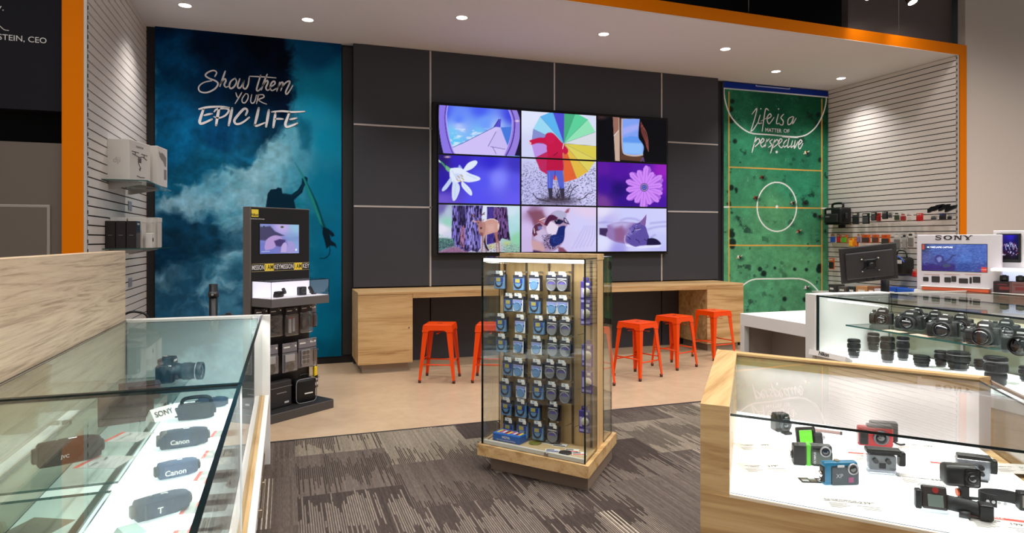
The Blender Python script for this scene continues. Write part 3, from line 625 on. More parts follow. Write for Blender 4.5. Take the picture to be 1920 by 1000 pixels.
def cabin(p):
    p.c[:]=(3,3,9)
    p.fill(PL(c8,[(205,40),(270,55),(275,490),(228,485)]),(196,168,152),.8); p.fill(PL(c8,[(205,40),(262,55),(262,180),(215,230)]),(150,104,92),1); p.line(PL(c8,[(216,235),(262,182)]),.8,(240,236,236))
    p.fill(PL(c8,[(272,60),(300,60),(300,420),(515,440),(515,490),(280,475)]),(92,60,44),1.4)
    p.fill(PL(c8,cat([(290,65),(288,200),(298,380),(330,425),(430,440),(515,425),(530,395)])+[(530,70)]),(200,178,170),.9)
    p.fill(PL(c8,cat([(302,70),(300,250),(306,375),(335,412),(430,424),(500,408),(525,360),(490,300),(462,240),(470,68)])),(128,160,242),.8)
    p.fill(PL(c8,[(300,160),(400,130),(470,120),(470,170),(300,230)]),(176,176,246),6,.7); p.fill(PL(c8,[(300,262),(380,238),(462,245),(500,310),(310,310)]),(92,150,238),1.5,.9); p.fill(PL(c8,[(304,300),(500,310),(500,420),(310,410)]),(146,196,250),4,.8)
    p.fill(PL(c8,cat([(472,60),(458,240),(490,300),(512,350),(505,430),(560,500),(780,520)])+[(780,60)]),(3,3,8),.9)
    for i in range(9): p.line(cat(PL(c8,[(478+i*4,90+i*8),(486+i*6,200),(520+i*4,280),(540+i*2,350+i*5)])),.9,((150,60,50),(92,30,30),(200,120,110))[i%3],.8,.8)
    p.ell(*c8(90,50),9,4,(110,72,72),8,.6); p.line(PL(c8,[(482,490),(500,450),(515,490)]),.9,(90,80,200))
def lily(p):
    p.rbf([(826,298,(40,20,110)),(860,300,(52,34,190)),(920,300,(50,40,206)),(970,305,(60,50,190)),(900,340,(84,84,240)),(935,335,(126,130,252)),(970,345,(90,84,232)),(830,340,(40,24,160)),(830,380,(110,84,206)),(900,380,(86,80,240)),(970,380,(100,90,240))],0,.02,3)
    W=(222,232,250); Sh=(170,186,236)
    P_=lambda L,c,a=1: p.fill(PL(f2,cat(L+[L[0]])),c,.9,a)
    P_([(775,640),(795,612),(822,602),(830,612),(812,632),(788,642)],W); P_([(755,645),(762,618),(776,640)],(150,170,236))
    P_([(725,632),(765,630),(800,650),(836,664),(838,676),(800,684),(770,680),(745,690),(728,670)],W)
    P_([(770,676),(800,704),(810,722),(808,734),(795,726),(772,700)],W); P_([(738,676),(760,690),(764,714),(750,748),(738,752),(734,720)],(206,220,246)); P_([(730,664),(734,680),(716,708),(700,718),(698,708),(714,686)],(190,206,240))
    P_([(745,650),(775,655),(768,672),(750,670)],(196,208,244),.8)
    p.line(cat(PL(f2,[(684,602),(700,614),(716,634)])),3,(70,150,110)); p.line(PL(f2,[(683,600),(690,608)]),2,(214,226,236)); p.fill(PL(f2,[(712,620),(730,632),(722,646),(712,636)]),(110,180,130),.9)
    for a,b in ((756,660),(768,656),(772,668),(752,672),(764,676)): p.line(PL(f2,[(a,b),(a+7,b+7)]),1.6,(196,150,60))
    for L in ([(735,640),(752,670)],[(790,655),(826,670)],[(748,690),(746,740)],[(776,690),(802,724)]): p.line(PL(f2,L),.7,(150,164,226),1,.7)
    p.ell(839,294.5,4,1.3,(255,220,200),3)
def daisy(p):
    p.rbf([(1130,315,(92,20,160)),(1160,320,(80,12,160)),(1200,315,(84,20,166)),(1245,320,(150,30,190)),(1135,350,(60,10,150)),(1160,355,(32,4,110)),(1245,350,(110,20,180)),(1130,380,(116,60,150)),(1170,380,(52,8,140)),(1240,380,(70,14,160))],6,.03,3)
    cx,cy=c8(515,745)
    for ring,(n,r0,r1,w,cl) in enumerate(((13,6,38,11,(168,100,220)),(14,5,39,9,(206,136,246)))):
        for i in range(n):
            a=2*PI*(i+.5*ring)/n+.1; rr=r1*(.92+.1*math.sin(i*2.7)); dx,dy=math.cos(a),math.sin(a)*1.04
            L=[(r0,-2.0),(rr*.55,-w*.5),(rr*.85,-w*.55),(rr,-w*.2),(rr,w*.2),(rr*.85,w*.55),(rr*.55,w*.5),(r0,2.0)]
            p.fill([(cx+dx*x-dy*y,cy+dy*x+dx*y) for x,y in L],cl,.9); p.line([(cx+dx*7,cy+dy*7),(cx+dx*rr*.85,cy+dy*rr*.85)],.7,(140,70,206),.9,.7)
            p.line([(cx+dx*8-dy*w*.45,cy+dy*8+dx*w*.45),(cx+dx*rr*.8-dy*w*.55,cy+dy*rr*.8+dx*w*.55)],.6,(104,40,170),.8,.7)
    p.ell(cx,cy,7.2,7.8,(46,26,96)); p.ell(cx,cy,6.2,6.8,(176,166,216)); p.ell(cx,cy,5,5.4,(70,60,130)); p.ell(cx,cy,3.2,3.6,(104,112,220)); p.ell(cx,cy,1.4,1.5,(50,50,120))
def deer(p):
    p.rbf([(825,390,(110,100,170)),(840,400,(176,190,214)),(840,415,(150,206,190)),(830,430,(226,222,240)),(840,445,(206,206,230)),(960,395,(206,224,240)),(970,410,(180,220,226)),(960,430,(170,216,220)),(970,450,(140,206,170)),(960,465,(150,190,170)),(915,395,(220,226,246)),(900,470,(190,186,216)),(850,475,(150,120,170)),(930,468,(196,196,210))],5,.06,3)
    n=vn(p.u*.9,p.v*.9,3)
    bk=np.clip((vn(p.u*.8,p.v*.16,7)-.42)*6,0,1)
    tr=PL(d1,[(400,130),(880,130),(860,300),(850,600),(840,800),(790,860),(700,830),(620,860),(500,790),(410,720),(385,640),(395,400)])
    p.fill(tr,(128,116,206),1); p.fill(tr,(30,20,54),1,1,bk); p.fill(PL(d1,[(480,140),(600,140),(615,400),(540,440),(500,380)]),(34,24,60),2,.6)
    p.fill(PL(d1,[(540,460),(590,440),(600,620),(580,790),(530,760),(520,600)]),(206,120,110),2,.75,np.clip(n*1.6-.2,0,1)); p.fill(PL(d1,[(640,160),(740,150),(740,620),(760,800),(640,780),(620,500)]),(168,164,240),3,.55,1-bk*.7)
    t2=PL(d1,[(945,150),(1255,155),(1290,560),(1310,680),(1180,640),(1130,700),(940,740)]); p.fill(t2,(120,84,150),1); p.fill(t2,(36,20,50),1,1,bk); p.fill(PL(d1,[(945,150),(1040,150),(1050,720),(940,740)]),(56,46,150),1.5,.7)
    p.fill(PL(d1,[(170,640),(300,640),(420,660),(440,760),(300,800),(180,850)]),(40,66,74),3,.85); lf=np.clip((vn(p.u*.8,p.v*1.0,17)-.5)*8,0,1); p.fill(PL(d1,[(170,560),(430,640),(440,780),(180,850)]),(110,176,150),3,.7,lf)
    p.fill(PL(d1,[(350,790),(480,780),(640,850),(650,890),(200,895),(180,860)]),(150,100,130),3,.7); p.fill(PL(d1,[(950,760),(1060,720),(1080,800),(980,810)]),(210,200,130),4,.7); p.fill(PL(d1,[(1200,700),(1310,690),(1290,750),(1210,760)]),(206,206,120),4,.6)
    sc=np.clip((vn(p.u*1.1,p.v*1.4,23)-.6)*7,0,1)*np.clip((p.v-455)/6,0,1); p.blend(sc*.6,(70,60,96))
    dc=(200,150,140); d2c=(160,106,100)
    for L in ([(862,560),(892,590),(884,720),(872,862),(856,862),(866,720)],[(905,580),(928,590),(926,740),(938,862),(922,862),(906,740)],[(1050,540),(1105,530),(1112,640),(1140,720),(1146,866),(1128,866),(1116,730),(1080,650)],[(1085,600),(1104,640),(1100,760),(1106,864),(1092,864),(1086,760)]): p.fill(PL(d1,L),d2c,.9)
    p.fill(PL(d1,[(905,620),(930,740),(975,830),(960,845),(915,790),(890,700)]),(40,24,40),1)
    p.fill(PL(d1,cat([(862,450),(900,385),(975,346),(1050,346),(1112,376),(1136,440),(1118,530),(1060,552),(980,576),(905,600),(868,590),(852,520),(862,450)])),dc,1)
    p.fill(PL(d1,cat([(800,470),(850,400),(905,390),(920,470),(900,590),(860,600),(820,560),(800,470)])),(180,128,120),1); p.fill(PL(d1,[(940,440),(1050,420),(1060,520),(970,560)]),(216,176,170),6,.6); p.line(cat(PL(d1,[(900,378),(978,344),(1050,344),(1116,378)])),1.2,(240,220,220)); p.fill(PL(d1,[(1112,400),(1138,440),(1124,520),(1108,480)]),(236,220,220),1,.8)
    p.fill(PL(d1,[(830,540),(880,560),(880,610),(840,600)]),(120,66,70),2,.8)
    p.fill(PL(d1,cat([(770,380),(800,362),(846,380),(866,430),(864,488),(838,498),(808,450),(770,380)])),(168,116,116),.9); p.fill(PL(d1,[(838,470),(866,474),(858,498),(838,496)]),(26,16,28),.8); p.ell(*d1(806,402),1.0,.8,(12,8,18)); p.fill(PL(d1,cat([(700,366),(740,358),(775,382),(750,398),(700,366)])),(190,160,180),.8); p.fill(PL(d1,cat([(852,372),(884,340),(900,352),(872,392),(852,372)])),(190,160,170),.8)
    for L in ([(796,362),(752,318),(700,262)],[(752,318),(742,262)],[(728,292),(690,288)],[(828,360),(846,296),(905,240)],[(846,296),(832,246)],[(872,268),(906,270)]): p.line(PL(d1,L),1.5,(96,62,80))
def sparrow(p):
    p.rbf([(985,390,(206,186,236)),(1000,400,(150,110,150)),(1040,390,(214,200,240)),(1100,392,(226,204,236)),(1090,420,(206,204,248)),(1110,450,(210,204,246)),(985,430,(206,186,236)),(985,465,(200,180,226)),(1080,460,(206,200,244)),(1060,470,(206,196,240))],4,.03,3)
    for i in range(6): p.line(cat(PL(d2,[(1030+i*70,860-i*10),(1150+i*60,640),(1260+i*40,440)])),1.2,(176,166,226),3,.6)
    p.fill(PL(d2,[(190,170),(280,165),(340,150),(460,150),(520,260),(560,300),(420,460),(300,420),(270,300)]),(126,70,90),6,.85); p.fill(PL(d2,[(885,190),(930,130),(980,110),(960,180),(920,200)]),(150,80,100),3)
    p.fill(PL(d2,cat([(560,300),(640,200),(740,150),(850,165),(920,230),(900,300),(960,370),(930,440),(890,500),(895,600),(870,720),(800,820),(700,900),(560,930),(400,920),(300,850),(270,740),(280,560),(320,440),(420,360),(520,320)])),(176,146,180),1.2)
    p.fill(PL(d2,cat([(560,400),(640,360),(740,420),(770,470),(720,590),(640,620),(560,560),(540,470)])),(226,212,236),2); p.fill(PL(d2,cat([(330,560),(450,470),(560,560),(520,700),(420,740),(320,680)])),(206,190,226),6,.8)
    p.fill(PL(d2,[(260,700),(420,740),(520,860),(480,940),(290,930)]),(206,160,160),4,.8)
    p.fill(PL(d2,cat([(500,420),(540,320),(600,240),(700,240),(760,290),(700,330),(620,350),(560,440)])),(74,24,60),1); p.fill(PL(d2,cat([(640,200),(740,150),(850,165),(925,230),(880,300),(800,300),(700,245)])),(176,172,206),1)
    p.fill(PL(d2,[(290,480),(330,420),(420,380),(470,430),(420,520),(350,540),(380,600),(310,640),(280,580)]),(80,30,56),1.2,.9); p.fill(PL(d2,[(380,450),(440,440),(470,500),(390,510)]),(120,116,176),1.5)
    p.line(PL(d2,[(420,330),(520,290)]),2,(236,206,206)); p.line(PL(d2,[(310,480),(325,570)]),1.4,(246,226,232)); p.line(PL(d2,[(390,340),(500,400)]),3,(176,76,76),2,.8)
    p.fill(PL(d2,[(690,340),(780,310),(870,340),(860,370),(800,410),(720,405)]),(26,24,66),1); p.ell(*d2(745,350),3.6,3.4,(12,12,34)); p.ell(*d2(738,342),.9,.8,(206,214,250))
    p.fill(PL(d2,[(870,280),(905,290),(985,415),(930,400),(870,380)]),(44,40,84),.9); p.fill(PL(d2,[(880,310),(905,310),(950,390),(900,360)]),(206,190,206),.9)
    p.fill(PL(d2,cat([(770,470),(830,440),(900,440),(890,520),(880,640),(850,740),(760,800),(660,830),(600,740),(640,620),(730,600)])),(18,34,110),1)
    tx=np.clip((vn(p.u*1.0,p.v*1.0,9)-.48)*9,0,1); p.fill(PL(d2,[(460,620),(640,590),(640,740),(800,790),(700,890),(520,860)]),(24,26,84),2,.9,tx); p.fill(PL(d2,[(620,640),(860,620),(840,760),(700,830)]),(70,100,190),2,.5,np.clip((vn(p.u*1.3,p.v*1.3,19)-.6)*8,0,1))
    p.fill(PL(d2,[(770,830),(860,850),(950,940),(770,940)]),(110,40,60),3,.8); p.fill(PL(d2,[(300,890),(420,910),(520,945),(290,945)]),(50,30,84),3,.9)
def catpic(p):
    p.rbf([(1130,395,(226,220,246)),(1180,395,(202,204,250)),(1240,395,(206,206,250)),(1140,415,(190,186,240)),(1240,425,(206,208,250)),(1240,450,(196,198,246)),(1130,455,(220,220,252)),(1160,470,(160,154,230)),(1240,470,(190,190,246)),(1190,468,(206,206,250))],0,.02,3)
    for L in ([(540,340),(650,300),(800,310),(900,350)],[(1060,500),(1200,460),(1400,440)],[(1100,390),(1280,370),(1410,360)],[(140,380),(250,370),(380,380)],[(1110,650),(1180,610)]): p.line(cat(PL(d3,L)),2.2,(140,130,206),5,.6)
    p.fill(PL(d3,[(140,480),(290,480),(310,540),(270,640),(140,600)]),(60,40,90),2)
    p.fill(PL(d3,cat([(280,430),(400,385),(560,360),(720,370),(830,390),(850,480),(760,640),(680,770),(500,750),(380,710),(290,650),(265,600),(300,520)])),(146,118,178),2); p.fill(PL(d3,[(300,380),(560,350),(760,370),(640,470),(420,470)]),(200,196,244),9,.7); p.fill(PL(d3,[(420,500),(560,440),(620,560),(600,740),(440,720)]),(140,84,130),7,.75)
    fur=np.clip((vn(p.u*.9,p.v*.9,29)-.4)*3,0,1)
    p.fill(PL(d3,cat([(700,480),(780,410),(880,380),(960,420),(1010,460),(1040,560),(1070,660),(1040,790),(900,810),(810,830),(700,780),(640,720),(650,620),(700,560)])),(92,76,160),1.3); p.fill(PL(d3,[(700,480),(800,400),(900,420),(840,560),(720,620),(640,700),(650,600)]),(160,150,216),5,.7,fur)
    p.fill(PL(d3,[(880,385),(960,300),(1025,215),(1020,330),(1005,445),(940,420)]),(126,92,160),1); p.line(PL(d3,[(1028,215),(1018,340),(1005,445)]),.8,(220,216,250)); p.fill(PL(d3,[(870,385),(900,370),(890,395)]),(20,12,40),.8)
    p.fill(PL(d3,cat([(1040,680),(1130,665),(1230,700),(1295,780),(1180,800),(1020,815)])),(22,14,60),1); p.fill(PL(d3,[(620,770),(810,835),(1040,800),(1300,800),(1260,840),(900,860),(650,820)]),(226,226,252),2)
    for L in ([(815,505),(860,480),(910,490)],[(750,560),(790,520),(800,470)],[(820,690),(870,720),(890,755)],[(980,690),(1030,720),(1060,750)],[(670,640),(720,690)]): p.line(cat(PL(d3,L)),1.1,(30,20,70))
    for L in ([(815,515),(870,510),(910,495)],[(620,620),(610,720),(640,770)]): p.line(cat(PL(d3,L)),.9,(206,200,250))
PN=[['wing','brolly','cabin'],['lily','brolly','daisy'],['deer','sparrow','catpic']]
PT={'wing':wing,'brolly':brolly,'cabin':cabin,'lily':lily,'daisy':daisy,'deer':deer,'sparrow':sparrow,'catpic':catpic}
LAB=[['video wall display showing an aircraft wing through a window, top left','video wall display showing a rainbow umbrella, top row centre','video wall display showing a dark cabin window, top right'],
 ['video wall display showing a white lily on blue, middle row left','video wall display showing the jeans, boots and muddy splash of the umbrella picture','video wall display showing a purple daisy, middle row right'],
 ['video wall display showing a deer between tree trunks, bottom left','video wall display showing a sparrow, bottom row centre','video wall display showing a sleeping grey cat, bottom right']]
for r in range(3):
    for c in range(3):
        x0=ul.x+c*TW; z1=zt-r*TH; z0=z1-TH; g=.011
        t=thing('video_display',LAB[r][c],'display',(x0+TW/2,YT+.04,z0),0,'displays of the video wall')
        o=Vector(t.location)
        obj('housing',B().box(-TW/2+.001,TW/2-.001,-.036,YP-YT-.042,.001,TH-.001,.003),black,t)
        p=Pic((x0+g,YT+.0035,z0+g),(TW-2*g,0,0),(0,0,TH-2*g),150,88); PT[PN[r][c]](p)
        q=p.build('screen',SCREEN,t,1.0,1.0); q.location=-o
b=B(); f0,f1,g0,g1=ul.x-.055,lr.x+.03,zb-.03,zt+.03; x0,x1=ul.x-.002,lr.x+.002
for q in ((f0,x0,g0,g1),(x1,f1,g0,g1),(x0,x1,g0,zb-.002),(x0,x1,zt+.002,g1)): b.box(q[0],q[1],YT+.03,YP-.007,q[2],q[3])
tag(obj('display_mount',b,blackm),'black mounting frame around the edge of the video wall','mounting frame')
# ================================================================== OAK BENCH along the panelled wall
YFb=7.453
t=thing('oak_bench','long oak counter bench with closed cabinet ends under the video wall','bench',(3.36,YFb,0))
def wb(*a,**k): return B()
x0,x1,xa_,xb_=.765-3.36,5.96-3.36,1.381-3.36,5.369-3.36; dy=YP-YFb-.004
b=B(); b.box(x0,x1,.0,dy,.884,.913,.002); obj('bench_top',b,oakX,t)
b=B(); b.box(xa_+.002,xb_-.002,.0,.03,.838,.883,.001); obj('front_rail',b,oakX,t)
def cab(xl,xr,nm,inner):
    b=B(); b.box(xl,xr,.021,dy,.1,.883); o=obj('cabinet',b,oakX,t)
    d=B(); d.box(xl+.0015,xr-.0015,.0,.02,.102,.881,.001); do=obj('door',d,oakX,o)
    px=xr-.045 if inner>0 else xl+.045
    obj('lock',B().cyl((px,-.004,.5),(px,.002,.5),.009,n=14),chrome,do)
    k=B(); k.box(xl+.05,xr-.05,.06,dy-.03,.0,.1); obj('plinth',k,mat('plinth_taupe',(150,134,118),.4,.3),o)
cab(x0,xa_,'l',1); cab(xb_,x1,'r',-1)
# ================================================================== STOOLS
def stool(loc,rz,label):
    t=thing('metal_stool',label,'stool',loc,rz,'orange metal stools at the oak bench')
    H_=.607; a=.148; f=.19
    b=B(); pr=[(-a,-a),(a,-a),(a,a),(-a,a)]
    b.box(-a-.004,a+.004,-a-.004,a+.004,H_-.014,H_,.006,2); b.box(-a+.028,a-.028,-a+.028,a-.028,H_-.002,H_+.0015,.0012)
    o=obj('seat',b,orange,t)
    obj('grip_slot',B().box(-.028,.028,-.012,.012,H_+.001,H_+.0022,.001),mat('slot_shadow',(60,18,6),.6),o)
    b=B()
    for s in (-1,1):
        for ax in (0,1):
            lo,hi=-a-.002,a+.002; w=.003; e=a+.003
            P_=[(lo+.0,H_-.012),(hi,H_-.012),(hi+.012,H_-.075),(hi-.05,H_-.075),(hi-.075,H_-.058),(lo+.075,H_-.058),(lo+.05,H_-.075),(lo-.012,H_-.075)]
            if ax==0: b.prism(P_,-.002,.002,lambda x,z,y,s=s:Vector((x,s*(e+y+(H_-z)*.12),z)))
            else: b.prism(P_,-.002,.002,lambda x,z,y,s=s:Vector((s*(e+y+(H_-z)*.12),x,z)))
    obj('apron',b,orange,t)
    for sx in (-1,1):
        for sy in (-1,1):
            b=B(); top=H_-.03
            def P3(k,o1,o2): 
                c=a+(f-a)*k; w=.052*(1-k)+.024*k; return c,w
            rings=[]
            for k,z in ((0,top),(1,.02)):
                c=a+.004+(f-a)*k; w=.06*(1-k)+.026*k; r=.010
                rings.append([(c,c,z),(c-w,c,z),(c-w,c-.003,z),(c-.012,c-.006,z),(c-.006,c-.012,z),(c-.003,c-w,z),(c,c-w,z)])
            vs=[[b.bm.verts.new(Vector((sx*p[0],sy*p[1],p[2]))) for p in r_] for r_ in rings]; n=len(vs[0])
            for i in range(n): b.bm.faces.new((vs[0][i],vs[0][(i+1)%n],vs[1][(i+1)%n],vs[1][i]))
            b.bm.faces.new(vs[0]); b.bm.faces.new(vs[1][::-1])
            lo=obj('leg',b,orange,t)
            c=f-.008; obj('foot',B().cyl((sx*c,sy*c,0),(sx*c,sy*c,.03),.015,.017,n=12),mat('stool_foot',(70,24,10),.6),lo)
    zz=.19; c=a+(f-a)*(1-zz/H_)-.004
    for (p,q) in (((-c,-c),(c,-c)),((c,-c),(c,c)),((c,c),(-c,c)),((-c,c),(-c,-c))):
        zz2=zz+(.035 if p[0]==q[0] else 0)
        obj('stretcher',B().tube([(p[0],p[1],zz2),(q[0],q[1],zz2)],.0075,8),orange,t)
    b=B(); z=H_-.09
    b.box(-a-.01,a+.01,-.012,.012,z,z+.003); b.box(-.012,.012,-a-.01,a+.01,z-.004,z-.001); obj('cross_brace',b,orange,t)
    return t
s0=stool((1.575,6.905,0),R(-24),'orange metal stool under the left end of the bench, nearest the cabinet')
GS=[((2.10,6.72,0),R(-24),'orange metal stool second from the left, half behind the glass tower'),
    ((2.97,6.13,0),R(20),'orange metal stool mostly hidden behind the right edge of the glass tower'),
    ((3.668,6.35,0),R(21),'orange metal stool just right of the glass tower, nearest of the right three'),
    ((4.375,6.715,0),R(19),'orange metal stool in the middle of the three right of the tower'),
    ((5.18,7.06,0),R(10),'orange metal stool furthest right, against the bench cabinet')]
for l,r,n in GS: dup(s0,n,l,r)
# ================================================================== GLASS TOWER (two-sided)
TO=Vector((1.183,4.10,0)); TA=Vector((.495,-.628,0)); TBv=Vector((.482,.553,0))
def tw(s,q,z): return TA*s+TBv*q+Vector((0,0,z))
FRT=lambda x,y,z:tw(x,y,z)
t=thing('display_tower','two-sided glass display tower with oak core full of small packs','display case',TO)
tower=t
def tbx(s0,s1,q0,q1,z0,z1): return B().prism([(s0,q0),(s1,q0),(s1,q1),(s0,q1)],z0,z1,FRT)
def tpane(s0,s1,q0,q1,z0,z1):
    b=tbx(s0,s1,q0,q1,z0,z1); b.bm.faces.ensure_lookup_table()
    big=sorted(b.bm.faces,key=lambda f:-f.calc_area())[:2]
    for f in b.bm.faces: f.material_index=0 if f in big else 1
    return b
def wood_skew(name,stops,kind):
    return {'z':oakZ,'x':oakX}[kind]
oakT=wood('oak_tower_base',0,OAK,1.0)
b=tbx(0,1,0,1,.10,.172); obj('base',b,oakX,t)
b=tbx(.09,.97,.1,.95,0,.10); obj('plinth',b,mat('plinth_brown',(138,120,106),.4,.15),t)
q0,q1=.43,.65
b=tbx(.045,.075,q0-.01,q1,.172,1.375); obj('core_side',b,oakZ,t); b=tbx(.925,.96,q0-.01,q1,.172,1.375); obj('core_side',b,oakZ,t)
b=tbx(.04,.965,q0-.015,q1+.005,1.375,1.412); obj('core_top',b,oakX,t)
b=tbx(.075,.925,q0+.02,q1-.02,.172,1.375); core=obj('core_panel',b,wood('oak_panel',2,[(.3,(146,112,68)),(.5,(184,152,104)),(.7,(204,176,130))]),t)
for s in (.085,.30,.52,.74,.905):
    obj('slotted_upright',tbx(s-.008,s+.008,q0+.008,q0+.02,.18,1.37),mat('upright_dark',(70,52,36),.5),core)
# glass boxes
zg0,zg1=.172,1.385
for nm,a in (('front_glass',(.03,.965,.035,.045)),('left_glass',(.03,.04,.045,q0-.01)),('right_glass',(.955,.965,.045,q0-.01)),
             ('rear_glass',(.03,.965,.955,.965)),('rear_left_glass',(.03,.04,q1,.955)),('rear_right_glass',(.955,.965,q1,.955))):
    obj(nm,tpane(*a,zg0,zg1),[GLASS,EDGE],t)
obj('glass_lid',tpane(.03,.965,.035,q0-.015,zg1,zg1+.006),[GLASS,EDGE],t); obj('glass_lid',tpane(.03,.965,q1+.005,.965,zg1,zg1+.006),[GLASS,EDGE],t)
obj('corner_seal',tbx(.957,.969,.031,.043,zg0,zg1),EDGE,t); obj('corner_seal',tbx(.026,.033,.031,.040,zg0,zg1),EDGE,t)
obj('light_strip',tbx(.04,.95,.05,.075,zg1-.024,zg1-.003),mat('led_strip',(255,252,248),.5,emit=3.0),t)
lamp('AREA','tower_strip_light',TO+tw(.5,.10,zg1-.03),3,(1,.97,.93),target=TO+tw(.5,.3,.5),shape='RECTANGLE',size=.7,size_y=.02)
obj('sliding_track',tbx(.04,.95,.046,.075,.172,.195),mat('track_white',(214,206,200),.4),t)
o=obj('lock',B().cyl(tw(.63,.028,.186),tw(.63,.05,.186),.011,n=14),steel,t)
tray=obj('glass_bay_floor',tbx(.045,.95,.05,q0-.012,.172,.176),mat('bay_floor',(206,176,132),.5),t)
# survey of the core front, hooks and packs
Nf=Vector((TA.y,-TA.x,0)).normalized(); 
if Nf.y>0: Nf=-Nf
AZ=math.atan2(TA.y,TA.x); PF=TO+tw(.5,q0+.008,0)
def pack_proto(kind,label):
    g='filter packs on the tower hooks'
    t=thing('filter_pack',label,'filter pack',(0,0,0),AZ,g,1.18)
    W,Hh=.066,.098
    if kind=='blue':
        b=B(); b.box(-W/2,W/2,-.004,.014,-Hh,-.012,.002,mi=0); b.box(-.022,.022,-.0025,.0025,-.012,.006,.001,mi=1); obj('box',b,[cardl,cardw],t)
        b=B(); b.box(-W/2+.003,W/2-.003,-.0052,-.004,-.058,-.032,mi=0); b.box(-.018,.012,-.0058,-.0052,-.055,-.034,mi=1); obj('picture',b,[cardb,mat('pack_photo',(170,160,84),.5)],t)
        b=B(); n=14; P_=[(.027*math.cos(PI+PI*i/n),-.06+.030*math.sin(PI+PI*i/n)) for i in range(n+1)]+[(.019*math.cos(2*PI-PI*i/n),-.06+.019*math.sin(2*PI-PI*i/n)) for i in range(n+1)]
        b.prism(P_,-.0065,-.0042,lambda x,z,y:Vector((x,y,z))); obj('filter_ring',b,mat('ring_dark',(36,44,60),.3),t)
    elif kind=='white':
        b=B(); b.box(-W/2,W/2,-.004,.004,-Hh,-.012,.002,mi=0); b.box(-.022,.022,-.0025,.0025,-.012,.006,.001,mi=0); obj('box',b,[cardw],t)
        b=B(); b.box(-W/2+.003,W/2-.003,-.0052,-.004,-.046,-.032,mi=0); b.box(-W/2+.003,W/2-.003,-.0052,-.004,-.062,-.05,mi=1); obj('picture',b,[mat('lilac_print',(140,146,206),.5),cardb],t)
        obj('filter_disc',B().lathe([(.026,0),(.026,.004),(.021,.006),(.02,.004)],(0,-.004,-.068),(0,-1,0),n=22),cardl,t)
    else:
        b=B(); b.box(-W/2,W/2,-.003,.003,-.066,-.012,.002,mi=0); b.box(-.02,.02,-.0025,.0025,-.012,.006,.001,mi=1); obj('box',b,[mat('pack_slate',(70,74,90),.35),cardw],t)
        b=B(); b.box(-W/2+.006,W/2-.006,-.0045,-.003,-.035,-.022,mi=0); b.box(-W/2+.004,W/2-.004,-.0042,-.003,-.062,-.05,mi=1); obj('title_strip',b,[paper,mat('violet_strip',(96,84,170),.4)],t)
        obj('filter_disc',B().lathe([(.031,0),(.031,.005),(.026,.007),(.024,.003)],(0,-.001,-.07),(0,-1,0),n=24,segmi=[0,0,0]),[mat('disc_glass',(120,122,130),.15)],t)
    b=B(); b.box(.008,.030,-.0085,-.006,-.020,-.002,.001); obj('price_sticker',b,paper,t)
    b=B(); b.box(-W/2,W/2,-.0056,.0146,-.030,-.0118,.001); obj('header',b,mat('pack_header',(40,44,62),.3),t)
    obj('sleeve',B().box(-W/2-.004,W/2+.004,.0148,.03,-Hh-.004,-.014,.002),mat('pack_sleeve',(24,28,44),.25),t)
    return t
PR={}
ROW=['top','second','third','fourth','fifth','sixth','seventh','bottom']
PX=[[(936,510,'b'),(972,512,'b'),(1002,512,'w'),(1034,512,'s'),(1054,512,'s')],
    [(954,552,'b'),(971,552,'w'),(1002,555,'b'),(1035,556,'w'),(1055,556,'w')],
    [(939,590,'b'),(975,592,'w'),(1010,594,'b'),(1035,595,'s'),(1060,596,'s')],
    [(940,628,'b'),(972,630,'w'),(1006,632,'w'),(1036,634,'s'),(1060,635,'s')],
    [(952,672,'b'),(972,674,'w'),(1006,676,'w'),(1031,676,'s'),(1053,678,'s')],
    [(947,712,'b'),(977,714,'w'),(1008,716,'b'),(1034,718,'s'),(1059,722,'s')],
    [(949,747,'b'),(976,750,'b'),(1001,754,'b'),(1037,755,'s')],
    [(953,786,'b'),(979,788,'b'),(1008,792,'b'),(1036,796,'s')]]
KN={'b':'blue','w':'white','s':'slate'}; KL={'b':'blue and white filter pack','w':'white filter pack','s':'dark round filter pack'}
ORD=['first','second','third','fourth','fifth']
hook_proto=None
for r,row in enumerate(PX):
    for c,(u,v,k) in enumerate(row):
        off=.075+.02*((r*3+c*2)%3)
        p=onP(u,v,PF+Nf*off,Nf); lab='%s, %s from left in the %s row of the glass tower'%(KL[k],ORD[c],ROW[r])
        if k not in PR: PR[k]=pack_proto(KN[k],lab); PR[k].location=p
        else: dup(PR[k],lab,p)
        o=obj('hook',B().tube([p-TO-Nf*(off-.012)+Vector((0,0,.001)),p-TO+Nf*.014+Vector((0,0,.001)),p-TO+Nf*.018+Vector((0,0,.01))],.0018,6),steel,core)
        obj('hook_plate',B().cbox(p-TO-Nf*(off-.010)+Vector((0,0,0)),(.014,.014,.012)),steel,core)
# bare hooks low on the right
for (u,v) in ((1060,756),(1066,748),(1064,798),(1080,800),(1086,730),(1088,598),(1090,560),(1086,628)):
    p=onP(u,v,PF+Nf*.08,Nf); obj('hook',B().tube([p-TO-Nf*.07,p-TO+Nf*.02,p-TO+Nf*.024+Vector((0,0,.008))],.0018,6),steel,core)
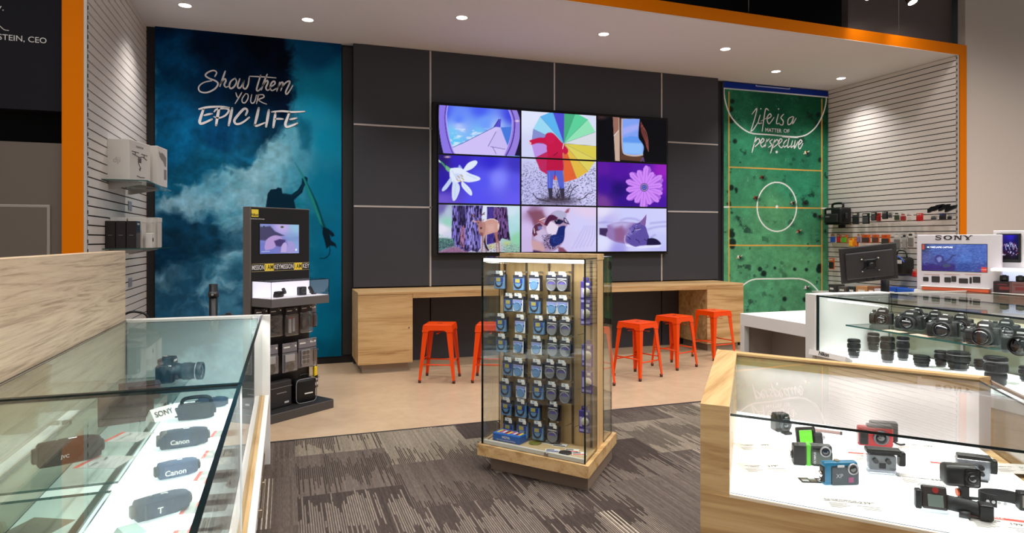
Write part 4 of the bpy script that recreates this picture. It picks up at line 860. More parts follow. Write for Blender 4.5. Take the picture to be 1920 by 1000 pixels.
# purple packs at the right end
pp=None
for i,(u,v,l) in enumerate(((1099,522,'purple hanging pack highest at the right end of the tower'),(1099,562,'purple hanging pack second from top at the right end of the tower'),(1101,640,'purple hanging pack third from top at the right end of the tower'),(1101,690,'purple hanging pack fourth from top at the right end of the tower'),(1096,764,'purple hanging pack lowest at the right end of the tower'))):
    p=onP(u,v,PF+Nf*.11,Nf)
    if pp is None:
        pp=thing('hanging_pack',l,'pack',p,AZ,'purple packs in the tower')
        b=B(); b.box(-.036,.036,-.008,.008,-.16,-.02,.003,mi=0); b.box(-.02,.02,-.002,.002,-.02,.006,mi=0); obj('box',b,[purple],pp)
        obj('disc',B().lathe([(.026,0),(.026,.006),(.02,.012),(0.002,.013)],(.008,-.008,-.085),(0,-1,0),n=22),mat('cream_disc',(206,196,182),.5),pp)
        b=B(); b.box(-.03,-.012,-.0092,-.008,-.12,-.06); b.box(-.03,.03,-.0092,-.008,-.15,-.135); obj('title_strip',b,mat('lilac',(170,160,220),.5),pp)
        obj('price_sticker',B().box(.004,.026,-.0095,-.008,-.045,-.028),paper,pp)
    else: dup(pp,l,p)
    obj('hook',B().tube([p-TO-Nf*.10,p-TO+Nf*.015,p-TO+Nf*.018+Vector((0,0,.008))],.0018,6),steel,core)
# things lying on the tower floor
zf=.1765
p=onZ(957,826,zf); t=thing('counter_box','flat blue box of colourful sachets lying on the tower floor','box',p,AZ)
b=B(); b.box(-.105,.105,-.055,.055,0,.05,.003); obj('carton',b,mat('box_blue',(34,96,186),.35),t)
b=B(); b.box(-.1,.1,-.05,.05,.05,.0515,mi=0)
rr=random.Random(3)
for i in range(9): 
    x=-.085+.02*i; b.box(x,x+.016,-.04+.02*rr.random(),.02+.02*rr.random(),.0515,.0522,mi=1+i%4)
obj('lid_print',b,[mat('lid_blue',(60,120,200),.4),yellow,mat('pink_print',(214,90,130),.5),paper,red],t)
b=B(); M=Matrix.Translation((0,-.0552,.03))@Matrix.Rotation(R(90),4,'X'); b.text('HOYA',M,.022,bold=.02); M=Matrix.Translation((0,-.0552,.012))@Matrix.Rotation(R(90),4,'X'); b.text('Lens Cleaning Cloths & Wipes',M,.012); obj('front_lettering',b,paper,t)
for i,(u,v,k,l) in enumerate(((1003,832,'y','yellow-edged round pack lying on the tower floor'),(1030,831,'w','white and black card lying at the back of the tower floor'),(1050,836,'w2','dark striped card lying on the tower floor, second from right'),(1072,846,'r','white card with a red edge lying on the tower floor'),(1036,846,'b','white and blue leaflet lying flat at the front of the tower floor'),(1060,850,'d','round black disc lying on the tower floor'),(1086,852,'r2','white leaflet lying by the right corner of the tower floor'))):
    p=onZ(u,v,zf); b=B()
    if k in 'yd': b.lathe([(.04,0),(.04,.006),(.034,.008),(.03,.005)],n=26); ms=[mat('olive_ring',(120,118,50),.4) if k=='y' else dgrey]
    else:
        b.box(-.045,.045,-.03,.03,0,.004,mi=0); b.box(-.04,.04,-.025,-.01,.004,.0046,mi=1); b.box(-.04,.01,.0,.02,.004,.0046,mi=2); ms=[paper,{'w':ink,'w2':ink,'r':redink,'b':cardb,'r2':redink}[k],grey]
    o=obj('leaflet' if k not in 'yd' else 'filter_case',b,ms,None,None,p,(0,0,AZ+.1*i)); tag(o,l,'leaflet' if k not in 'yd' else 'filter case')
# ================================================================== ACTION CAMERA KIOSK (left)
e=Vector((.8,.6,0)); nK=Vector((.6,-.8,0)); KA=math.atan2(.6,.8); KR=Vector((.208,6.26,0)); KW=.61
KO=KR-e*(KW/2)
t=thing('display_kiosk','black freestanding camera kiosk with a lit screen and hanging packs','kiosk',KO,KA); kiosk=t
side=mat('kiosk_side',(112,104,100),.45,.2); kb=mat('kiosk_black',(20,18,20),.35)
h=KW/2; zt=1.785
b=B(); b.box(-h,h,.0,.10,.06,zt,.002,mi=0); obj('board',b,[side],t)
b=B(); b.box(-h+.012,h-.006,-.004,.0,.08,zt-.008,mi=0); fp=obj('front_panel',b,kb,t)
b=B(); b.box(-h-.02,h+.04,-.285,.12,0,.075,.004,mi=0); bs=obj('base',b,mat('kiosk_base',(66,62,62),.45),t)
obj('base_top',B().box(-h-.015,h+.035,-.28,-.004,.075,.079),mat('base_rubber',(34,32,34),.5),bs)
def kp(u,v,off=.004): q=onP(u,v,KR+nK*off,nK)-KO; return (q.dot(e),q.z)
MK=lambda x,z,off:Matrix.Translation((x,-off,z))@Matrix.Rotation(R(90),4,'X')
x,z=kp(471.5,392.5); x2,z2=kp(484.5,407)
b=B(); b.box(x,x2,-.0055,-.004,z2,z); o=obj('logo_square',b,mat('logo_yellow',(240,212,70),.4),fp)
b=B(); b.text('Nikon',MK((x+x2)/2,z2+.017,.0056),.03,bold=.02); obj('logo_lettering',b,black,o)
xa2,za=kp(472,410.3); b=B(); b.text('At the heart of the image',MK(xa2+.055,za,.0045),.013,bold=.02); obj('caption',b,paper,fp)
x,z=kp(487,420); x2,z2=kp(560,475)
p=Pic(KO+e*x+nK*.0075+Vector((0,0,z2)),e*(x2-x),(0,0,z-z2),90,68)
def c4(x,y): return (440+x/5.555,380+y/5.555)
def hands(p):
    p.rbf([(495,425,(130,140,200)),(530,425,(190,170,226)),(555,425,(150,190,220)),(550,450,(130,160,206)),(500,450,(110,116,190)),(530,460,(120,116,190)),(495,470,(110,120,196)),(555,470,(140,160,220))],0,.02,3)
    p.fill([c4(*q) for q in [(262,250),(300,255),(370,245),(420,300),(520,345),(400,355),(330,400),(262,390)]],(70,66,100),2); p.fill([c4(*q) for q in [(262,400),(670,350),(670,400),(262,420)]],(124,140,200),3,.5)
    p.fill(cat([c4(*q) for q in [(310,470),(330,390),(400,345),(470,350),(500,390),(450,400),(430,450),(400,480),(320,500)]]),(176,150,206),1.5); p.fill([c4(*q) for q in [(410,400),(470,380),(530,390),(520,440),(470,460),(430,450)]],(70,56,110),2)
    p.fill(cat([c4(*q) for q in [(480,520),(490,450),(520,415),(545,440),(540,520)]]),(186,166,216),1.2); p.fill(cat([c4(*q) for q in [(545,400),(600,410),(630,460),(630,520),(545,520),(555,440)]]),(160,150,210),1.5)
    p.ell(*c4(495,255),3,2,(70,90,60)); p.ell(*c4(640,492),1.6,2,(236,240,255)); p.line([c4(280,512),c4(365,508)],1,(206,206,236)); p.ell(*c4(305,252),2,1.5,(40,70,60))
hands(p); o=p.build('screen',SCREEN,fp,1.0,1.0)
o.matrix_parent_inverse=Matrix.Identity(4); o.matrix_local=t.matrix_basis.inverted() if False else (Matrix.Translation(KO)@Matrix.Rotation(KA,4,'Z')).inverted()
b=B(); b.box(x-.006,x2+.006,-.0065,-.004,z2-.006,z+.006); obj('screen_bezel',b,black,fp)
x,z=kp(469,496.5); x2,z2=kp(576,508); zc=(kp(468.8,502.2)[1]+kp(576,499.5)[1])/2; hh=.03
b=B(); b.box(-h+.012,h-.006,-.0055,-.004,zc-hh-.004,zc+hh+.004,mi=1); b.box(-h+.012,h-.006,-.006,-.0055,zc-hh,zc+hh,mi=0)
yl=[kp(496,502)[0],kp(513,502)[0],kp(551,500)[0],kp(566,500)[0]]
for i in (0,2): b.box(yl[i],yl[i+1],-.0066,-.006,zc-hh,zc+hh,mi=2)
bd=obj('slogan_band',b,[kb,mat('band_edge',(176,160,110),.5),mat('band_yellow',(250,216,70),.4)],fp)
b=B(); zz=zc
for tx,xa3,xb3,mi in (('MISSION',-h+.014,yl[0]-.006,0),('I AM',yl[0]+.006,yl[1]-.006,1),('KEYMISSION',yl[1]+.006,yl[2]-.006,0),('I AM',yl[2]+.006,yl[3]-.006,1),('KEY',yl[3]+.006,h-.008,0)):
    V,F=text_geo(tx,.01); wd=max(v[0] for v in V)-min(v[0] for v in V)
    b.text(tx,MK((xa3+xb3)/2,zz,.0068),.058,mi=mi,bold=.01,xs=(xb3-xa3)/wd/.058)
obj('slogan_lettering',b,[paper,mat('brown_ink',(60,52,20),.6)],bd)
# acrylic shelf box with three small cameras
zs=kp(578,567)[1]; zs=1.015; zl=1.155; dp=.27
b=B(); b.box(-h+.012,h,-dp,-.004,zs-.07,zs,.002); obj('shelf_tray',b,[mat('tray_grey',(100,96,96),.45)],t)
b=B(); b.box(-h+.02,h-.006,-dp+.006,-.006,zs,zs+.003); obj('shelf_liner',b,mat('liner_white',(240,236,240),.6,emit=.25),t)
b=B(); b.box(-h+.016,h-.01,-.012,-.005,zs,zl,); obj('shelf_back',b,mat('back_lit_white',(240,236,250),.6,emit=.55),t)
g=B(); g.pane(-h+.012,h,-dp,-dp+.004,zs-.06,zl); obj('acrylic_front',g,[ACRYL,EDGE],t)
for sx in (-h+.012,h-.004): g=B(); g.pane(sx,sx+.004,-dp+.004,-.012,zs,zl); obj('acrylic_side',g,[ACRYL,EDGE],t)
g=B(); g.pane(-h+.012,h,-dp,-.004,zl,zl+.004); obj('acrylic_lid',g,[ACRYL,EDGE],t)
def kpos(x,y,z): return KO+e*x-nK*y+Vector((0,0,z))   # y<0 is in front
for i,(x,l,kd) in enumerate(((-.12,'round black action camera on the left in the kiosk display box','r'),(.11,'square black action camera in the middle of the kiosk display box','s'),(.235,'slim tilted remote on the right in the kiosk display box','t'))):
    t2=thing('action_camera' if kd!='t' else 'slim_remote',l,'action camera' if kd!='t' else 'remote',kpos(x,-.14,zs+.003),KA+(.3,-.1,.25)[i])
    if kd=='r':
        obj('body',B().box(-.045,.03,-.03,.03,0,.05,.012,2,smooth=True),black,t2); obj('lens_ring',B().lathe([(.026,0),(.028,.02),(.022,.026),(.018,.02)],(.03,-.01,.045),(.6,-.6,.3),n=20),dgrey,t2); obj('mount',B().box(-.06,-.035,-.02,.02,0,.03,.004),blackr,t2)
    elif kd=='s':
        obj('body',B().box(-.036,.036,-.025,.025,0,.075,.008,2),black,t2); obj('lens_ring',B().lathe([(.026,0),(.026,.008),(.018,.01),(.014,.004)],(0,-.025,.04),(0,-1,0),n=20),dgrey,t2)
    else:
        b=B(); b.T=Matrix.Rotation(R(-38),4,'Y'); b.box(-.014,.014,-.012,.012,.012,.09,.005,2); obj('body',b,black,t2); obj('foot',B().box(-.014,.03,-.014,.014,0,.012,.003),dgrey,t2)
# hanging packs on the kiosk
def hang(name,label,cat_,x,z,build,off=.10,grp='packs hanging on the kiosk',rz=0):
    t2=thing(name,label,cat_,kpos(x,-off,z),KA+rz,grp); build(t2)
    obj('hook',B().tube([kpos(x,-.004,z+.002)-KO,kpos(x,-off-.04,z+.002)-KO,kpos(x,-off-.045,z+.012)-KO],.002,6),steel,kiosk).matrix_local=Matrix.Rotation(-KA,4,'Z')
    return t2
def bagpack(inner):
    def f(t):
        b=B(); b.box(-.062,.062,-.004,.004,-.045,.012,.002,mi=0); b.box(-.05,.0,-.0046,-.004,-.02,-.012,mi=1); obj('header_card',b,[mat('header_dark',(46,42,48),.4),paper],t)
        obj('clear_bag',B().box(-.068,.068,-.016,.016,-.235,-.045,.012,2),BAG,t); inner(t)
        obj('price_dot',B().cyl((.045,-.0065,-.01),(.045,-.005,-.01),.008,n=12),paper,t)
    return f
def in_stick(t):
    obj('mounting_stick',B().box(-.035,-.005,-.008,.008,-.21,-.07,.004,mi=0).box(.005,.03,-.008,.008,-.2,-.08,.004),lgrey,t); obj('red_label',B().box(-.04,.01,-.0105,-.009,-.085,-.07),mat('dull_red',(170,60,56),.5),t)
def in_grey(t): obj('folded_strap',B().tube(cat([(-.04,0,-.07),(.03,0,-.09),(-.03,0,-.12),(.035,0,-.15),(-.03,0,-.18),(.03,0,-.2)]),.011),dgrey,t)
def in_black(t): obj('bundled_cable',B().tube(cat([(-.04,.002,-.08),(.04,0,-.08),(.045,-.004,-.16),(-.03,0,-.2),(-.045,0,-.12),(.02,.004,-.1),(.03,0,-.18)]),.009),black,t)
def blister(inner,w=.075,hh_=.24):
    def f(t):
        b=B(); b.box(-w,w,-.003,.003,-hh_,.012,.002,mi=0); b.box(-w+.012,-.0,-.0042,-.003,-.03,-.018,mi=1); b.box(-w,w,-.004,-.003,-.072,-.066,mi=2); obj('card',b,[mat('card_grey',(120,116,122),.4),paper,ink],t)
        obj('blister',B().box(-w+.008,w-.008,-.03,-.003,-hh_+.01,-.08,.008,2),BAG,t); inner(t); obj('price_dot',B().cyl((w-.018,-.006,-.02),(w-.018,-.004,-.02),.009,n=12),paper,t)
    return f
def six(t):
    obj('pad_card',B().box(-.045,.045,-.008,-.004,-.21,-.085,.002),mat('card_silver',(190,186,190),.4),t)
    for i in range(2):
        for j in range(3): obj('adhesive_pad',B().box(-.038+.04*i,-.004+.04*i,-.014,-.008,-.205+.04*j,-.172+.04*j,.005,2),black,t)
def oneround(t):
    obj('insert_card',B().box(-.05,.05,-.008,-.004,-.15,-.085,.002),lgrey,t); obj('round_mount',B().lathe([(.036,0),(.04,.01),(.028,.02),(.02,.018)],(0,-.006,-.19),(0,-1,0),n=24),black,t)
def small(t): obj('black_clip',B().box(-.02,.02,-.022,-.004,-.2,-.09,.006,2),black,t)
zr1=.915; zr2=.60
hang('hanging_bag','clear bag with a dark accessory at the left of the kiosk top row','accessory bag',-.26,zr1,bagpack(in_black),.09)
hang('hanging_bag','clear bag with pale sticks and a red label in the kiosk top row','accessory bag',.02,zr1-.01,bagpack(in_stick),.12)
hang('hanging_bag','clear bag with folded grey straps in the kiosk top row','accessory bag',-.12,zr1-.005,bagpack(in_grey),.09)
hang('hanging_bag','clear bag with a bundled black cable in the kiosk top row','accessory bag',.175,zr1,bagpack(in_black),.12)
hang('hanging_pack','slim clear pack at the right end of the kiosk top row','accessory pack',.285,zr1-.0,blister(small,.03,.2),.08)
hang('hanging_pack','blister pack with a round black mount in the kiosk second row','accessory pack',.0,zr2+.0,blister(oneround),.12)
hang('hanging_pack','blister pack with six black pads in the kiosk second row','accessory pack',.165,zr2+.015,blister(six),.12)
hang('hanging_pack','grey blister pack at the left of the kiosk second row','accessory pack',-.18,zr2,blister(oneround),.1)
hang('hanging_pack','narrow dark pack at the right end of the kiosk second row','accessory pack',.275,zr2+.01,blister(small,.033,.25),.09)
def flt(t):
    obj('strap',B().tube(cat([(0,0,.01),(.02,0,-.05),(.03,0,-.12),(0,0,-.16),(-.02,0,-.1),(0,0,.01)]),.006),black,t); obj('float',B().box(-.016,.02,-.014,.014,-.27,-.15,.01,2),yellow,t); obj('float_end',B().box(-.012,.016,-.011,.011,-.275,-.268,.002),black,t)
hang('float_strap','yellow float on a black strap at the right side of the kiosk','float strap',.325,.50,flt,.05)
def tagc(t): obj('card',B().box(-.03,.03,-.003,.003,-.1,.012,.002),black,t); obj('white_patch',B().box(-.012,.012,-.0046,-.003,-.03,-.015),paper,t); obj('white_label',B().box(-.02,.02,-.0046,-.003,-.075,-.05),paper,t)
hang('tag_card','black tag card with white patches hanging low on the right of the kiosk','tag card',.30,.265,tagc,.1,rz=.4)
# cases on the kiosk base
t2=thing('camera_case','small black camera case with grey piping standing on the kiosk base','camera case',kpos(.13,-.14,.079),KA-.12)
obj('body',B().box(-.1,.1,-.05,.05,0,.21,.028,3,smooth=True),black,t2)
obj('piping',B().tube([(.1*math.copysign(abs(math.cos(a))**.35,math.cos(a)),-.048,.105+.104*math.copysign(abs(math.sin(a))**.35,math.sin(a))) for a in np.linspace(0,2*PI,41)[:-1]],.004,6,closed=True),grey,t2)
obj('label',B().box(-.02,.06,-.0525,-.05,.075,.085),paper,t2); obj('handle',B().tube(cat([(-.04,0,.205),(-.035,0,.235),(.035,0,.235),(.04,0,.205)]),.007),black,t2)
t2=thing('camera_case','flat dark case leaning at the left of the kiosk base','camera case',kpos(-.11,-.12,.079),KA+.05)
obj('body',B().box(-.11,.11,-.035,.035,0,.225,.012,2),mat('case_charcoal',(34,32,34),.5),t2); obj('label',B().box(-.05,.05,-.037,-.035,.12,.128),grey,t2); obj('badge',B().box(.03,.075,-.037,-.035,.03,.045),lgrey,t2); obj('lid_line',B().box(-.108,.108,-.0365,-.035,.17,.174),grey,t2)
# ================================================================== LEFT SHOWCASES (two cases end to end) and the tall oak panel behind them
CX0,CX1=-.945,-.145; ZD,ZT_=.46,1.0
wtrim=mat('white_trim',(226,222,218),.35)
deckm=mat('lit_deck',(244,246,248),.5,emit=1.05,ec=(246,250,252)); deckr=mat('rear_deck_glow',(214,222,218),.5,emit=.6)  # rear deck has no lamp of its own; its brightness is added as emission
def showcase(label,ya,yb,far,shelves):
    t=thing('glass_showcase',label,'showcase',(CX0,ya,0)); o=Vector(t.location); L=yb-ya; W=CX1-CX0
    b=B(); b.box(0,W,0,L,.06,ZD-.03,mi=0); base=obj('base',b,[white],t)
    obj('plinth',B().box(.03,W-.03,.02,L-.02,0,.06),dgrey,base)
    for (z0,z1) in ((.27,.42),(.11,.262)):
        b=B(); b.box(W+.001,W+.014,.004,L-.004,z0,z1,.002); d=obj('drawer',b,white,base)
        b=B(); ym=L/2; zc=z0+.075
        for s in (-.19,.19): b.box(W+.014,W+.040,ym+s-.013,ym+s+.013,zc-.020,zc+.020,.002)
        b.box(W+.034,W+.042,ym-.2,ym+.2,zc-.007,zc+.007,.002); obj('handle',b,brass,d)
    b=B(); b.box(0,W+.012,0,L,ZD-.03,ZD-.004,mi=0); obj('body_rim',b,[oakY],t)
    b=B(); b.box(W+.016,W+.044,0,L,ZD-.03,ZD+.006,.002); obj('white_rail',b,wtrim,t)
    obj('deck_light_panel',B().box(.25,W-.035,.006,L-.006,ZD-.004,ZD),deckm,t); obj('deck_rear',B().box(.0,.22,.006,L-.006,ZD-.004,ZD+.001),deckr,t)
    obj('deck_rail',B().box(.22,.25,.006,L-.006,ZD-.004,ZD+.010,.002),mat('rail_teal_grey',(96,112,112),.35,.4),t)
    obj('side_ledge',B().box(W-.035,W+.016,.006,L-.006,ZD-.004,ZD+.004,.001),oakY,t)
    g=B(); g.pane(0,W,0,L,ZT_-.006,ZT_); obj('glass_top',g,[GREENGLASS,EDGE],t)
    g=B(); g.pane(W-.006,W,.0,L,ZD+.005,ZT_-.006); obj('side_glass',g,[GLASS,EDGE],t)
    y0,y1=(0,.005) if far else (L-.005,L)
    g=B(); g.pane(.01,W-.008,y0,y1,ZD+.002,ZT_-.006); obj('end_glass',g,[GLASS,EDGE],t)
    obj('joint_seal',B().box(0,W-.004,0 if far else L-.009,.009 if far else L,ZT_-.012,ZT_+.0035),EDGE,t)
    g=B(); g.pane(.004,.010,.006,L-.006,ZD+.002,ZT_-.007); obj('rear_glass',g,[GLASS,EDGE],t)
    obj('edge_strip',B().box(W-.010,W+.003,0,L,ZT_-.0005,ZT_+.002),EDGE,t)
    if far: obj('corner_post',B().box(W-.008,W+.002,.0,.008,ZD+.005,ZT_-.006),EDGE,t)
    else: obj('corner_post',B().box(W-.008,W+.003,L-.011,L-.001,ZD+.005,ZT_-.006),mat('post_white',(232,238,240),.2),t)
    if far:
        obj('end_board',B().box(.01,W-.032,L-.010,L-.0045,ZD+.002,ZT_-.022),mat('end_board_grey',(150,166,166),.4),t)
        obj('end_post',B().box(W-.03,W+.05,L-.004,L+.03,.0,ZT_+.002,.003),wtrim,t); obj('end_rail',B().box(0,W,L-.002,L+.03,ZT_-.02,ZT_+.004,.002),wtrim,t)
    for (sa,sb) in shelves:
        g=B(); g.pane(.045,.42,sa-ya,sb-ya,.692,.70); s=obj('glass_shelf',g,[SHELFG,EDGEG],t)
        for yy in (sa-ya+.12,sb-ya-.12): obj('shelf_bracket',B().box(.012,.044,yy-.01,yy+.01,.684,.7),steel,s)
        obj('shelf_clip',B().box(.012,.05,(sa+sb)/2-ya-.01,(sa+sb)/2-ya+.01,.684,.7),steel,s)
    l=lamp('AREA','showcase_led',(CX1-.03,(ya+yb)/2,ZT_-.012),6*L,(1,.985,.96),target=(CX1-.3,(ya+yb)/2,ZD),shape='RECTANGLE',size=L*.95,size_y=.012)
    l.rotation_euler=Matrix(((0,-.94,.35),(1,0,0),(0,.35,.94))).to_euler()
    return t
# LED strips are oriented lengthwise (local X along the case)
showcase('near glass showcase of camcorders on a white drawer base, left foreground',.30,2.455,False,[(.95,2.395)])
showcase('far glass showcase beyond the camcorders, ending at the white post',2.46,4.66,True,[(2.48,4.3)])
t=thing('oak_back_panel','tall pale oak panel standing behind the left showcases','panel',(-1.02,2.4,0))
obj('panel_face',B().box(.0,.07,-2.1,2.28,0,1.435,.002),pale,t); obj('panel_cap',B().box(-.03,.0,-2.1,2.28,0,1.43),mat('cap_beige',(206,190,166),.5),t)
# --- camcorders (lens along local +X)
def camcorder(name,label,loc,rz,col,Ln=.13,Hh=.06,Wd=.058,txt=None,lcd=True,mic=False,group='camcorders in the near showcase'):
    t=thing(name,label,'camcorder',loc,rz,group); m=mat('cam_'+'_'.join(map(str,col)),col,.5,0,.12)
    b=B(); pr=[]
    n=12; prof=[(Wd/2*math.cos(a)*1.0,Hh/2+Hh/2*math.sin(a)) for a in np.linspace(0,2*PI,n*2+1)[:-1]]
    sq=[(math.copysign(abs(x/(Wd/2))**.6,x)*Wd/2,Hh/2+math.copysign(abs((z-Hh/2)/(Hh/2))**.6,z-Hh/2)*Hh/2) for x,z in prof]
    ks=[(-.5,.80),(-.47,.95),(-.2,1),(.25,1),(.42,.9),(.5,.78)]
    rings=[[b.bm.verts.new(Vector((k*Ln,y*s_,Hh/2+(z-Hh/2)*s_+(1-s_)*.0))) for y,z in sq] for k,s_ in ks]
    for r0,r1 in zip(rings,rings[1:]):
        for i in range(len(sq)): b.bm.faces.new((r0[i],r0[(i+1)%len(sq)],r1[(i+1)%len(sq)],r1[i]))
    f0=b.bm.faces.new(rings[0]); f1=b.bm.faces.new(rings[-1][::-1])
    for f in b.bm.faces: f.smooth=True
    zmin=min(v.co.z for v in b.bm.verts)
    for v in b.bm.verts: v.co.z-=zmin
    body=obj('body',b,m,t)
    l=obj('lens_barrel',B().lathe([(.021,0),(.022,.012),(.019,.014),(.016,.010)],(Ln*.485,-.004,Hh*.52),(1,0,0),n=22),black,t)
    obj('front_element',B().lathe([(.016,0),(.013,.004),(.0005,.006)],(Ln*.485+.008,-.004,Hh*.52),(1,0,0),n=20),lens_m,l)
    if lcd:
        o=obj('screen_door',B().box(-Ln*.40,Ln*.18,-Wd/2-.006,-Wd/2+.002,Hh*.12,Hh*.86,.004,2),m,t)
        if txt:
            b=B(); b.text(txt,Matrix.Translation((-Ln*.10,-Wd/2-.0062,Hh*.42))@Matrix.Rotation(R(90),4,'X'),.032 if txt!='JVC' else .016,bold=.02); obj('lettering',b,paper,o)
    obj('hand_strap',B().tube(cat([(-Ln*.38,Wd/2-.004,Hh*.5),(-Ln*.2,Wd/2+.010,Hh*.52),(Ln*.15,Wd/2+.012,Hh*.52),(Ln*.36,Wd/2-.006,Hh*.5)]),.007),blackr,t)
    obj('battery',B().box(-Ln*.5-.016,-Ln*.46,-.016,.016,Hh*.22,Hh*.78,.004),black,t)
    b=B(); b.cyl((-Ln*.2,.005,Hh-.002),(-Ln*.2,.005,Hh+.003),.006,n=12); b.box(-Ln*.02,Ln*.12,-.006,.008,Hh-.002,Hh+.0015,.001); obj('zoom_controls',b,chrome,t)
    if mic: obj('top_handle',B().tube(cat([(-Ln*.4,0,Hh-.004),(-Ln*.3,0,Hh+.028),(Ln*.3,0,Hh+.03),(Ln*.42,0,Hh-.004)]),.011),black,t)
    return t
bk=(22,32,62); gy=(58,74,108); dk=(14,16,26)
zd=ZD+.0005
camcorder('camcorder','dark blue camcorder nearest the front on the lit deck',onZ(303,966,zd),R(28),bk,.185,.08,.076,'T')
camcorder('camcorder','slate grey camcorder second from the front on the lit deck',onZ(333,893,zd),R(20),gy,.155,.072,.068,'Canon')
camcorder('camcorder','black camcorder with white lettering, third from the front on the lit deck',onZ(345,838,zd),R(12),(24,32,52),.215,.092,.08,'Canon')
camcorder('camcorder','black camcorder with a top handle, furthest back on the lit deck',onZ(368,786,zd),R(6),dk,.19,.095,.08,None,True,True)
camcorder('camcorder','slim grey camcorder lying behind the handled one near the joint',onZ(398,764,zd),R(2),(54,66,88),.16,.065,.065)
zs_=.7005
camcorder('camcorder','dark camcorder standing alone on the front glass shelf',onZ(130,868,zs_),R(24),(52,40,42),.19,.088,.075,'JVC')
# acrylic stand and tent card
t=thing('tent_card','small white tent card lettered in black at the shelf end','sign',onZ(302,785,zs_)+Vector((-.0,0,0)),R(52))
b=B(); b.prism([(-.032,0),(.032,0),(0,.052)],-.06,.06,lambda x,z,y:Vector((y,x,z))); obj('card',b,paper,t)
b=B(); b.text('SONY',Matrix.Translation((0,-.0168,.0262))@Matrix.Rotation(R(58),4,'X'),.036,bold=.02); obj('lettering',b,ink,t)
# square dark camera boxes on the rear shelf, DSLR with lens
for (u,v,l,rz,dx,dy,dz) in ((236,790,'brown camera box on the glass shelf by the case joint',R(14),.21,.11,.125),):
    p=onZ(u,v,zs_); t=thing('camera_box',l,'box',p,rz); obj('carton',B().box(-dx/2,dx/2,-dy/2,dy/2,0,dz,.004),mat('box_brown',(84,60,54),.45),t)
    obj('lid_edge',B().box(-dx/2-.001,dx/2+.001,-dy/2-.001,dy/2+.001,dz*.62,dz*.66),mat('box_brown_dark',(52,38,36),.5),t)
# --- price cards
def price_card(loc,rz,label,title,price,cents,hdr=True,w=.105,d=.078,cm=None,grp='price cards',sale=None):
    b=B(); b.box(-w/2,w/2,-d/2,d/2,0,.0012,mi=0)
    M=lambda x,y:Matrix.Translation((x,y,0))
    if hdr: b.box(-w/2,w/2,d/2-.016,d/2,.0012,.0016,mi=2)
    if sale: b.text(sale,M(0,d/2-.008),.014,mi=0,th=.0019,bold=.01)
    b.text(title,M(-w*.20,d*.15),.0095,mi=1,th=.0016,bold=.01); b.text(price,M(w*.22,d*.12),.021,mi=1,th=.0016,bold=.0); b.text(cents,M(w*.36,d*.17),.009,mi=1,th=.0016)
    for i,(x0,x1) in enumerate(((-.44,-.12),(-.44,-.2),(-.44,-.08),(-.44,-.16),(-.44,-.24))): y=-d*.06-i*.0072; b.box(x0*w,x1*w,y-.001,y+.001,.0012,.0015,mi=3)
    b.box(.04*w,.44*w,-d*.14-.001,-d*.14+.001,.0012,.0015,mi=3)
    for i in range(2): b.box(.14*w,.42*w,-d*(.26+.1*i)-.0008,-d*(.26+.1*i)+.0008,.0012,.0015,mi=3)
    o=obj('price_card',b,[cm or paper,ink,redink,grey],None,None,loc,(0,0,rz)); return tag(o,label,'price card',grp)
TX=['DIGITAL ZOOM\nCAMCORDER','HD CAMCORDER\nBLACK','4K CAMCORDER','FULL HD\nCAMERA']
A=R(64)
price_card(onZ(52,1000,zd),A,'large beige price card on the lit deck in the near left corner','DIGITAL ZOOM\nHD CAMERA','349','99',False,.24,.17,mat('card_beige',(150,128,112),.8))
price_card(onZ(198,867,zs_),R(70),'grey price card with red header on the front glass shelf','HD CAMERA\nBLACK','249','99',True,.13,.15,mat('card_grey2',(178,175,172),.8))
price_card(onZ(243,820,zs_),R(70),'grey price card with red header further back on the glass shelf','HD CAMERA','229','99',True,.13,.14,mat('card_grey2',(178,175,172),.8))
for i,(u,v,l) in enumerate(((378,1004,'price card cut by the frame edge, nearest card along the side glass'),(396,949,'price card along the side glass, second from the front'),(415,890,'price card along the side glass, third from the front'),(424,850,'price card along the side glass, fourth from the front'),(436,812,'price card along the side glass next to the joint post'))):
    price_card(onZ(u,v,zd+.0061 if False else zd)+Vector((-.02,0,0)),R(84),l,TX[i%4],('399','329','279','259','479')[i],'99',True,.12,.165,mat('card_grey2',(178,175,172),.8))
for i,(y,l) in enumerate(((2.62,'price card just beyond the joint post in the far showcase'),(2.86,'second price card beyond the joint in the far showcase'),(3.12,'third price card beyond the joint in the far showcase'))):
    price_card((-.25,y,zd),R(84),l,TX[i],('599','649','549')[i],'99',True,.12,.15,mat('card_grey2',(178,175,172),.8))
t=thing('tent_card','tiny white tent card on the far showcase deck by the side glass','sign',(-.21,3.0,zd),R(-60)); b=B(); b.prism([(-.02,0),(.02,0),(0,.04)],-.025,.025,lambda x,z,y:Vector((y,x,z))); obj('card',b,paper,t); obj('logo',B().cyl((0,-.012,.016),(0,-.0135,.0168),.008,n=12),ink,t)
p=onZ(243,1002,zd); t=thing('camera_strap_card','pale teal folded leaflet at the near edge of the lit deck','leaflet',p,R(30)); b=B(); b.prism([(-.05,0),(.05,0),(.03,.02),(-.03,.024)],-.03,.03,lambda x,z,y:Vector((x,y,z))); obj('leaflet_fold',b,mat('teal_paper',(176,196,190),.6),t)
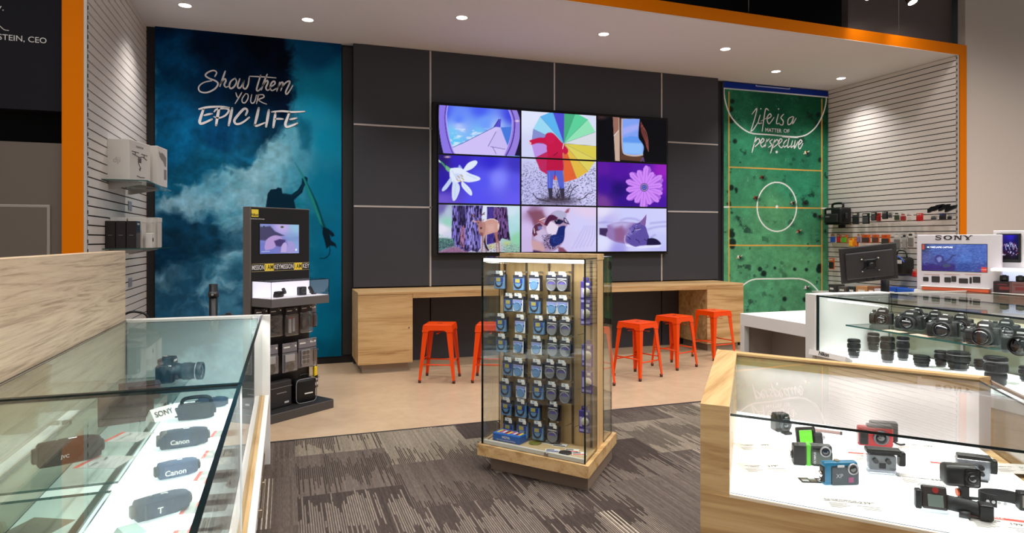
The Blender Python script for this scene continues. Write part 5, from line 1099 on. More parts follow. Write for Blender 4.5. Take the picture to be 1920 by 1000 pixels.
# --- DSLR builder (lens along local -Y), used in several cases
def dslr(label,loc,rz,lens=(.034,.05),s=1.0,grp='cameras on the glass shelf',flash=True,nm='slr_camera'):
    t=thing(nm,label,'camera',loc,rz,grp,s); W,Hh,D=.132,.082,.052
    b=B(); b.box(-W/2,W/2,-D/2,D/2,0,Hh,.012,3,smooth=True); b.box(-W/2-.002,-W/2+.036,-D/2-.024,D/2-.01,.002,Hh-.008,.013,3,smooth=True); body=obj('body',b,black,t)
    obj('leather_front',B().box(-W/2+.036,W/2-.004,-D/2-.0015,-D/2+.002,.010,Hh-.022,.002),blackr,body)
    b=B(); b.prism([(-.034,0),(.034,0),(.024,.026),(.013,.034),(-.013,.034),(-.024,.026)],-D/2-.008,D/2-.012,lambda x,z,y:Vector((x+.006,y,Hh-.006+z))); pr=obj('viewfinder_hump',b,black,t)
    obj('hot_shoe',B().box(-.004,.018,-.006,.012,Hh+.026,Hh+.031,.001),steel,pr)
    obj('name_plate',B().box(-.012,.024,-D/2-.0095,-D/2-.008,Hh+.006,Hh+.014),lgrey,pr)
    obj('eyepiece',B().box(-.014,.026,D/2-.014,D/2+.008,Hh-.004,Hh+.018,.005,2),blackr,pr)
    obj('mode_dial',B().cyl((-.046,.006,Hh-.004),(-.046,.006,Hh+.010),.011,n=18),dgrey,t)
    obj('shutter_button',B().cyl((-.052,-.030,Hh-.010),(-.052,-.031,Hh-.002),.007,n=14),chrome,t)
    obj('strap_lug',B().tube([(W/2-.003,-.004,Hh-.016),(W/2+.006,-.004,Hh-.012),(W/2+.006,.006,Hh-.012),(W/2-.003,.006,Hh-.016)],.002,6),chrome,t)
    r,L=lens; zc=.042; b=B()
    b.lathe([(r*.98,0),(r,.006),(r,L*.18),(r*.93,L*.2),(r*.93,L*.34),(r*1.02,L*.36),(r*1.02,L*.62),(r*.95,L*.64),(r*.95,L*.78),(r*1.04,L*.8),(r*1.04,L),(r*.94,L),(r*.9,L*.93)],(.008,-D/2,zc),(0,-1,0),n=30,mi=0,segmi=[0,0,0,0,0,1,0,0,0,0,0,0])
    le=obj('lens',b,[black,blackr],t); obj('front_element',B().lathe([(r*.9,0),(r*.7,.006),(r*.3,.010),(.0005,.0115)],(.008,-D/2-L*.92,zc),(0,-1,0),n=26),lens_m,le)
    obj('lens_ring',B().lathe([(r*1.045,L*.80),(r*1.05,L*.815),(r*1.045,L*.83)],(.008,-D/2,zc),(0,-1,0),n=30,cap=False),silver,le)
    return t
p=onZ(312,716,zs_); dslr('dark camera with a long lens pointing right on the far showcase shelf',p,R(80),(.037,.12),1.3,None)
p=onZ(262,748,zs_); t=thing('camera_box','brown carton leaning beside the camera in the far showcase','box',p,R(14)); obj('carton',B().box(-.09,.09,-.05,.05,0,.07,.003),mat('box_brown',(84,60,54),.45),t); obj('carton_lid',B().box(-.091,.091,-.051,.051,.07,.078,.002),mat('box_brown_dark',(52,38,36),.5),t)
# ================================================================== LEFT SLAT WALL: glass shelves and boxes
def wshelf(label,u0,v0,z,ya,yb,dp):
    t=thing('glass_shelf',label,'shelf',(XL+.002,(ya+yb)/2,z)); L=(yb-ya)/2
    g=B(); g.pane(0,dp,-L,L,0,.008); obj('shelf_glass',g,[SHELFG,EDGEG],t)
    for y in (-L*.6,L*.6):
        b=B(); b.prism([(0,-.001),(dp*.75,-.001),(dp*.75,-.012),(.02,-.06),(0,-.06)],-.003,.003,lambda x,z_,yy,y=y:Vector((x,y+yy,z_))); obj('bracket',b,steel,t)
    return t
wshelf('upper glass shelf on the left slat wall holding two white boxes',0,0,2.012,6.35,7.6,.345)
wshelf('lower glass shelf on the left slat wall holding black and white boxes',0,0,1.422,6.38,7.62,.345)
def carton(name,label,cat_,loc,rz,dx,dy,dz,m,grp=None,extra=None):
    t=thing(name,label,cat_,loc,rz,grp); obj('carton',B().box(-dx/2,dx/2,-dy/2,dy/2,0,dz,.003),m,t)
    if extra: extra(t,dx,dy,dz)
    return t
wbx=mat('white_carton',(226,220,214),.5)
def drone(t,dx,dy,dz):
    b=B(); x=dx/2+.0006; Mx=lambda y,z:Matrix.Translation((x,y,z))@Matrix.Rotation(R(90),4,'Z')@Matrix.Rotation(R(90),4,'X')
    b.text('PHANTOM',Mx(-.01,dz*.86),.026,bold=.01)
    P=lambda y,z:(x,y,z)
    for L in ([(-.14,.25),(-.08,.24),(-.02,.23)],[(-.02,.23),(.05,.24),(.12,.22)],[(-.09,.245),(-.09,.27)],[(.07,.235),(.07,.265)],[(-.02,.23),(-.03,.17),(.01,.13)],[(-.06,.06),(.0,.05),(.08,.055)],[(-.15,.27),(-.03,.27)],[(.02,.265),(.13,.262)]):
        b.tube([P(y,z*dz/.37) for y,z in L],.004,6)
    b.box(x-.001,x,-.04,.02,.18*dz/.37,.225*dz/.37); b.ball((x-.002,-.005,.12*dz/.37),(.004,.014,.016)); obj('drone_print',b,mat('print_grey',(96,88,84),.6),t)
    b=B(); b.text('dji',Matrix.Translation((0,-dy/2-.0006,dz*.5))@Matrix.Rotation(R(90),4,'X'),.07,bold=.01); obj('logo_print',b,mat('pale_print',(190,184,178),.6),t)
carton('drone_box','large white box printed with a drone, nearest on the upper left shelf','box',(-1.345,6.73,2.021),R(-15),.21,.385,.37,wbx,None,drone)
def photo(t,dx,dy,dz):
    b=B(); x=dx/2+.0006; b.prism([(-.10,.33),(-.04,.31),(-.04,.325),(.02,.32),(.10,.29),(.10,.2),(.06,.2),(.02,.24),(-.04,.26),(-.08,.28)],x-.0006,x,lambda y,z,xx:Vector((xx,y,z))); b.box(x-.0006,x,.04,.11,.07,.17); obj('photo_print',b,mat('print_taupe',(140,130,124),.6),t)
carton('drone_box','white box with a grey photo print, behind the drone box on the upper left shelf','box',(-1.27,7.10,2.021),R(-9),.30,.27,.375,wbx,None,photo)
def edge(t,dx,dy,dz):
    b=B(); b.box(-.016,.016,-dy/2-.0008,-dy/2,dz*.47,dz*.49); obj('front_lettering',b,grey,t); b=B(); b.box(dx/2,dx/2+.0008,-.03,.03,dz*.86,dz*.93); obj('side_print',b,lgrey,t)
bb=mat('black_carton',(34,27,27),.35); g=carton('black_box','black upright box nearest the wall on the lower left shelf','box',(-1.425,6.53,1.431),R(-4),.078,.13,.238,bb,'black boxes on the lower left shelf',edge)
dup(g,'black upright box in the middle of three on the lower left shelf',(-1.343,6.522,1.431)); dup(g,'black upright box at the outer end of three on the lower left shelf',(-1.261,6.514,1.431))
def lid(t,dx,dy,dz): obj('lid',B().box(-dx/2-.002,dx/2+.002,-dy/2-.002,dy/2+.002,dz*.86,dz+.004,.002),wbx,t)
for x,y,dx,dz,l in ((-1.40,6.70,.12,.27,'white box behind the black boxes, nearest the wall'),(-1.27,6.72,.11,.27,'white box behind the black boxes, second from the wall'),(-1.22,6.92,.10,.27,'white upright box right of the black boxes on the lower left shelf'),(-1.20,7.12,.10,.285,'tall white box furthest right on the lower left shelf')):
    carton('white_box',l,'box',(x,y,1.431),R(-3),dx,.15,dz,mat('white_carton2',(214,206,198),.5),'white boxes on the lower left shelf',lid)
def pr(t,dx,dy,dz): obj('round_print',B().lathe([(.02,0),(.02,.001)],(dx/2,0,dz*.55),(1,0,0),n=18),black,t)
carton('phone_box','small white box with a black oval print at the front of the lower left shelf','box',(-1.165,6.70,1.431),R(-3),.05,.085,.135,wbx,None,pr)
for (u,v,l) in ((243,386,'grey price tag on the left slat wall above the black boxes'),(243.5,530,'grey price tag on the left slat wall below the lower shelf')):
    q=onX(u,v,XL); o=obj('price_tag',B().box(0,.006,-.075,.075,-.045,.045,.002),mat('tag_grey',(150,150,160),.5),None,None,q); tag(o,l,'price tag')
# black pole stand and cable loop behind the left showcases
q=onP(400,560,(-.6,5.3,0),(0,1,0)); t=thing('monitor_pole','black pole with a clamp ring and folded arm behind the left showcase','pole stand',(q.x,5.3,0))
zt2=onY(400,533,5.3).z
obj('base',B().lathe([(.2,0),(.2,.012),(.05,.03)],n=28),black,t); obj('pole',B().cyl((0,0,.02),(0,0,zt2),.030,n=22),black,t)
cl=obj('clamp_ring',B().lathe([(.030,-.02),(.037,-.02),(.037,.02),(.030,.02)],(0,0,zt2-.075),n=22,cap=False),dgrey,t); obj('screw',B().cyl((-.002,-.036,zt2-.075),(-.002,-.05,zt2-.075),.008),chrome,cl)
b=B(); b.tube([(.02,0,zt2-.26),(.07,-.01,zt2-.245),(.105,-.02,zt2-.235)],.018); b.tube([(.105,-.02,zt2-.235),(.19,-.03,zt2-.30),(.25,-.03,zt2-.36)],.022); a=obj('folded_arm',b,black,t); obj('arm_joint',B().cyl((.105,-.05,zt2-.24),(.105,.0,zt2-.24),.028,n=18),dgrey,a); obj('joint_cap',B().cyl((.105,-.052,zt2-.24),(.105,-.049,zt2-.24),.008),chrome,a)
obj('knob',B().cyl((-.03,-.02,zt2-.27),(-.075,-.03,zt2-.25),.017,n=14),black,t)
obj('cable',B().tube(cat([(-.03,0,zt2-.33),(-.09,0,zt2-.27),(-.12,0,zt2-.26),(-.15,0,zt2-.29),(-.17,0,zt2-.40)]),.004,6),black,t)
q=onY(258,595,5.0); t=obj('cable_loop',B().tube([(-.12,0,.008-q.z)]+cat([(-.12,0,-.14),(-.115,0,-.02),(-.06,0,.03),(.0,0,.035),(.06,0,.0),(.075,0,-.14)])+[(.075,0,.008-q.z)],.008),black,None,None,(q.x,5.0,q.z)); tag(t,'black cable arching up behind the oak panel end','cable')
# ================================================================== OAK SHOWCASE (right foreground), trapezoid in plan
ZO=1.0; ZDK=.742; FL=Vector((1.20,1.70,0)); BL=Vector((1.874,2.525,0)); BR=Vector((2.447,1.69,0)); ub=(BR-BL)
BR=BL+ub*1.0; FRc=Vector((1.985,1.17,0)); FRc=FL+Vector((.66,-.751,0)).normalized()*1.06
t=thing('oak_showcase','oak framed showcase of small cameras with a level glass top, right foreground','showcase',FL); o=Vector(t.location)
ca=[FL-o,FRc-o,BR-o,BL-o]; cen=sum(ca,Vector())/4
def inset(P,ds):
    # inset a quad by a distance per side (front,right,back,left)
    n=4; out=[]
    for i in range(n):
        a,b_,c=P[(i-1)%n],P[i],P[(i+1)%n]; d1=(b_-a).normalized(); d2=(c-b_).normalized(); n1=Vector((-d1.y,d1.x,0)); n2=Vector((-d2.y,d2.x,0))
        p1=b_+n1*ds[(i-1)%n]; p2=b_+n2*ds[i]; cr=d1.x*d2.y-d1.y*d2.x; k=((p2-p1).x*d2.y-(p2-p1).y*d2.x)/cr; out.append(p1+d1*k)
    return out
def ring(b,P,Q,z0,z1,sides=(0,1,2,3)):
    for i in sides:
        j=(i+1)%4; b.prism([(P[i].x,P[i].y),(P[j].x,P[j].y),(Q[j].x,Q[j].y),(Q[i].x,Q[i].y)],z0,z1)
xy=lambda P:[(p.x,p.y) for p in P]
sx=(FRc-FL).normalized(); AO=math.atan2(sx.y,sx.x)
oakF=wood('oak_case',0,OAK,.9)
I=inset(ca,(.004,.05,.05,.085)); I2=inset(ca,(.018,.055,.055,.09))
def rotpart(name,b,ms,par=t):
    # grain follows the front edge: part gets its own rotated frame
    R_=Matrix.Rotation(-AO,4,'Z')
    for v in b.bm.verts: v.co=R_@v.co
    return obj(name,b,ms,par,None,None,(0,0,AO))
b=B(); b.prism(xy(inset(ca,(.05,.05,.05,.05))),0,.08); rotpart('plinth',b,dgrey)
b=B(); b.prism(xy(ca),.08,ZDK-.012); bdy=rotpart('cabinet_body',b,oakX)
b=B(); b.prism(xy(inset(ca,(.0005,.05,.05,.085))),ZDK-.012,ZDK-.004); rotpart('deck_edge',b,mat('deck_edge_cream',(226,208,184),.5))
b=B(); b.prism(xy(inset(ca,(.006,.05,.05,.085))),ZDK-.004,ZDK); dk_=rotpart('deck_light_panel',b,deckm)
b=B(); ring(b,ca,I,ZDK-.0122,ZO-.0005,(3,)); rotpart('end_panel',b,oakX)
b=B(); ring(b,ca,I,ZO-.0005,ZO+.0005,(3,)); rotpart('end_cap',b,oakY)
b=B(); ring(b,ca,I,ZO-.05,ZO,(2,)); rotpart('back_rail',b,oakX)
b=B(); ring(b,ca,I,ZDK-.0122,ZO-.05,(2,)); rotpart('back_board',b,[mat('back_board_white',(222,212,210),.5)])
b=B(); ring(b,ca,inset(ca,(.004,.012,.05,.085)),ZO-.022,ZO-.012,(1,)); rotpart('right_edge_trim',b,mat('trim_taupe',(120,104,90),.5))
def qpane(P,z0,z1,name,ms):
    b=B(); b.prism(xy(P),z0,z1); 
    for f in b.bm.faces: f.material_index=0 if abs(f.normal.z)>.5 or True else 1
    b.bm.faces.ensure_lookup_table(); b.bm.normal_update()
    for f in b.bm.faces: f.material_index=0 if abs(f.normal.z)>.5 else 1
    return rotpart(name,b,ms)
Lg=inset(ca,(.003,.05,.052,.087))
b=B(); zs2=[ZO-.026,ZO-.026,ZO-.016,ZO-.016]; lo=[b.bm.verts.new(Vector((p.x,p.y,z))) for p,z in zip(Lg,zs2)]; hi=[b.bm.verts.new(Vector((p.x,p.y,z+.007))) for p,z in zip(Lg,zs2)]
fs=[b.bm.faces.new(lo[::-1]),b.bm.faces.new(hi)]+[b.bm.faces.new((lo[i],lo[(i+1)%4],hi[(i+1)%4],hi[i])) for i in range(4)]
for f in fs[2:]: f.material_index=1
topg=glass('case_top_glass',(.97,.985,.98),.045,gain=.8); rotpart('glass_top',b,[topg,EDGE])
b=B(); P=inset(ca,(.004,.05,.05,.086)); Q=inset(ca,(.009,.05,.05,.086)); ring(b,P,Q,ZDK,ZO-.027,(0,)); b.bm.normal_update()
b.bm.faces.ensure_lookup_table()
big=sorted(b.bm.faces,key=lambda f:-f.calc_area())[:2]
for f in b.bm.faces: f.material_index=0 if f in big else 1
rotpart('front_glass',b,[GLASS,EDGE])
b=B(); P=inset(ca,(.004,.004,.05,.086)); Q=inset(ca,(.004,.009,.05,.086)); ring(b,P,Q,ZDK,ZO-.027,(1,)); rotpart('right_glass',b,[GLASS])
l=lamp('AREA','oak_showcase_led',FL+(BR-FL)*.5+Vector((0,0,ZO-.04)),.8,(1,.985,.96),target=FL+(BR-FL)*.5+Vector((.05,0,.5)),shape='RECTANGLE',size=.9,size_y=.012)
l.location=(BL+BR)/2+Vector((-.07,-.07,ZO-.045)); l.rotation_euler=(0,0,math.atan2(ub.y,ub.x))
# --- goods on the lit deck
zc=ZDK+.0005
def S(u,v): return onZ(u,v,zc)
VA=lambda p:math.atan2(p.y,p.x)-PI/2    # turn so that local -Y looks back at the aisle
def compact(name,label,loc,rz,kind):
    t=thing(name,label,'camera',loc,rz)
    if kind=='xp':
        W,Hh,D=.108,.071,.028
        obj('body',B().box(-W/2,W/2,-D/2,D/2,0,Hh,.008,3,smooth=True),blue,t)
        b=B(); b.box(-W/2+.022,W/2-.001,-D/2-.003,-D/2+.002,.002,Hh-.012,.004,2); o=obj('front_plate',b,mat('plate_slate',(58,64,72),.35),t)
        b=B(); b.text('XP',Matrix.Translation((-.008,-D/2-.0032,.03))@Matrix.Rotation(R(90),4,'X'),.018,bold=-.005); obj('lettering',b,silver,o)
        obj('badge',B().box(.02,.036,-D/2-.0036,-D/2-.003,.010,.026),mat('badge_pink',(150,70,110),.4),o)
        obj('side_door',B().box(-W/2-.0025,-W/2+.012,-D/2+.002,D/2-.002,.008,Hh-.012,.004,2),black,t)
        obj('latch',B().lathe([(.009,0),(.010,.005),(.006,.007)],(-W/2-.002,-.001,.032),(-1,0,0),n=16),chrome,t)
        le=obj('lens_ring',B().lathe([(.017,0),(.0175,.004),(.0145,.007),(.013,.004)],(W/2-.020,-D/2-.002,Hh-.02),(0,-1,0),n=24),silver,t); obj('front_element',B().lathe([(.013,0),(.006,.001),(.0005,.0012)],(W/2-.020,-D/2-.006,Hh-.02),(0,-1,0),n=20),lens_m,le)
        obj('flash',B().box(-.014,.008,-D/2-.004,-D/2-.001,Hh-.015,Hh-.008,.001),lgrey,t); obj('shutter_button',B().cyl((-.008,0,Hh-.001),(-.008,0,Hh+.004),.008,n=16),brass,t); obj('hand_lug',B().tube([(-W/2-.002,-.004,.02),(-W/2-.008,-.004,.018),(-W/2-.008,.004,.012),(-W/2-.002,.004,.012)],.0018,6),chrome,t)
    elif kind=='green':
        W,Hh,D=.105,.068,.03
        obj('body',B().box(-W/2,W/2,-D/2,D/2,0,Hh,.008,3,smooth=True),mat('body_graphite',(66,68,66),.35),t)
        obj('green_band',B().box(-W/2+.026,-W/2+.042,-D/2-.002,D/2+.002,-.0,Hh+.001,.003),green,t); b=B(); b.box(-W/2+.042,W/2-.002,-D/2-.0032,-D/2,.003,Hh-.016,.006,2); o=obj('front_plate',b,mat('plate_olive',(84,90,84),.3),t)
        b=B(); b.T=Matrix.Translation((-W/2+.052,-D/2-.0034,.028))@Matrix.Rotation(R(90),4,'X')@Matrix.Rotation(R(90),4,'Z'); b.text('OLYMPUS',Matrix.Identity(4),.0085,bold=.01); obj('lettering',b,paper,o)
        obj('grip_block',B().box(-W/2-.012,-W/2+.026,-D/2-.004,D/2+.004,.0,Hh-.004,.004,2),black,t); obj('latch',B().lathe([(.01,0),(.011,.004),(.006,.006)],(-W/2-.011,0,.03),(-1,0,0),n=16),dgrey,t); obj('strap_ring',B().tube([(-W/2-.012,-.006,.045),(-W/2-.020,-.006,.042),(-W/2-.020,-.006,.022),(-W/2-.012,-.006,.02)],.0018,6),chrome,t)
        le=obj('lens_ring',B().lathe([(.0165,0),(.017,.004),(.014,.007),(.0125,.004)],(W/2-.022,-D/2-.002,Hh-.018),(0,-1,0),n=24),silver,t); obj('front_element',B().lathe([(.0125,0),(.006,.001),(.0005,.0012)],(W/2-.022,-D/2-.006,Hh-.018),(0,-1,0),n=20),lens_m,le); obj('flash',B().box(-.006,.012,-D/2-.003,-D/2,Hh-.012,Hh-.006,.001),black,t)
    elif kind=='red':
        W,Hh,D=.112,.068,.032
        obj('body',B().box(-W/2,W/2,-D/2,D/2,0,Hh,.008,3,smooth=True),red,t); obj('top_plate',B().box(-W/2+.03,W/2-.002,-D/2+.002,D/2-.002,Hh-.004,Hh+.008,.003),dgrey,t)
        obj('grip_block',B().box(-W/2+.005,-W/2+.032,-D/2-.006,-D/2+.004,.006,Hh-.012,.004,2),black,t); obj('side_door',B().box(-W/2-.002,-W/2+.006,-D/2+.003,D/2-.003,.01,Hh-.016,.002),lgrey,t)
        le=obj('lens_ring',B().lathe([(.024,0),(.025,.006),(.021,.008),(.017,.004)],(.016,-D/2,.034),(0,-1,0),n=26),mat('ring_grey',(96,96,100),.25,.6),t); obj('front_element',B().lathe([(.017,0),(.008,.0015),(.0005,.002)],(.016,-D/2-.004,.034),(0,-1,0),n=20),lens_m,le); obj('rear_housing',B().box(-.01,W/2+.022,D/2,D/2+.03,.012,Hh+.012,.005,2),dgrey,t); obj('strap',B().tube(cat([(W/2,.0,.02),(W/2+.02,-.005,.012),(W/2+.036,-.01,.016)]),.003),black,t)
    elif kind=='cube':
        obj('body',B().box(-.026,.026,-.022,.022,0.008,.062,.006,2),mat('cube_black',(26,27,30),.4),t); obj('top_cap',B().box(-.024,.024,-.02,.02,.058,.070,.005,2),black,t); obj('side_panel',B().box(-.0285,-.025,-.016,.016,.012,.052,.002),mat('panel_grey',(74,76,82),.4),t)
        le=obj('lens_ring',B().lathe([(.022,0),(.022,.006),(.016,.010),(.012,.006)],(.006,-.02,.034),(0,-1,0),n=24),mat('ring_slate',(66,70,76),.3,.4),t); obj('front_element',B().lathe([(.012,0),(.006,.004),(.0005,.005)],(.006,-.026,.034),(0,-1,0),n=20),lens_m,le); obj('foot',B().box(.0,.028,-.03,.0,0,.009,.002),black,t); obj('label',B().box(.004,.014,-.0228,-.022,.058,.061),paper,t)
    elif kind=='housing':
        obj('clear_shell',B().box(-.045,.045,-.022,.022,.004,.062,.006,2),CLEARP,t); obj('camera_inside',B().box(-.036,.036,-.014,.014,.009,.055,.004),mat('inner_grey',(78,80,88),.3),t); obj('top_bar',B().box(-.044,.050,-.018,.018,.058,.072,.004,2),black,t)
        for x in (-.022,.012): obj('push_button',B().cyl((x,-.022,.04),(x,-.030,.04),.007,n=14),dgrey,t)
        obj('front_window',B().box(-.012,.006,-.024,-.021,.018,.034,.001),black,t); obj('latch_arm',B().box(.042,.062,-.012,.012,.024,.066,.005,2),black,t); obj('base_rail',B().box(-.040,.040,-.024,.024,0,.006,.002),CLEARP,t)
    elif kind=='white':
        obj('shell',B().box(-.048,.046,-.024,.024,.004,.070,.008,3,smooth=True),silver,t); obj('clear_front',B().box(-.050,.048,-.028,-.020,.004,.070,.004,2),CLEARP,t); obj('top_bar',B().box(-.044,.052,-.02,.02,.066,.080,.004,2),black,t)
        for x in (-.020,.020): obj('push_button',B().cyl((x,-.028,.048),(x,-.036,.048),.008,n=14),black,t)
        obj('push_button',B().cyl((.022,-.028,.028),(.022,-.036,.028),.007,n=14),black,t); obj('display',B().box(-.008,.01,-.0295,-.028,.030,.052,.001),mat('lcd_grey',(130,136,150),.2),t); obj('latch_arm',B().box(.045,.068,-.014,.012,.026,.072,.005,2),black,t); obj('base_rail',B().box(-.040,.040,-.026,.026,0,.006,.002),black,t)
    elif kind=='pan':
        obj('clamp_base',B().lathe([(.03,0),(.032,.008),(.02,.014),(.012,.02)],(.008,0,0),n=22),black,t); j=obj('joint',B().box(-.004,.022,-.01,.01,.016,.058,.003),black,t); obj('orange_washer',B().lathe([(.012,0),(.012,.005)],(-.006,0,.034),(-1,0,0),n=18),orp,j); obj('thumb_screw',B().box(.02,.052,-.006,.006,.014,.022,.003),black,j)
        obj('body',B().box(-.052,.044,-.026,.030,.056,.122,.014,3,smooth=True),mat('pan_black',(30,30,32),.38),t); obj('face_plate',B().box(.0,.044,-.030,-.022,.060,.118,.007,3,smooth=True),mat('pan_face',(18,17,18),.3),t)
        le=obj('lens_ring',B().lathe([(.021,0),(.019,.006),(.014,.006)],(.020,-.028,.090),(0,-1,0),n=24),black,t); obj('front_element',B().lathe([(.014,0),(.010,.008),(.0005,.011)],(.020,-.031,.090),(0,-1,0),n=20),lens_m,le); obj('label',B().box(.026,.038,-.0306,-.030,.066,.071),grey,t)
    elif kind=='back':
        b=B(); b.T=Matrix.Rotation(R(-12),4,'X'); b.box(-.034,.034,-.006,.006,.006,.064,.004,2); obj('frame',b,black,t); b=B(); b.T=Matrix.Rotation(R(-12),4,'X'); b.box(-.026,.020,-.0075,-.004,.012,.054,.002); obj('green_panel',b,mat('lime_panel',(120,226,60),.35),t)
        b=B(); b.T=Matrix.Rotation(R(-12),4,'X'); b.box(.026,.052,-.016,.014,.004,.046,.005,2); obj('side_block',b,dgrey,t); obj('side_knob',B().lathe([(.009,0),(.009,.006),(.006,.010)],(.050,-.004,.03),(1,-.3,.2),n=16),silver,t)
    return t
compact('action_camera','small black cube action camera at the back left of the oak showcase',S(1463,812),VA(S(1463,812))+R(32),'cube').scale=(1.12,)*3
compact('open_camera_back','open black camera back with a lime green panel behind the green camera',S(1513,838),VA(S(1513,838))+R(30),'back').scale=(1.1,)*3
compact('compact_camera','graphite and green rugged camera in the oak showcase',S(1526,872),VA(S(1526,872))+R(12),'green').scale=(1.05,)*3
compact('compact_camera','blue and grey rugged camera nearest the front of the oak showcase',S(1573,908),VA(S(1573,908))+R(30),'xp').scale=(1.02,)*3
compact('compact_camera','red rugged camera with a black rear housing in the oak showcase',S(1640,836),VA(S(1640,836))+R(12),'red').scale=(1.05,)*3
compact('action_camera','clear housed action camera with black top in the middle of the oak showcase',S(1653,886),VA(S(1653,886))+R(14),'housing').scale=(1.1,)*3
compact('action_camera','silver housed action camera at the right of the oak showcase',S(1823,898),VA(S(1823,898))+R(10),'white').scale=(.95,)*3
compact('panorama_camera','black pod camera on a clamp foot with an orange washer',S(1801,944),VA(S(1801,944))+R(22),'pan').scale=(.92,)*3
# wrist remote and strapped screen remote
t=thing('wrist_remote','black wrist strap remote curled at the right edge of the oak showcase',"remote",S(1882,950),VA(S(1882,950))+R(20))
th=np.linspace(R(-20),R(250),26); b=B()
pts=[(.052*math.cos(a)-.004,.030*math.sin(a)+.012) for a in th]
for i in range(len(pts)-1):
    (x0,y0),(x1,y1)=pts[i],pts[i+1]; d=Vector((x1-x0,y1-y0,0)).normalized(); n=Vector((-d.y,d.x,0))*.002
    b.prism([(x0-n.x,y0-n.y),(x1-n.x,y1-n.y),(x1+n.x,y1+n.y),(x0+n.x,y0+n.y)],0,.034)
obj('strap',b,blackr,t)
obj('screen_unit',B().box(.030,.070,-.024,.010,-.0,.050,.004,2),black,t); obj('screen',B().box(.036,.066,-.0248,-.0235,.010,.044),mat('remote_lcd',(120,112,100),.2),t)
for i in range(4): obj('strap_hole',B().lathe([(.0045,0),(.0045,.0012)],(-.045+.013*i,-.0215-.0025*i+.004,.016),(0,-1,0),n=12),lgrey,t)
t=thing('screen_remote','black framed screen remote on a band lying at the front right of the oak showcase','remote',S(1757,965),VA(S(1757,965))+R(12))
b=B(); b.T=Matrix.Rotation(R(-22),4,'X'); b.box(-.042,.030,-.010,.010,.002,.078,.008,3,smooth=True); fr=obj('clear_frame',b,CLEARP,t); b=B(); b.T=Matrix.Rotation(R(-22),4,'X'); b.box(-.036,.026,-.012,-.002,.012,.074,.005,2); obj('inner_body',b,mat('remote_brown',(52,42,40),.4),t)
b=B(); b.T=Matrix.Rotation(R(-22),4,'X'); b.box(-.022,.016,-.0135,-.0118,.018,.050,.001); obj('screen',b,mat('remote_lcd2',(110,120,112),.2),t); b=B(); b.T=Matrix.Rotation(R(-22),4,'X'); b.lathe([(.008,0),(.008,.002)],(-.002,-.012,.062),(0,-1,0),n=18); obj('record_button',b,mat('dull_red2',(150,36,30),.4),t)
obj('side_grip',B().box(-.052,-.036,-.004,.022,.010,.062,.004,2),black,t); obj('band',B().tube(cat([(.024,.004,.036),(.05,.012,.03),(.08,.014,.026),(.11,.004,.024)]),.020,10),blackr,t); obj('band_end',B().box(.095,.128,-.018,.020,.004,.046,.005,2),black,t); obj('hinge',B().cyl((.05,-.006,.012),(.075,-.010,.012),.010,n=12),dgrey,t)
t=thing('card_stack','small dark memory card sheet lying beside the blue camera','memory cards',S(1523,902),VA(S(1523,902))+R(20)); obj('sheet',B().box(-.038,.038,-.02,.02,0,.003,.001),ink,t)
for i in range(3):
    for j in range(2): obj('memory_card',B().box(-.034+.024*i,-.014+.024*i,-.016+.017*j,-.002+.017*j,.003,.0042),(lgrey,brass)[(i+j)%2],t)
t=thing('stylus_bar','thin taupe bar lying behind the green camera back','bar',S(1553,812),VA(S(1553,812))-R(4)); obj('bar',B().box(-.05,.05,-.008,.008,0,.010,.002),mat('bar_taupe',(150,120,116),.4),t); obj('bar_end',B().box(.042,.050,-.0085,.0085,0,.0105,.001),dgrey,t)
# price cards of the oak showcase
pw=mat('card_translucent_white',(236,228,224),.6)
for u,v,l,ti,pr,hd,sale,rz in ((1420,838,'price card at the left of the oak showcase, behind another','HD ACTION\nCAMERA','499',False,None,24),(1432,878,'price card at the left front of the oak showcase','HD ACTION\nCAMERA','379',False,None,24),
   (1600,946,'price card in front of the blue rugged camera','FUJI FILM FINEPIX XP\n16MP TOUGH CAMERA','239',False,None,14),(1640,860,'red-headed price card between the green and red cameras','WATERPROOF\nCAMERA','429',True,'SALE',14),
   (1735,902,'price card between the clear and silver housed cameras','4K ACTION CAMERA','449',False,None,14),(1722,838,'price card behind the clear housed camera','ACTION CAMERA','299',False,None,14),
   (1880,985,'red-headed sale card at the front right corner of the oak showcase','GEAR PRO 360\nCAMERA','199',True,'SALE',16),(1800,880,'red-edged price card behind the pod camera','CAMERA KIT','349',True,None,16),(1905,880,'beige price card at the right end of the oak showcase','CAMERA KIT','529',False,None,30)):
    p=S(u,v); price_card(p,VA(p)+R(rz),l,ti,pr,'99',hd,.15,.10,pw if u<1890 else gpaper,'price cards in the oak showcase',sale)
p=S(1450,766); t=thing('price_card','grey price card standing at the back left of the oak showcase','price card',p,VA(p)+R(14))
b=B(); b.T=Matrix.Rotation(R(72),4,'X'); b.box(-.055,.055,0,.062,-.001,0,mi=0); b.text('ACTION CAMERA 4K',Matrix.Translation((-.018,.050,0)),.0085,mi=1,bold=.01); b.text('360 KIT',Matrix.Translation((-.034,.040,0)),.0085,mi=1,bold=.01); b.text('649',Matrix.Translation((.028,.036,0)),.022,mi=1); b.text('99',Matrix.Translation((.049,.041,0)),.009,mi=1)
for i in range(4): b.box(-.05,-.02+.004*(i%2),.008+.006*i,.0095+.006*i,0,.0005,mi=2)
obj('card',b,[mat('card_blue_grey',(190,190,196),.7),ink,grey],t)
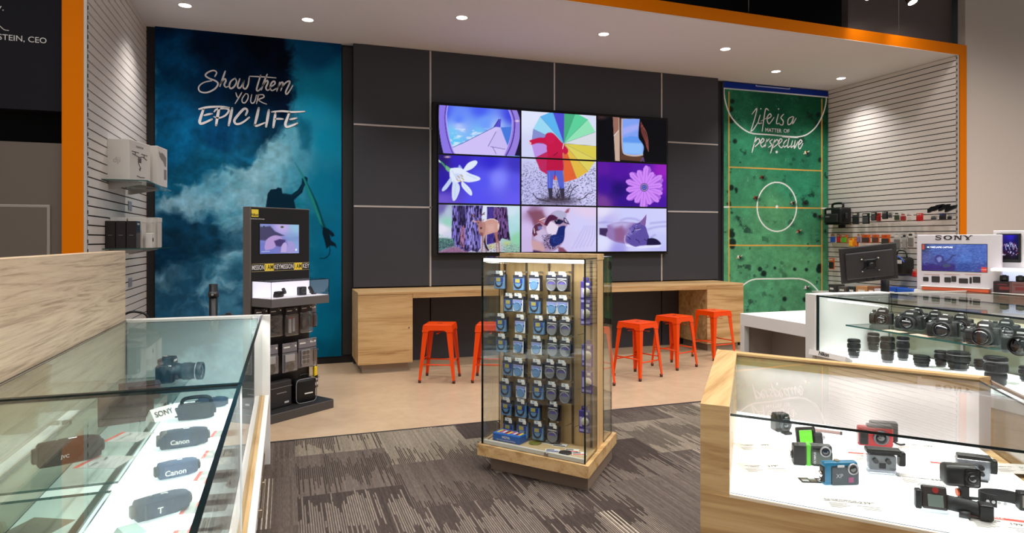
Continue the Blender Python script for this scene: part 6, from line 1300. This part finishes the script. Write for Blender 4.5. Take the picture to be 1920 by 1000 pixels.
# ================================================================== CAMERA SHOWCASE (right, middle distance)
t=thing('glass_showcase','two-tier glass showcase of black cameras and lenses with a white end panel','showcase',(3.0,3.09,0),R(-2.6)); G=t
zT,zD,zS=1.172,.82,1.005; W=.545; Lc=1.95
obj('base',B().box(.0,W,-Lc,0,.08,zD-.06),oakY,t); obj('plinth',B().box(.03,W-.02,-Lc,-.02,0,.08),dgrey,t)
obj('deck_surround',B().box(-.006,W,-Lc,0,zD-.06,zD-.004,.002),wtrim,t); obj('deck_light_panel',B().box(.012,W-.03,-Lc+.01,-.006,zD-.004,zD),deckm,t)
obj('end_panel',B().box(-.012,W+.01,.001,.085,0,zT+.006,.003),wtrim,t)
g=B(); g.pane(.0,.006,-Lc,0,zD,zT-.007); obj('front_glass',g,[GLASS,EDGE],t)
g=B(); g.pane(W-.006,W,-Lc,0,zD,zT-.007); obj('rear_glass',g,[glass('frosted_rear_glass',(.84,.90,.88),.05,.1),EDGE],t)
g=B(); g.pane(0,W,-Lc,0,zT-.007,zT); obj('glass_top',g,[GREENGLASS,EDGE],t)
obj('corner_seal',B().box(-.003,.008,-.010,.002,zD,zT+.001),EDGE,t); obj('edge_strip',B().box(-.003,.007,-Lc,0,zT-.008,zT+.001),EDGE,t)
obj('rear_edge',B().box(W-.006,W+.003,-Lc,0,zT-.006,zT+.001),EDGE,t)
g=B(); g.pane(.115,.515,-Lc+.02,-.10,zS-.008,zS); sh=obj('glass_shelf',g,[SHELFG,EDGEG],t)
for y in (-.5,-1.1,-1.7): obj('shelf_bracket',B().box(.5155,.53,y-.008,y+.008,zD,zS+.01),steel,sh)
l=lamp('AREA','camera_showcase_led',G.matrix_basis@Vector((.04,-Lc/2,zT-.02)),3.2,(1,.985,.96),target=G.matrix_basis@Vector((.3,-Lc/2,zD)),shape='RECTANGLE',size=1.8,size_y=.012)
MG=G.matrix_basis if False else (Matrix.Translation((3.0,3.09,0))@Matrix.Rotation(R(-2.6),4,'Z'))
l.location=MG@Vector((.03,-Lc/2,zT-.02)); l.rotation_euler=Matrix(((0,-.5,-.866),(1,0,0),(0,-.866,.5))).to_euler()
# cameras on the shelf
gz=zS+.0005
CAMS=[(1654,613,R(-8),(.032,.045),.92,'black camera furthest left on the showcase shelf'),(1708,622,R(-24),(.034,.06),1.0,'black camera second from left on the showcase shelf, lens turned right'),
 (1770,636,R(-12),(.037,.06),1.04,'black camera in the middle of the showcase shelf with a wide lens'),(1846,650,R(-14),(.039,.065),1.04,'black camera second from right on the showcase shelf'),(1918,668,R(-14),(.039,.06),1.04,'black camera cut by the right frame edge on the showcase shelf')]
for u,v,rz,ln,s,l in CAMS:
    p=onZ(u,v-4,gz); dslr(l,p,math.atan2(p.y,p.x)-PI/2+R(-6)+rz*.6,ln,s*.99,'cameras on the showcase shelf')
for u,v,l in ((1718,606,'black camera behind the second one on the showcase shelf'),(1752,606,'black camera standing back between two others on the showcase shelf'),(1800,616,'black camera behind the middle ones on the showcase shelf'),(1885,626,'black camera standing back near the right end of the showcase shelf')):
    p=onP(u,v,MG@Vector((.455,0,0)),(MG.to_3x3()@Vector((1,0,0)))); p.z=gz; dslr(l,p,math.atan2(p.y,p.x)-PI/2+R(-10),(.032,.03),.92,'cameras on the showcase shelf')
for u,v,l in ((1668,622,'beige price strip under the left end of the camera shelf'),(1725,630,'beige price card before the second camera on the shelf'),(1800,648,'beige price card before the fourth camera on the shelf'),(1876,662,'beige price card before the last camera on the shelf')):
    p=MG@Vector((.15,(MG.inverted()@onZ(u,v,gz)).y,gz)); o=obj('price_card',B().box(-.03,.03,-.055,.055,0,.001),mat('card_peach',(196,164,146),.7),None,None,p,(0,0,R(-2.6))); tag(o,l,'price card','price cards on the camera shelf')
# lenses
def lens(label,loc,h,r,style=0):
    t=thing('camera_lens',label,'lens',loc,.3*style,'lenses on the showcase deck'); seg=[]
    pr=[(r*.72,0),(r*.74,h*.10),(r*.88,h*.13),(r*.88,h*.30),(r*.94,h*.32),(r*.94,h*.46),(r*.90,h*.47),(r*.90,h*.52),(r,h*.54),(r,h*.78),(r*.95,h*.79),(r*.95,h*.84),(r*1.03,h*.86),(r*1.03,h*.985),(r*.99,h)]
    mi=[2,0,0,0,1,0,0,0,1,0,0,0,0,0]
    obj('barrel',B().lathe(pr,n=30,segmi=mi),[black,blackr,grey],t)
    b=B(); n=36
    for k in range(n):
        a=2*PI*k/n; c,s=math.cos(a),math.sin(a); b.T=Matrix.Rotation(a,4,'Z'); b.box(r-.0005,r+.0016,-.0018,.0018,h*.56,h*.76)
    obj('focus_ring',b,blackr,t); b=B()
    for k in range(5):
        b.T=Matrix.Rotation(-1.9+.28*k,4,'Z'); b.box(r*.94,r*.945,-.003,.003,h*.37,h*.41)
    b.T=Matrix.Identity(4); obj('scale_marks',b,lgrey,t)
    obj('gold_ring',B().lathe([(r*1.035,h*.875),(r*1.04,h*.885),(r*1.035,h*.895)],n=30,cap=False),silver if style%2 else dgrey,t); obj('front_cap',B().lathe([(r*.93,h),(r*.93,h+.003),(r*.8,h+.004)],n=28),blackm,t); return t
dz=zD+.0005
for u,v,h,r,st,l in ((1601,671,.112,.036,0,'black lens standing furthest left on the showcase deck'),(1638,660,.120,.034,1,'black lens behind the third one from left, under the shelf edge'),(1664,680,.150,.038,2,'tall black lens, left of a touching pair on the showcase deck'),(1693,676,.140,.034,3,'tall black lens, right of a touching pair on the showcase deck'),
   (1728,688,.062,.042,4,'short flat black lens in the middle of the showcase deck'),(1764,688,.090,.032,5,'black lens tucked behind the wide lens on the deck'),(1797,694,.100,.056,1,'wide fat black lens right of centre on the showcase deck'),(1838,694,.055,.030,2,'small black lens behind the tall front one on the deck'),(1867,727,.150,.050,3,'tall black zoom lens nearest the front of the showcase deck'),(1926,716,.075,.035,4,'black lens cut by the right frame edge on the deck')):
    lens(l,onZ(u,v,dz),h*.93,r*.93,st)
p=onZ(1557,671,dz); t=thing('name_strip','white name strip with black lettering at the left end of the deck','sign',p+Vector((.0,0,0)),R(-92)+0)
b=B(); b.prism([(-.03,0),(.03,0),(.03,.004),(-.024,.030)],-.14,.14,lambda x,z,y:Vector((y,x,z))); obj('strip',b,paper,t)
b=B(); b.text('Nikon',Matrix.Translation((-.02,-.0275,.018))@Matrix.Rotation(R(78),4,'X'),.032,bold=.03); obj('lettering',b,ink,t)
for i,(y,l) in enumerate(((-.55,'white price card under the shelf, left of centre on the lens deck'),(-.9,'white price card under the shelf, centre of the lens deck'),(-1.2,'white price card under the shelf, right on the lens deck'))):
    p=MG@Vector((.30,y,dz)); price_card(p,R(-88),l,'ZOOM LENS',('899','1099','749')[i],'99',False,.13,.07,None,'price cards on the lens deck')
# back-to-back glass case behind it
t=thing('glass_showcase','low glass topped case standing behind the camera showcase','showcase',(3.0,3.09,0),R(-2.6))
obj('base',B().box(W+.02,1.16,-1.5,-.002,0,1.0),mat('base_beige',(196,172,146),.5),t); g=B(); g.pane(W+.016,1.17,-1.5,.0,zT-.007,zT); obj('glass_top',g,[GREENGLASS,EDGE],t)
g=B(); g.pane(W+.012,1.17,-.007,-.001,1.0,zT-.008); obj('end_glass',g,[GLASS,EDGE],t); obj('front_edge',B().box(W+.014,1.175,-.002,.004,zT-.010,zT+.003),wtrim,t); obj('inner_deck',B().box(W+.02,1.15,-1.49,-.02,1.0,1.004),mat('deck_beige',(206,186,160),.5),t)
# ================================================================== WHITE SERVICE COUNTER with monitor arm
t=thing('service_counter','white service counter with a thick top left of the camera showcase','counter',(3.54,3.2,0))
Ly=1.27; Wx=.9
obj('counter_top',B().box(0,Wx,.28,Ly,.80,.90,.003),mat('counter_white',(236,232,230),.4),t); obj('leg_panel',B().box(.0,.05,Ly-.05,Ly,0,.80,.002),wtrim,t); obj('leg_panel',B().box(.0,.05,.28,.33,0,.80,.002),wtrim,t); obj('leg_panel',B().box(Wx-.05,Wx,Ly-.05,Ly,0,.80,.002),wtrim,t)
obj('inner_panel',B().box(.30,.33,.33,Ly-.02,.06,.80),mat('panel_taupe',(176,164,156),.6),t); obj('end_panel',B().box(.05,Wx-.05,Ly-.03,Ly-.01,.02,.80),mat('panel_taupe',(176,164,156),.6),t)
p=Vector((4.35,3.80,.90)); 
t=thing('monitor_stand','black monitor seen from behind on a black pole and arm','monitor',p)
obj('base_plate',B().lathe([(.07,0),(.07,.012),(.04,.02)],n=24),black,t)
pd=(p-Vector((0,0,.9))); 
obj('pole',B().cyl((0,0,.01),(0,0,.40),.030,n=22),black,t); obj('pole_collar',B().lathe([(.030,0),(.044,.0),(.044,.06),(.030,.06)],(0,0,.335),n=22,cap=False),blackr,t)
Mv=Vector((-.36,-.10,.42)); azm=math.atan2(pd.y,pd.x)-PI/2
obj('arm',B().tube([(0,0,.40),(-.08,-.06,.43),(-.20,-.12,.43)],.018,10),black,t); obj('arm_cover',B().tube([(-.02,-.04,.40),(.06,.02,.40)],.034,10),blackr,t)
hd=obj('screen_housing',B().box(-.245,.245,-.0,.030,-.17,.17,.006,2),mat('monitor_back',(34,31,32),.5),t); hd.location=(-.24,-.06,.43); hd.rotation_euler=(Matrix.Rotation(R(150),3,'Z')@Matrix.Rotation(R(7),3,'Y')@Matrix.Rotation(R(-10),3,'X')).to_euler(); hd.scale=(.80,)*3; HM=hd
# the back of the monitor faces the viewer (+Y of the housing)
obj('back_shell',B().box(-.205,.205,.030,.055,-.13,.12,.010,2),mat('monitor_shell',(42,38,39),.5),hd)
b=B(); b.box(-.05,.05,.055,.066,-.05,.05,.004); 
for sx in (-1,1):
    for sz in (-1,1): b.tube([(sx*.03,.062,sz*.03),(sx*.075,.062,sz*.06)],.008,8)
vp=obj('mount_plate',b,black,hd)
for sx in (-1,1):
    for sz in (-1,1): obj('bolt',B().cyl((sx*.072,.066,sz*.058),(sx*.072,.071,sz*.058),.006,n=10),chrome,vp)
obj('swivel',B().cyl((0,.06,0),(0,.12,0),.026,n=16),black,hd)
for x in (-.03,.03): obj('cable_port',B().box(x-.007,x+.007,.029,.033,-.155,-.128),blackm,hd)
# ================================================================== DISPLAY COUNTER with lit camera display board
e2=Vector((.40,-.916,0)).normalized(); n2=Vector((-e2.y,e2.x,0)); n2=n2 if n2.x>0 else -n2     # n2 points away from the viewer
P0=Vector((4.08,3.32,0)); AS=math.atan2(e2.y,e2.x)
zB=1.165
t=thing('display_counter','plain counter behind the glass cases carrying the lit display board','counter',P0+e2*.55-Vector((0,0,0)),AS)
obj('counter_body',B().box(-.56,.75,-.0,.40,0,zB),mat('counter_beige',(200,184,170),.5),t) ; obj('counter_edge',B().box(-.56,.75,-.012,.0,zB-.02,zB,.002),wtrim,t)
KO2=P0+e2*.235+Vector((0,0,zB+.0005)); bw_=.47; bh=.372
t=thing('display_board','pale grey camera display board with black lettering and a wide lit screen','display board',KO2,AS)
obj('board',B().box(-bw_/2,bw_/2,.02,.07,0,bh,.003),mat('board_grey',(206,198,204),.4),t); obj('orange_lip',B().box(-bw_/2+.04,bw_/2-.055,-.02,.018,.0,.022,.003),mat('lip_orange',(216,96,60),.45,),t); obj('lip_top',B().box(-bw_/2+.03,bw_/2-.05,-.022,.018,.0225,.028,.001),wtrim,t)
def sp(u,v): q=onP(u,v,P0-n2*-.02,n2)-KO2; return q.dot(e2),q.z
def serif(b,ch,x0,w,h,y,z):
    T=.010*h/.034; TT=T*1.45
    P=lambda L:b.prism([(x0+a*w,z+c*h) for a,c in L],y-.001,y,lambda x,zz,yy:Vector((x,yy,zz)))
    tv=T/h; th=TT/w; s=.07
    if ch=='N':
        P([(.06,0),(.06+th*.55,0),(.06+th*.55,1),(.06,1)]); P([(.94-th*.55,0),(.94,0),(.94,1),(.94-th*.55,1)]); P([(.02,1),(.02+th*1.2,1),(.94,0),(.94-th*.9,0)]); P([(-.04,0),(.24,0),(.24,tv*.5),(-.04,tv*.5)]); P([(.74,1-tv*.5),(1.04,1-tv*.5),(1.04,1),(.74,1)]); P([(-.04,1-tv*.5),(.2,1-tv*.5),(.2,1),(-.04,1)])
    elif ch=='Y':
        P([(.5-th/2,0),(.5+th/2,0),(.5+th/2,.5),(.5-th/2,.5)]); P([(.0,1),(.0+th,1),(.5+th/2,.45),(.5-th/2,.45)]); P([(1-th*.6,1),(1,1),(.5+th/2,.45),(.5+th*.1,.45)]); P([(.28,0),(.72,0),(.72,tv*.5),(.28,tv*.5)]); P([(-.06,1-tv*.5),(.26,1-tv*.5),(.26,1),(-.06,1)]); P([(.76,1-tv*.5),(1.06,1-tv*.5),(1.06,1),(.76,1)])
    elif ch in 'O':
        n=28
        for i in range(n):
            a0,a1=2*PI*i/n,2*PI*(i+1)/n; q=lambda a,k:(.5+(.5-(0 if k==0 else th*.9))*math.cos(a),.5+(.52-(0 if k==0 else tv*.62))*math.sin(a)); P([q(a0,0),q(a1,0),q(a1,1),q(a0,1)])
    elif ch=='S':
        pts=[(.92,.72),(.86,.90),(.55,.97),(.2,.92),(.12,.74),(.3,.58),(.68,.46),(.88,.30),(.78,.09),(.45,.03),(.14,.10),(.08,.30)]
        Q=cat(pts,5)
        for i in range(len(Q)-1):
            d=Q[i+1]-Q[i]; d=d/(np.linalg.norm(d)+1e-9); k=i/(len(Q)-1); ww=.5*(.13+.10*math.sin(PI*k)); nn=np.array([-d[1]*ww*.9*h/w,d[0]*ww]); P([tuple(Q[i]+nn),tuple(Q[i+1]+nn),tuple(Q[i+1]-nn),tuple(Q[i]-nn)])
        P([(.9,.66),(.97,.66),(.97,1.0),(.9,.96)]); P([(.03,.0),(.1,.04),(.1,.34),(.03,.34)])
b=B(); xs=[sp(1753.5,446),sp(1770,446),sp(1788,446),sp(1804,446),sp(1823,446)]; z0=sp(1787,450)[1]; h_=sp(1787,441.5)[1]-z0
for ch,(ua,ub2) in zip('SONY',((1753.6,1765.5),(1769,1785.5),(1789,1803.5),(1806.5,1822.5))): xa4=sp(ua,446)[0]; xb4=sp(ub2,446)[0]; serif(b,ch,xa4,xb4-xa4,h_,.0195,z0)
obj('brand_lettering',b,ink,t)
x0,z1=sp(1729,458.5); x1,z0=sp(1850.5,509.5); z0=(sp(1729,507)[1]+sp(1850,510.5)[1])/2; z1=(sp(1729,458)[1]+sp(1850,459)[1])/2
p=Pic(KO2+e2*x0+n2*.0185+Vector((0,0,z0)),e2*(x1-x0),(0,0,z1-z0),130,60)
def s7(x,y): return (1700+x/7.141,420+y/7.141)
def sea(p):
    p.rbf([(1732,462,(50,60,90)),(1750,465,(80,100,170)),(1800,463,(96,120,196)),(1845,462,(84,110,190)),(1735,485,(86,90,150)),(1770,480,(80,104,180)),(1810,485,(84,120,200)),(1845,485,(80,110,190)),(1735,503,(50,36,110)),(1770,503,(60,44,110)),(1810,503,(50,70,140)),(1845,503,(70,70,140))],6,.05,3)
    r=np.clip((vn(p.u*.35,p.v*1.1,3)-.5)*5,0,1); p.blend(r*.45,(50,70,140)); r=np.clip((vn(p.u*.3+7,p.v*1.2,9)-.62)*6,0,1); p.blend(r*.4,(120,150,216))
    p.fill([s7(*q) for q in [(208,560),(330,530),(480,560),(650,540),(650,630),(210,625)]],(54,34,104),4,.7); p.fill(cat([s7(*q) for q in [(370,450),(420,410),(490,440),(505,490),(460,530),(400,530),(370,450)]]),(60,56,120),1.5,.8); p.fill(cat([s7(*q) for q in [(400,460),(450,440),(470,480),(430,515),(400,460)]]),(150,160,220),2,.7); p.line(cat([s7(*q) for q in [(480,520),(570,480),(610,430),(650,420)]]),3,(60,60,110),2,.8); p.fill([s7(*q) for q in [(470,550),(560,530),(600,570),(500,590)]],(70,84,110),2,.8)
    p.fill([s7(208,275),s7(236,278),s7(236,345),s7(208,345)],(206,80,50)); p.fill([s7(1000,580),s7(1076,585),s7(1076,652),s7(1000,648)],(220,70,54)); p.line([s7(1000,612),s7(1076,616)],.8,(240,190,180))
sea(p); o2=p.build('screen',SCREEN,t,1.0,1.0); o2.matrix_local=(Matrix.Translation(KO2)@Matrix.Rotation(AS,4,'Z')).inverted()
b=B(); b.box(x0-.003,x1+.003,.0188,.0205,z0-.003,z1+.003); obj('screen_bezel',b,black,t)
cx_,cz_=sp(1762,464); b=B(); b.text('4K TIME LAPSE CAPTURE',Matrix.Translation((cx_+.0,.0178,cz_))@Matrix.Rotation(R(90),4,'X'),.0135,bold=.03); obj('screen_lettering',b,mat('lit_white',(240,244,255),.5,emit=.8),t)
b=B()
for (ua,va,ub2,vb) in ((1731,519.5,1741,528),(1747,518,1762,530),(1771,520,1783,530),(1784,518,1793,529),(1798,522,1815,532),(1818,520,1822,532),(1824,519,1838,531)):
    xa5,za5=sp(ua,va); xb5,zb5=sp(ub2,vb); b.box(xa5,xb5,.0185,.0198,min(za5,zb5),max(za5,zb5),.003)
obj('camera_print',b,ink,t); b=B()
for ua in (1733,1770,1809): xa5,za5=sp(ua,514.5); b.box(xa5,xa5+.09,.019,.0198,za5-.002,za5+.002)
obj('caption_print',b,mat('caption_pink',(190,140,130),.6),t)
# dark tablet screen and lit shelf of small cameras, right of the board
KT=P0+e2*.60+n2*.10+Vector((0,0,zB+.0005))
def tp(u,v): q=onP(u,v,KT,n2)-KT; return q.dot(e2),q.z
xa6,zb6=tp(1868,492); xb6,zt6=tp(1914,438)
t=thing('tablet_display','black upright screen showing fireworks at the right edge above a lit shelf','display',KT,AS)
xm=(xa6+xb6)/2
obj('stand_panel',B().box(xa6-.02,xb6+.12,.022,.05,0,zt6+.02,.002),mat('stand_white',(232,226,226),.45),t); hs=obj('housing',B().box(xa6,xb6,-.004,.021,zb6,zt6,.004,2),black,t)
p=Pic(KT+e2*(xa6+.006)+n2*-.0055+Vector((0,0,zb6+.02)),e2*(xb6-xa6-.018),(0,0,zt6-zb6-.03),50,55)
def fw(p):
    p.rbf([(1875,445,(30,20,120)),(1895,442,(40,24,190)),(1908,450,(14,12,80)),(1885,460,(20,12,90)),(1875,475,(60,14,30)),(1900,475,(30,10,60)),(1890,486,(3,3,12)),(1908,486,(4,4,14))],3,.08,3)
    r_=random.Random(5)
    for i in range(34): p.ell(1874+34*r_.random(),455+24*r_.random(),.5+.9*r_.random(),.5+1.2*r_.random(),((220,226,255),(180,60,70),(200,200,255))[i%3],.8,.9)
    for i in range(10): x=1884+2.2*i; p.line([(x,458+4*math.sin(i)),(x+3,464+5*math.cos(i*2))],.9,(226,230,255),.7,.9)
fw(p); o2=p.build('screen',SCREEN,hs,1.0,1.0); o2.matrix_local=(Matrix.Translation(KT)@Matrix.Rotation(AS,4,'Z')).inverted()
zl=tp(1895,508)[1]; zl0=tp(1895,552)[1]
t=thing('lit_shelf_box','white lit shelf box of small cameras under the fireworks screen','display box',KT-n2*.16,AS)
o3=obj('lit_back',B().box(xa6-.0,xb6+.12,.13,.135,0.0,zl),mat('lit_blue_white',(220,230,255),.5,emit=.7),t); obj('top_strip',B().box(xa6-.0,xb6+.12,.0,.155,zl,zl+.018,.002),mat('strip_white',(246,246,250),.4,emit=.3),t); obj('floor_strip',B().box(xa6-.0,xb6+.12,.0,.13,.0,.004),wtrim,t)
for i,(u,v,l,kd) in enumerate(((1881,548,'black and red camera box in the lit shelf, left','b'),(1911,548,'pinkish camera box in the lit shelf, right','p'))):
    q=onP(u,551,KT-n2*.12,n2); q.z=KT.z+.0045; 
    t=thing('camera_box',l,'box',q,AS); obj('carton',B().box(-.052,.045,.0,.09,0,.072,.003),mat('box_black_red',(40,20,24),.4) if kd=='b' else mat('box_rose',(120,84,84),.5),t); b=B(); b.box(-.03,.02,-.001,0,.05,.056); b.box(-.02,.03,-.001,0,.02,.04); obj('front_print',b,mat('print_red',(120,40,44),.5),t)
    t=thing('small_camera',('small black camera standing on the left box in the lit shelf','small black camera standing on the right box in the lit shelf')[i],'camera',q+Vector((0,0,.0725)),AS); obj('body',B().box(-.022,.022,.02,.05,0,.036,.005,2).box(-.010,.01,.03,.04,.034,.040),black,t); obj('lens_ring',B().lathe([(.011,0),(.011,.008),(.006,.006)],(.004,.02,.018),(0,-1,0),n=16),dgrey,t)
# ================================================================== RIGHT SLAT WALL: bag and hanging packs
XW=XR-.003
def rp(u,v,off): return onX(u,v,XR-off)
p=onX(1571,420,XR-.14); t=thing('camera_bag','black padded camera bag on the right slat wall beside the green mural','camera bag',(XR-.012,p.y,p.z),R(-90))
# local: -Y looks into the room
b=B(); b.box(-.17,.17,-.25,-.02,0,.25,.035,3,smooth=True); obj('body',b,black,t); obj('handle',B().tube(cat([(-.10,-.13,.24),(-.09,-.13,.31),(.09,-.13,.31),(.10,-.13,.24)]),.018),black,t); obj('front_pocket',B().box(-.13,.13,-.275,-.24,.02,.15,.015,2),blackr,t); obj('white_label',B().box(-.10,-.01,-.2535,-.25,.16,.21,.001),lgrey,t); obj('small_label',B().box(-.10,-.02,-.277,-.275,.10,.12,.001),grey,t); obj('side_buckle',B().box(.165,.19,-.16,-.12,.08,.16,.006),dgrey,t)
obj('shelf_bracket',B().box(-.14,.14,-.24,.0,-.012,-.001).box(-.02,.02,-.10,-.0,-.06,-.012),blackm,t)
PK={}
def wpack(u,v0,v1,wpx,cols,label,grp,off=.11,kind='card'):
    p0=onX(u,v1,XR-off); p1=onX(u,v0,XR-off); h=p1.z-p0.z; wd=abs(onX(u+wpx/2,v0,XR-off).y-onX(u-wpx/2,v0,XR-off).y)
    t=thing('hanging_pack',label,'hanging pack',(XR-off,p1.y,p1.z),R(-90),grp); w=wd/2
    c0,c1,c2=cols
    nm='pk_%d_%d_%d'
    M_=lambda c:mat('pack_'+'_'.join(map(str,c)),c,.45)
    b=B(); b.box(-w,w,-.004,.0,-h,-h*.0,.002); obj('card',b,M_(c0),t)
    b=B(); b.box(-w*.72,w*.72,-.028,-.004,-h*.92,-h*.35,.006,2); obj('product',b,M_(c1),t)
    b=B(); b.box(-w*.8,w*.3,-.0052,-.004,-h*.22,-h*.1); obj('print',b,M_(c2),t)
    obj('hook',B().tube([(0,off-.014,-.012),(0,-.03,-.012),(0,-.036,-.004)],.003,6),steel,t); return t
K=(30,30,32);KG=(70,70,74);WH=(220,214,208);RD=(186,30,34);OR=(222,96,34);BLU=(44,86,190);GR=(96,180,50);YE=(240,170,40);SL=(176,172,170)
R1=[(1605,398,421,13,(KG,K,WH),'dark ribbed pack left of a pair beside the black bag'),(1624,400,420,14,(K,KG,WH),'dark ribbed pack right of a pair beside the black bag'),(1639,398,414,11,(K,KG,WH),'black pack left of the red one in the wall top row'),(1648,400,415,8,(RD,(140,20,24),K),'red pack in the wall top row'),(1660,397,411,11,(K,(50,50,54),SL),'black pack right of the red one in the wall top row'),
 (1670,398,409,8,(SL,KG,K),'grey and white small pack in the wall top row'),(1683,398,414,11,(WH,(60,70,50),K),'white pack with a dark green insert in the wall top row'),(1695,400,415,12,(WH,(150,40,40),RD),'white pack with red figures in the wall top row'),(1708,402,414,9,(WH,(206,200,196),RD),'small plain white pack in the wall top row'),(1725,400,415,13,((206,60,56),RD,WH),'red and white pack right of the plain white one in the wall top row'),
 (1752,405,413,12,(SL,KG,K),'small grey pack under the black fins in the wall top row'),(1768,400,413,13,(KG,K,BLU),'dark bluish pack under the black fins in the wall top row'),(1782,402,413,9,(SL,K,WH),'small dark pack at the right end of the wall top row')]
R2=[(1563,438,456,11,(WH,BLU,OR),'clear pack with a blue insert at the left of the wall second row'),(1573,440,455,6,((190,60,40),RD,WH),'narrow red pack in the wall second row'),(1584,440,456,12,(OR,GR,WH),'pack with a lime green insert in the wall second row'),(1597,446,463,9,(YE,(250,180,40),OR),'yellow pack in the wall second row'),(1606,444,463,8,(OR,(230,120,30),YE),'orange pack touching the yellow one in the wall second row'),
 (1611,438,456,7,(SL,(130,110,150),OR),'narrow lilac and orange pack in the wall second row'),(1624,440,456,17,(OR,(70,50,50),(200,80,30)),'wide orange pack with a dark device in the wall second row'),(1642,440,455,14,((216,100,50),(90,60,50),OR),'orange pack second from right of the orange ones'),(1661,440,461,17,(OR,(60,50,48),(206,70,30)),'rightmost orange pack with a dark arm in the wall second row'),
 (1683,438,469,13,((190,186,184),(110,108,108),WH),'tall grey pack with white round parts in the wall second row'),(1697,438,468,9,(SL,(150,148,146),K),'tall grey pack beside it in the wall second row'),(1709,436,464,12,(WH,(120,116,114),K),'tall white pack with dark marks next to the display board')]
for a in R1: wpack(*a[:5],a[5],'packs in the top row of the right slat wall')
for a in R2: wpack(*a[:5],a[5],'packs in the second row of the right slat wall')
wpack(1560,484,505,10,(OR,K,WH),'orange pack low on the wall left of the monitor','packs low on the right slat wall'); wpack(1716,505,520,9,((200,120,100),RD,WH),'small rosy pack on the wall beside the display board','packs low on the right slat wall')
for i,(u,v) in enumerate(((1750,392),(1760,389),(1771,389),(1783,391))):
    q=onX(u,v,XR-.12); o=obj('black_fin',B().prism([(-.07,-.05),(.06,.0),(.07,.04),(-.02,.03),(-.07,.0)],-.02,.02,lambda x,z,y:Vector((y,-x,z))),black,None,None,q); tag(o,'angular black fin-shaped pack at the top right of the slat wall, '+('leftmost of four','second of four','third of four','rightmost of four')[i],'hanging pack','black fin packs')
# black camera pouch with blue trim hanging behind the monitor
q=onX(1690,478,XR-.14); t=thing('camera_pouch','black camera pouch with blue trim right of the monitor on the slat wall','camera pouch',(XR-.01,q.y,q.z),R(-90))
obj('body',B().box(-.17,.13,-.24,-.02,-.29,-.03,.05,3,smooth=True),black,t); obj('blue_trim',B().tube(cat([(-.16,-.225,-.20),(-.15,-.225,-.05),(-.05,-.235,-.02),(.06,-.235,-.03),(.12,-.225,-.10)]),.010),mat('trim_blue',(40,80,170),.4),t); obj('handle',B().tube(cat([(-.08,-.12,-.03),(-.06,-.12,.05),(.05,-.12,.05),(.08,-.12,-.03)]),.009),black,t); obj('white_label',B().box(.01,.10,-.2435,-.24,-.12,-.07,.001),lgrey,t); obj('logo_patch',B().box(-.13,-.06,-.2435,-.24,-.11,-.07,.001),grey,t)
q=onX(1665,478,XR-.10); t=thing('camera_pouch','black knotted strap bundle hanging between the monitor and the blue-trimmed pouch','strap',(XR-.01,q.y,q.z),R(-90)); obj('strap_bundle',B().tube(cat([(-.08,-.06,-.05),(.06,-.08,-.02),(.08,-.09,-.12),(-.06,-.07,-.14),(-.08,-.08,-.22),(.05,-.06,-.2),(.0,-.05,-.02)]),.026),black,t); obj('strap_hook',B().tube([(0,-.002,0),(0,-.10,0),(0,-.106,.01)],.003,6),steel,t); obj('metal_clip',B().box(-.01,.03,-.11,-.09,-.10,-.06,.004),silver,t)
# goods along the low shelf of the slat wall
zlow=.70
t=thing('wall_shelf','white shelf low on the right slat wall behind the counter','shelf',(XR-.002,7.5,zlow),R(-90)); obj('board',B().box(-.85,.85,-.34,0,-.02,0,.002),wtrim,t)
for u,wm,hm,cs,l in ((1566,.12,.12,(60,56,56),'dark mixed box at the left end of the low wall shelf'),(1585,.14,.10,(90,84,82),'grey patterned box second from left on the low wall shelf'),(1603,.12,.11,(50,48,52),'charcoal box third from left on the low wall shelf'),(1622,.20,.13,(206,150,104),'tan box in the middle of the low wall shelf'),(1640,.12,.14,(150,100,70),'brown box right of the tan one on the low wall shelf'),(1655,.16,.11,(210,206,216),'white box on the low wall shelf'),(1676,.22,.15,(34,84,190),'bright blue box left of a pair on the low wall shelf'),(1702,.24,.14,(40,96,200),'bright blue box right of a pair on the low wall shelf')):
    q=onX(u,540,XR-.2); carton('shelf_box',l,'box',(XR-.17,q.y,zlow+.0005),R(-90),wm,.2,hm,mat('sb_%d_%d_%d'%cs,cs,.45),'boxes on the low wall shelf',lambda t,dx,dy,dz:obj('front_print',B().box(-dx*.3,dx*.3,-dy/2-.001,-dy/2,dz*.35,dz*.6),paper,t))
# black case on the floor by the bench and mural
t=thing('equipment_case','black equipment case on the floor between the bench and the green mural','case',(6.28,7.95,0)); obj('body',B().box(-.16,.20,-.20,.20,0,.36,.02,2),black,t); obj('lid',B().box(-.165,.205,-.205,.205,.36,.41,.015,2),blackr,t); obj('latch',B().box(-.02,.05,-.212,-.2,.33,.39,.003),steel,t)
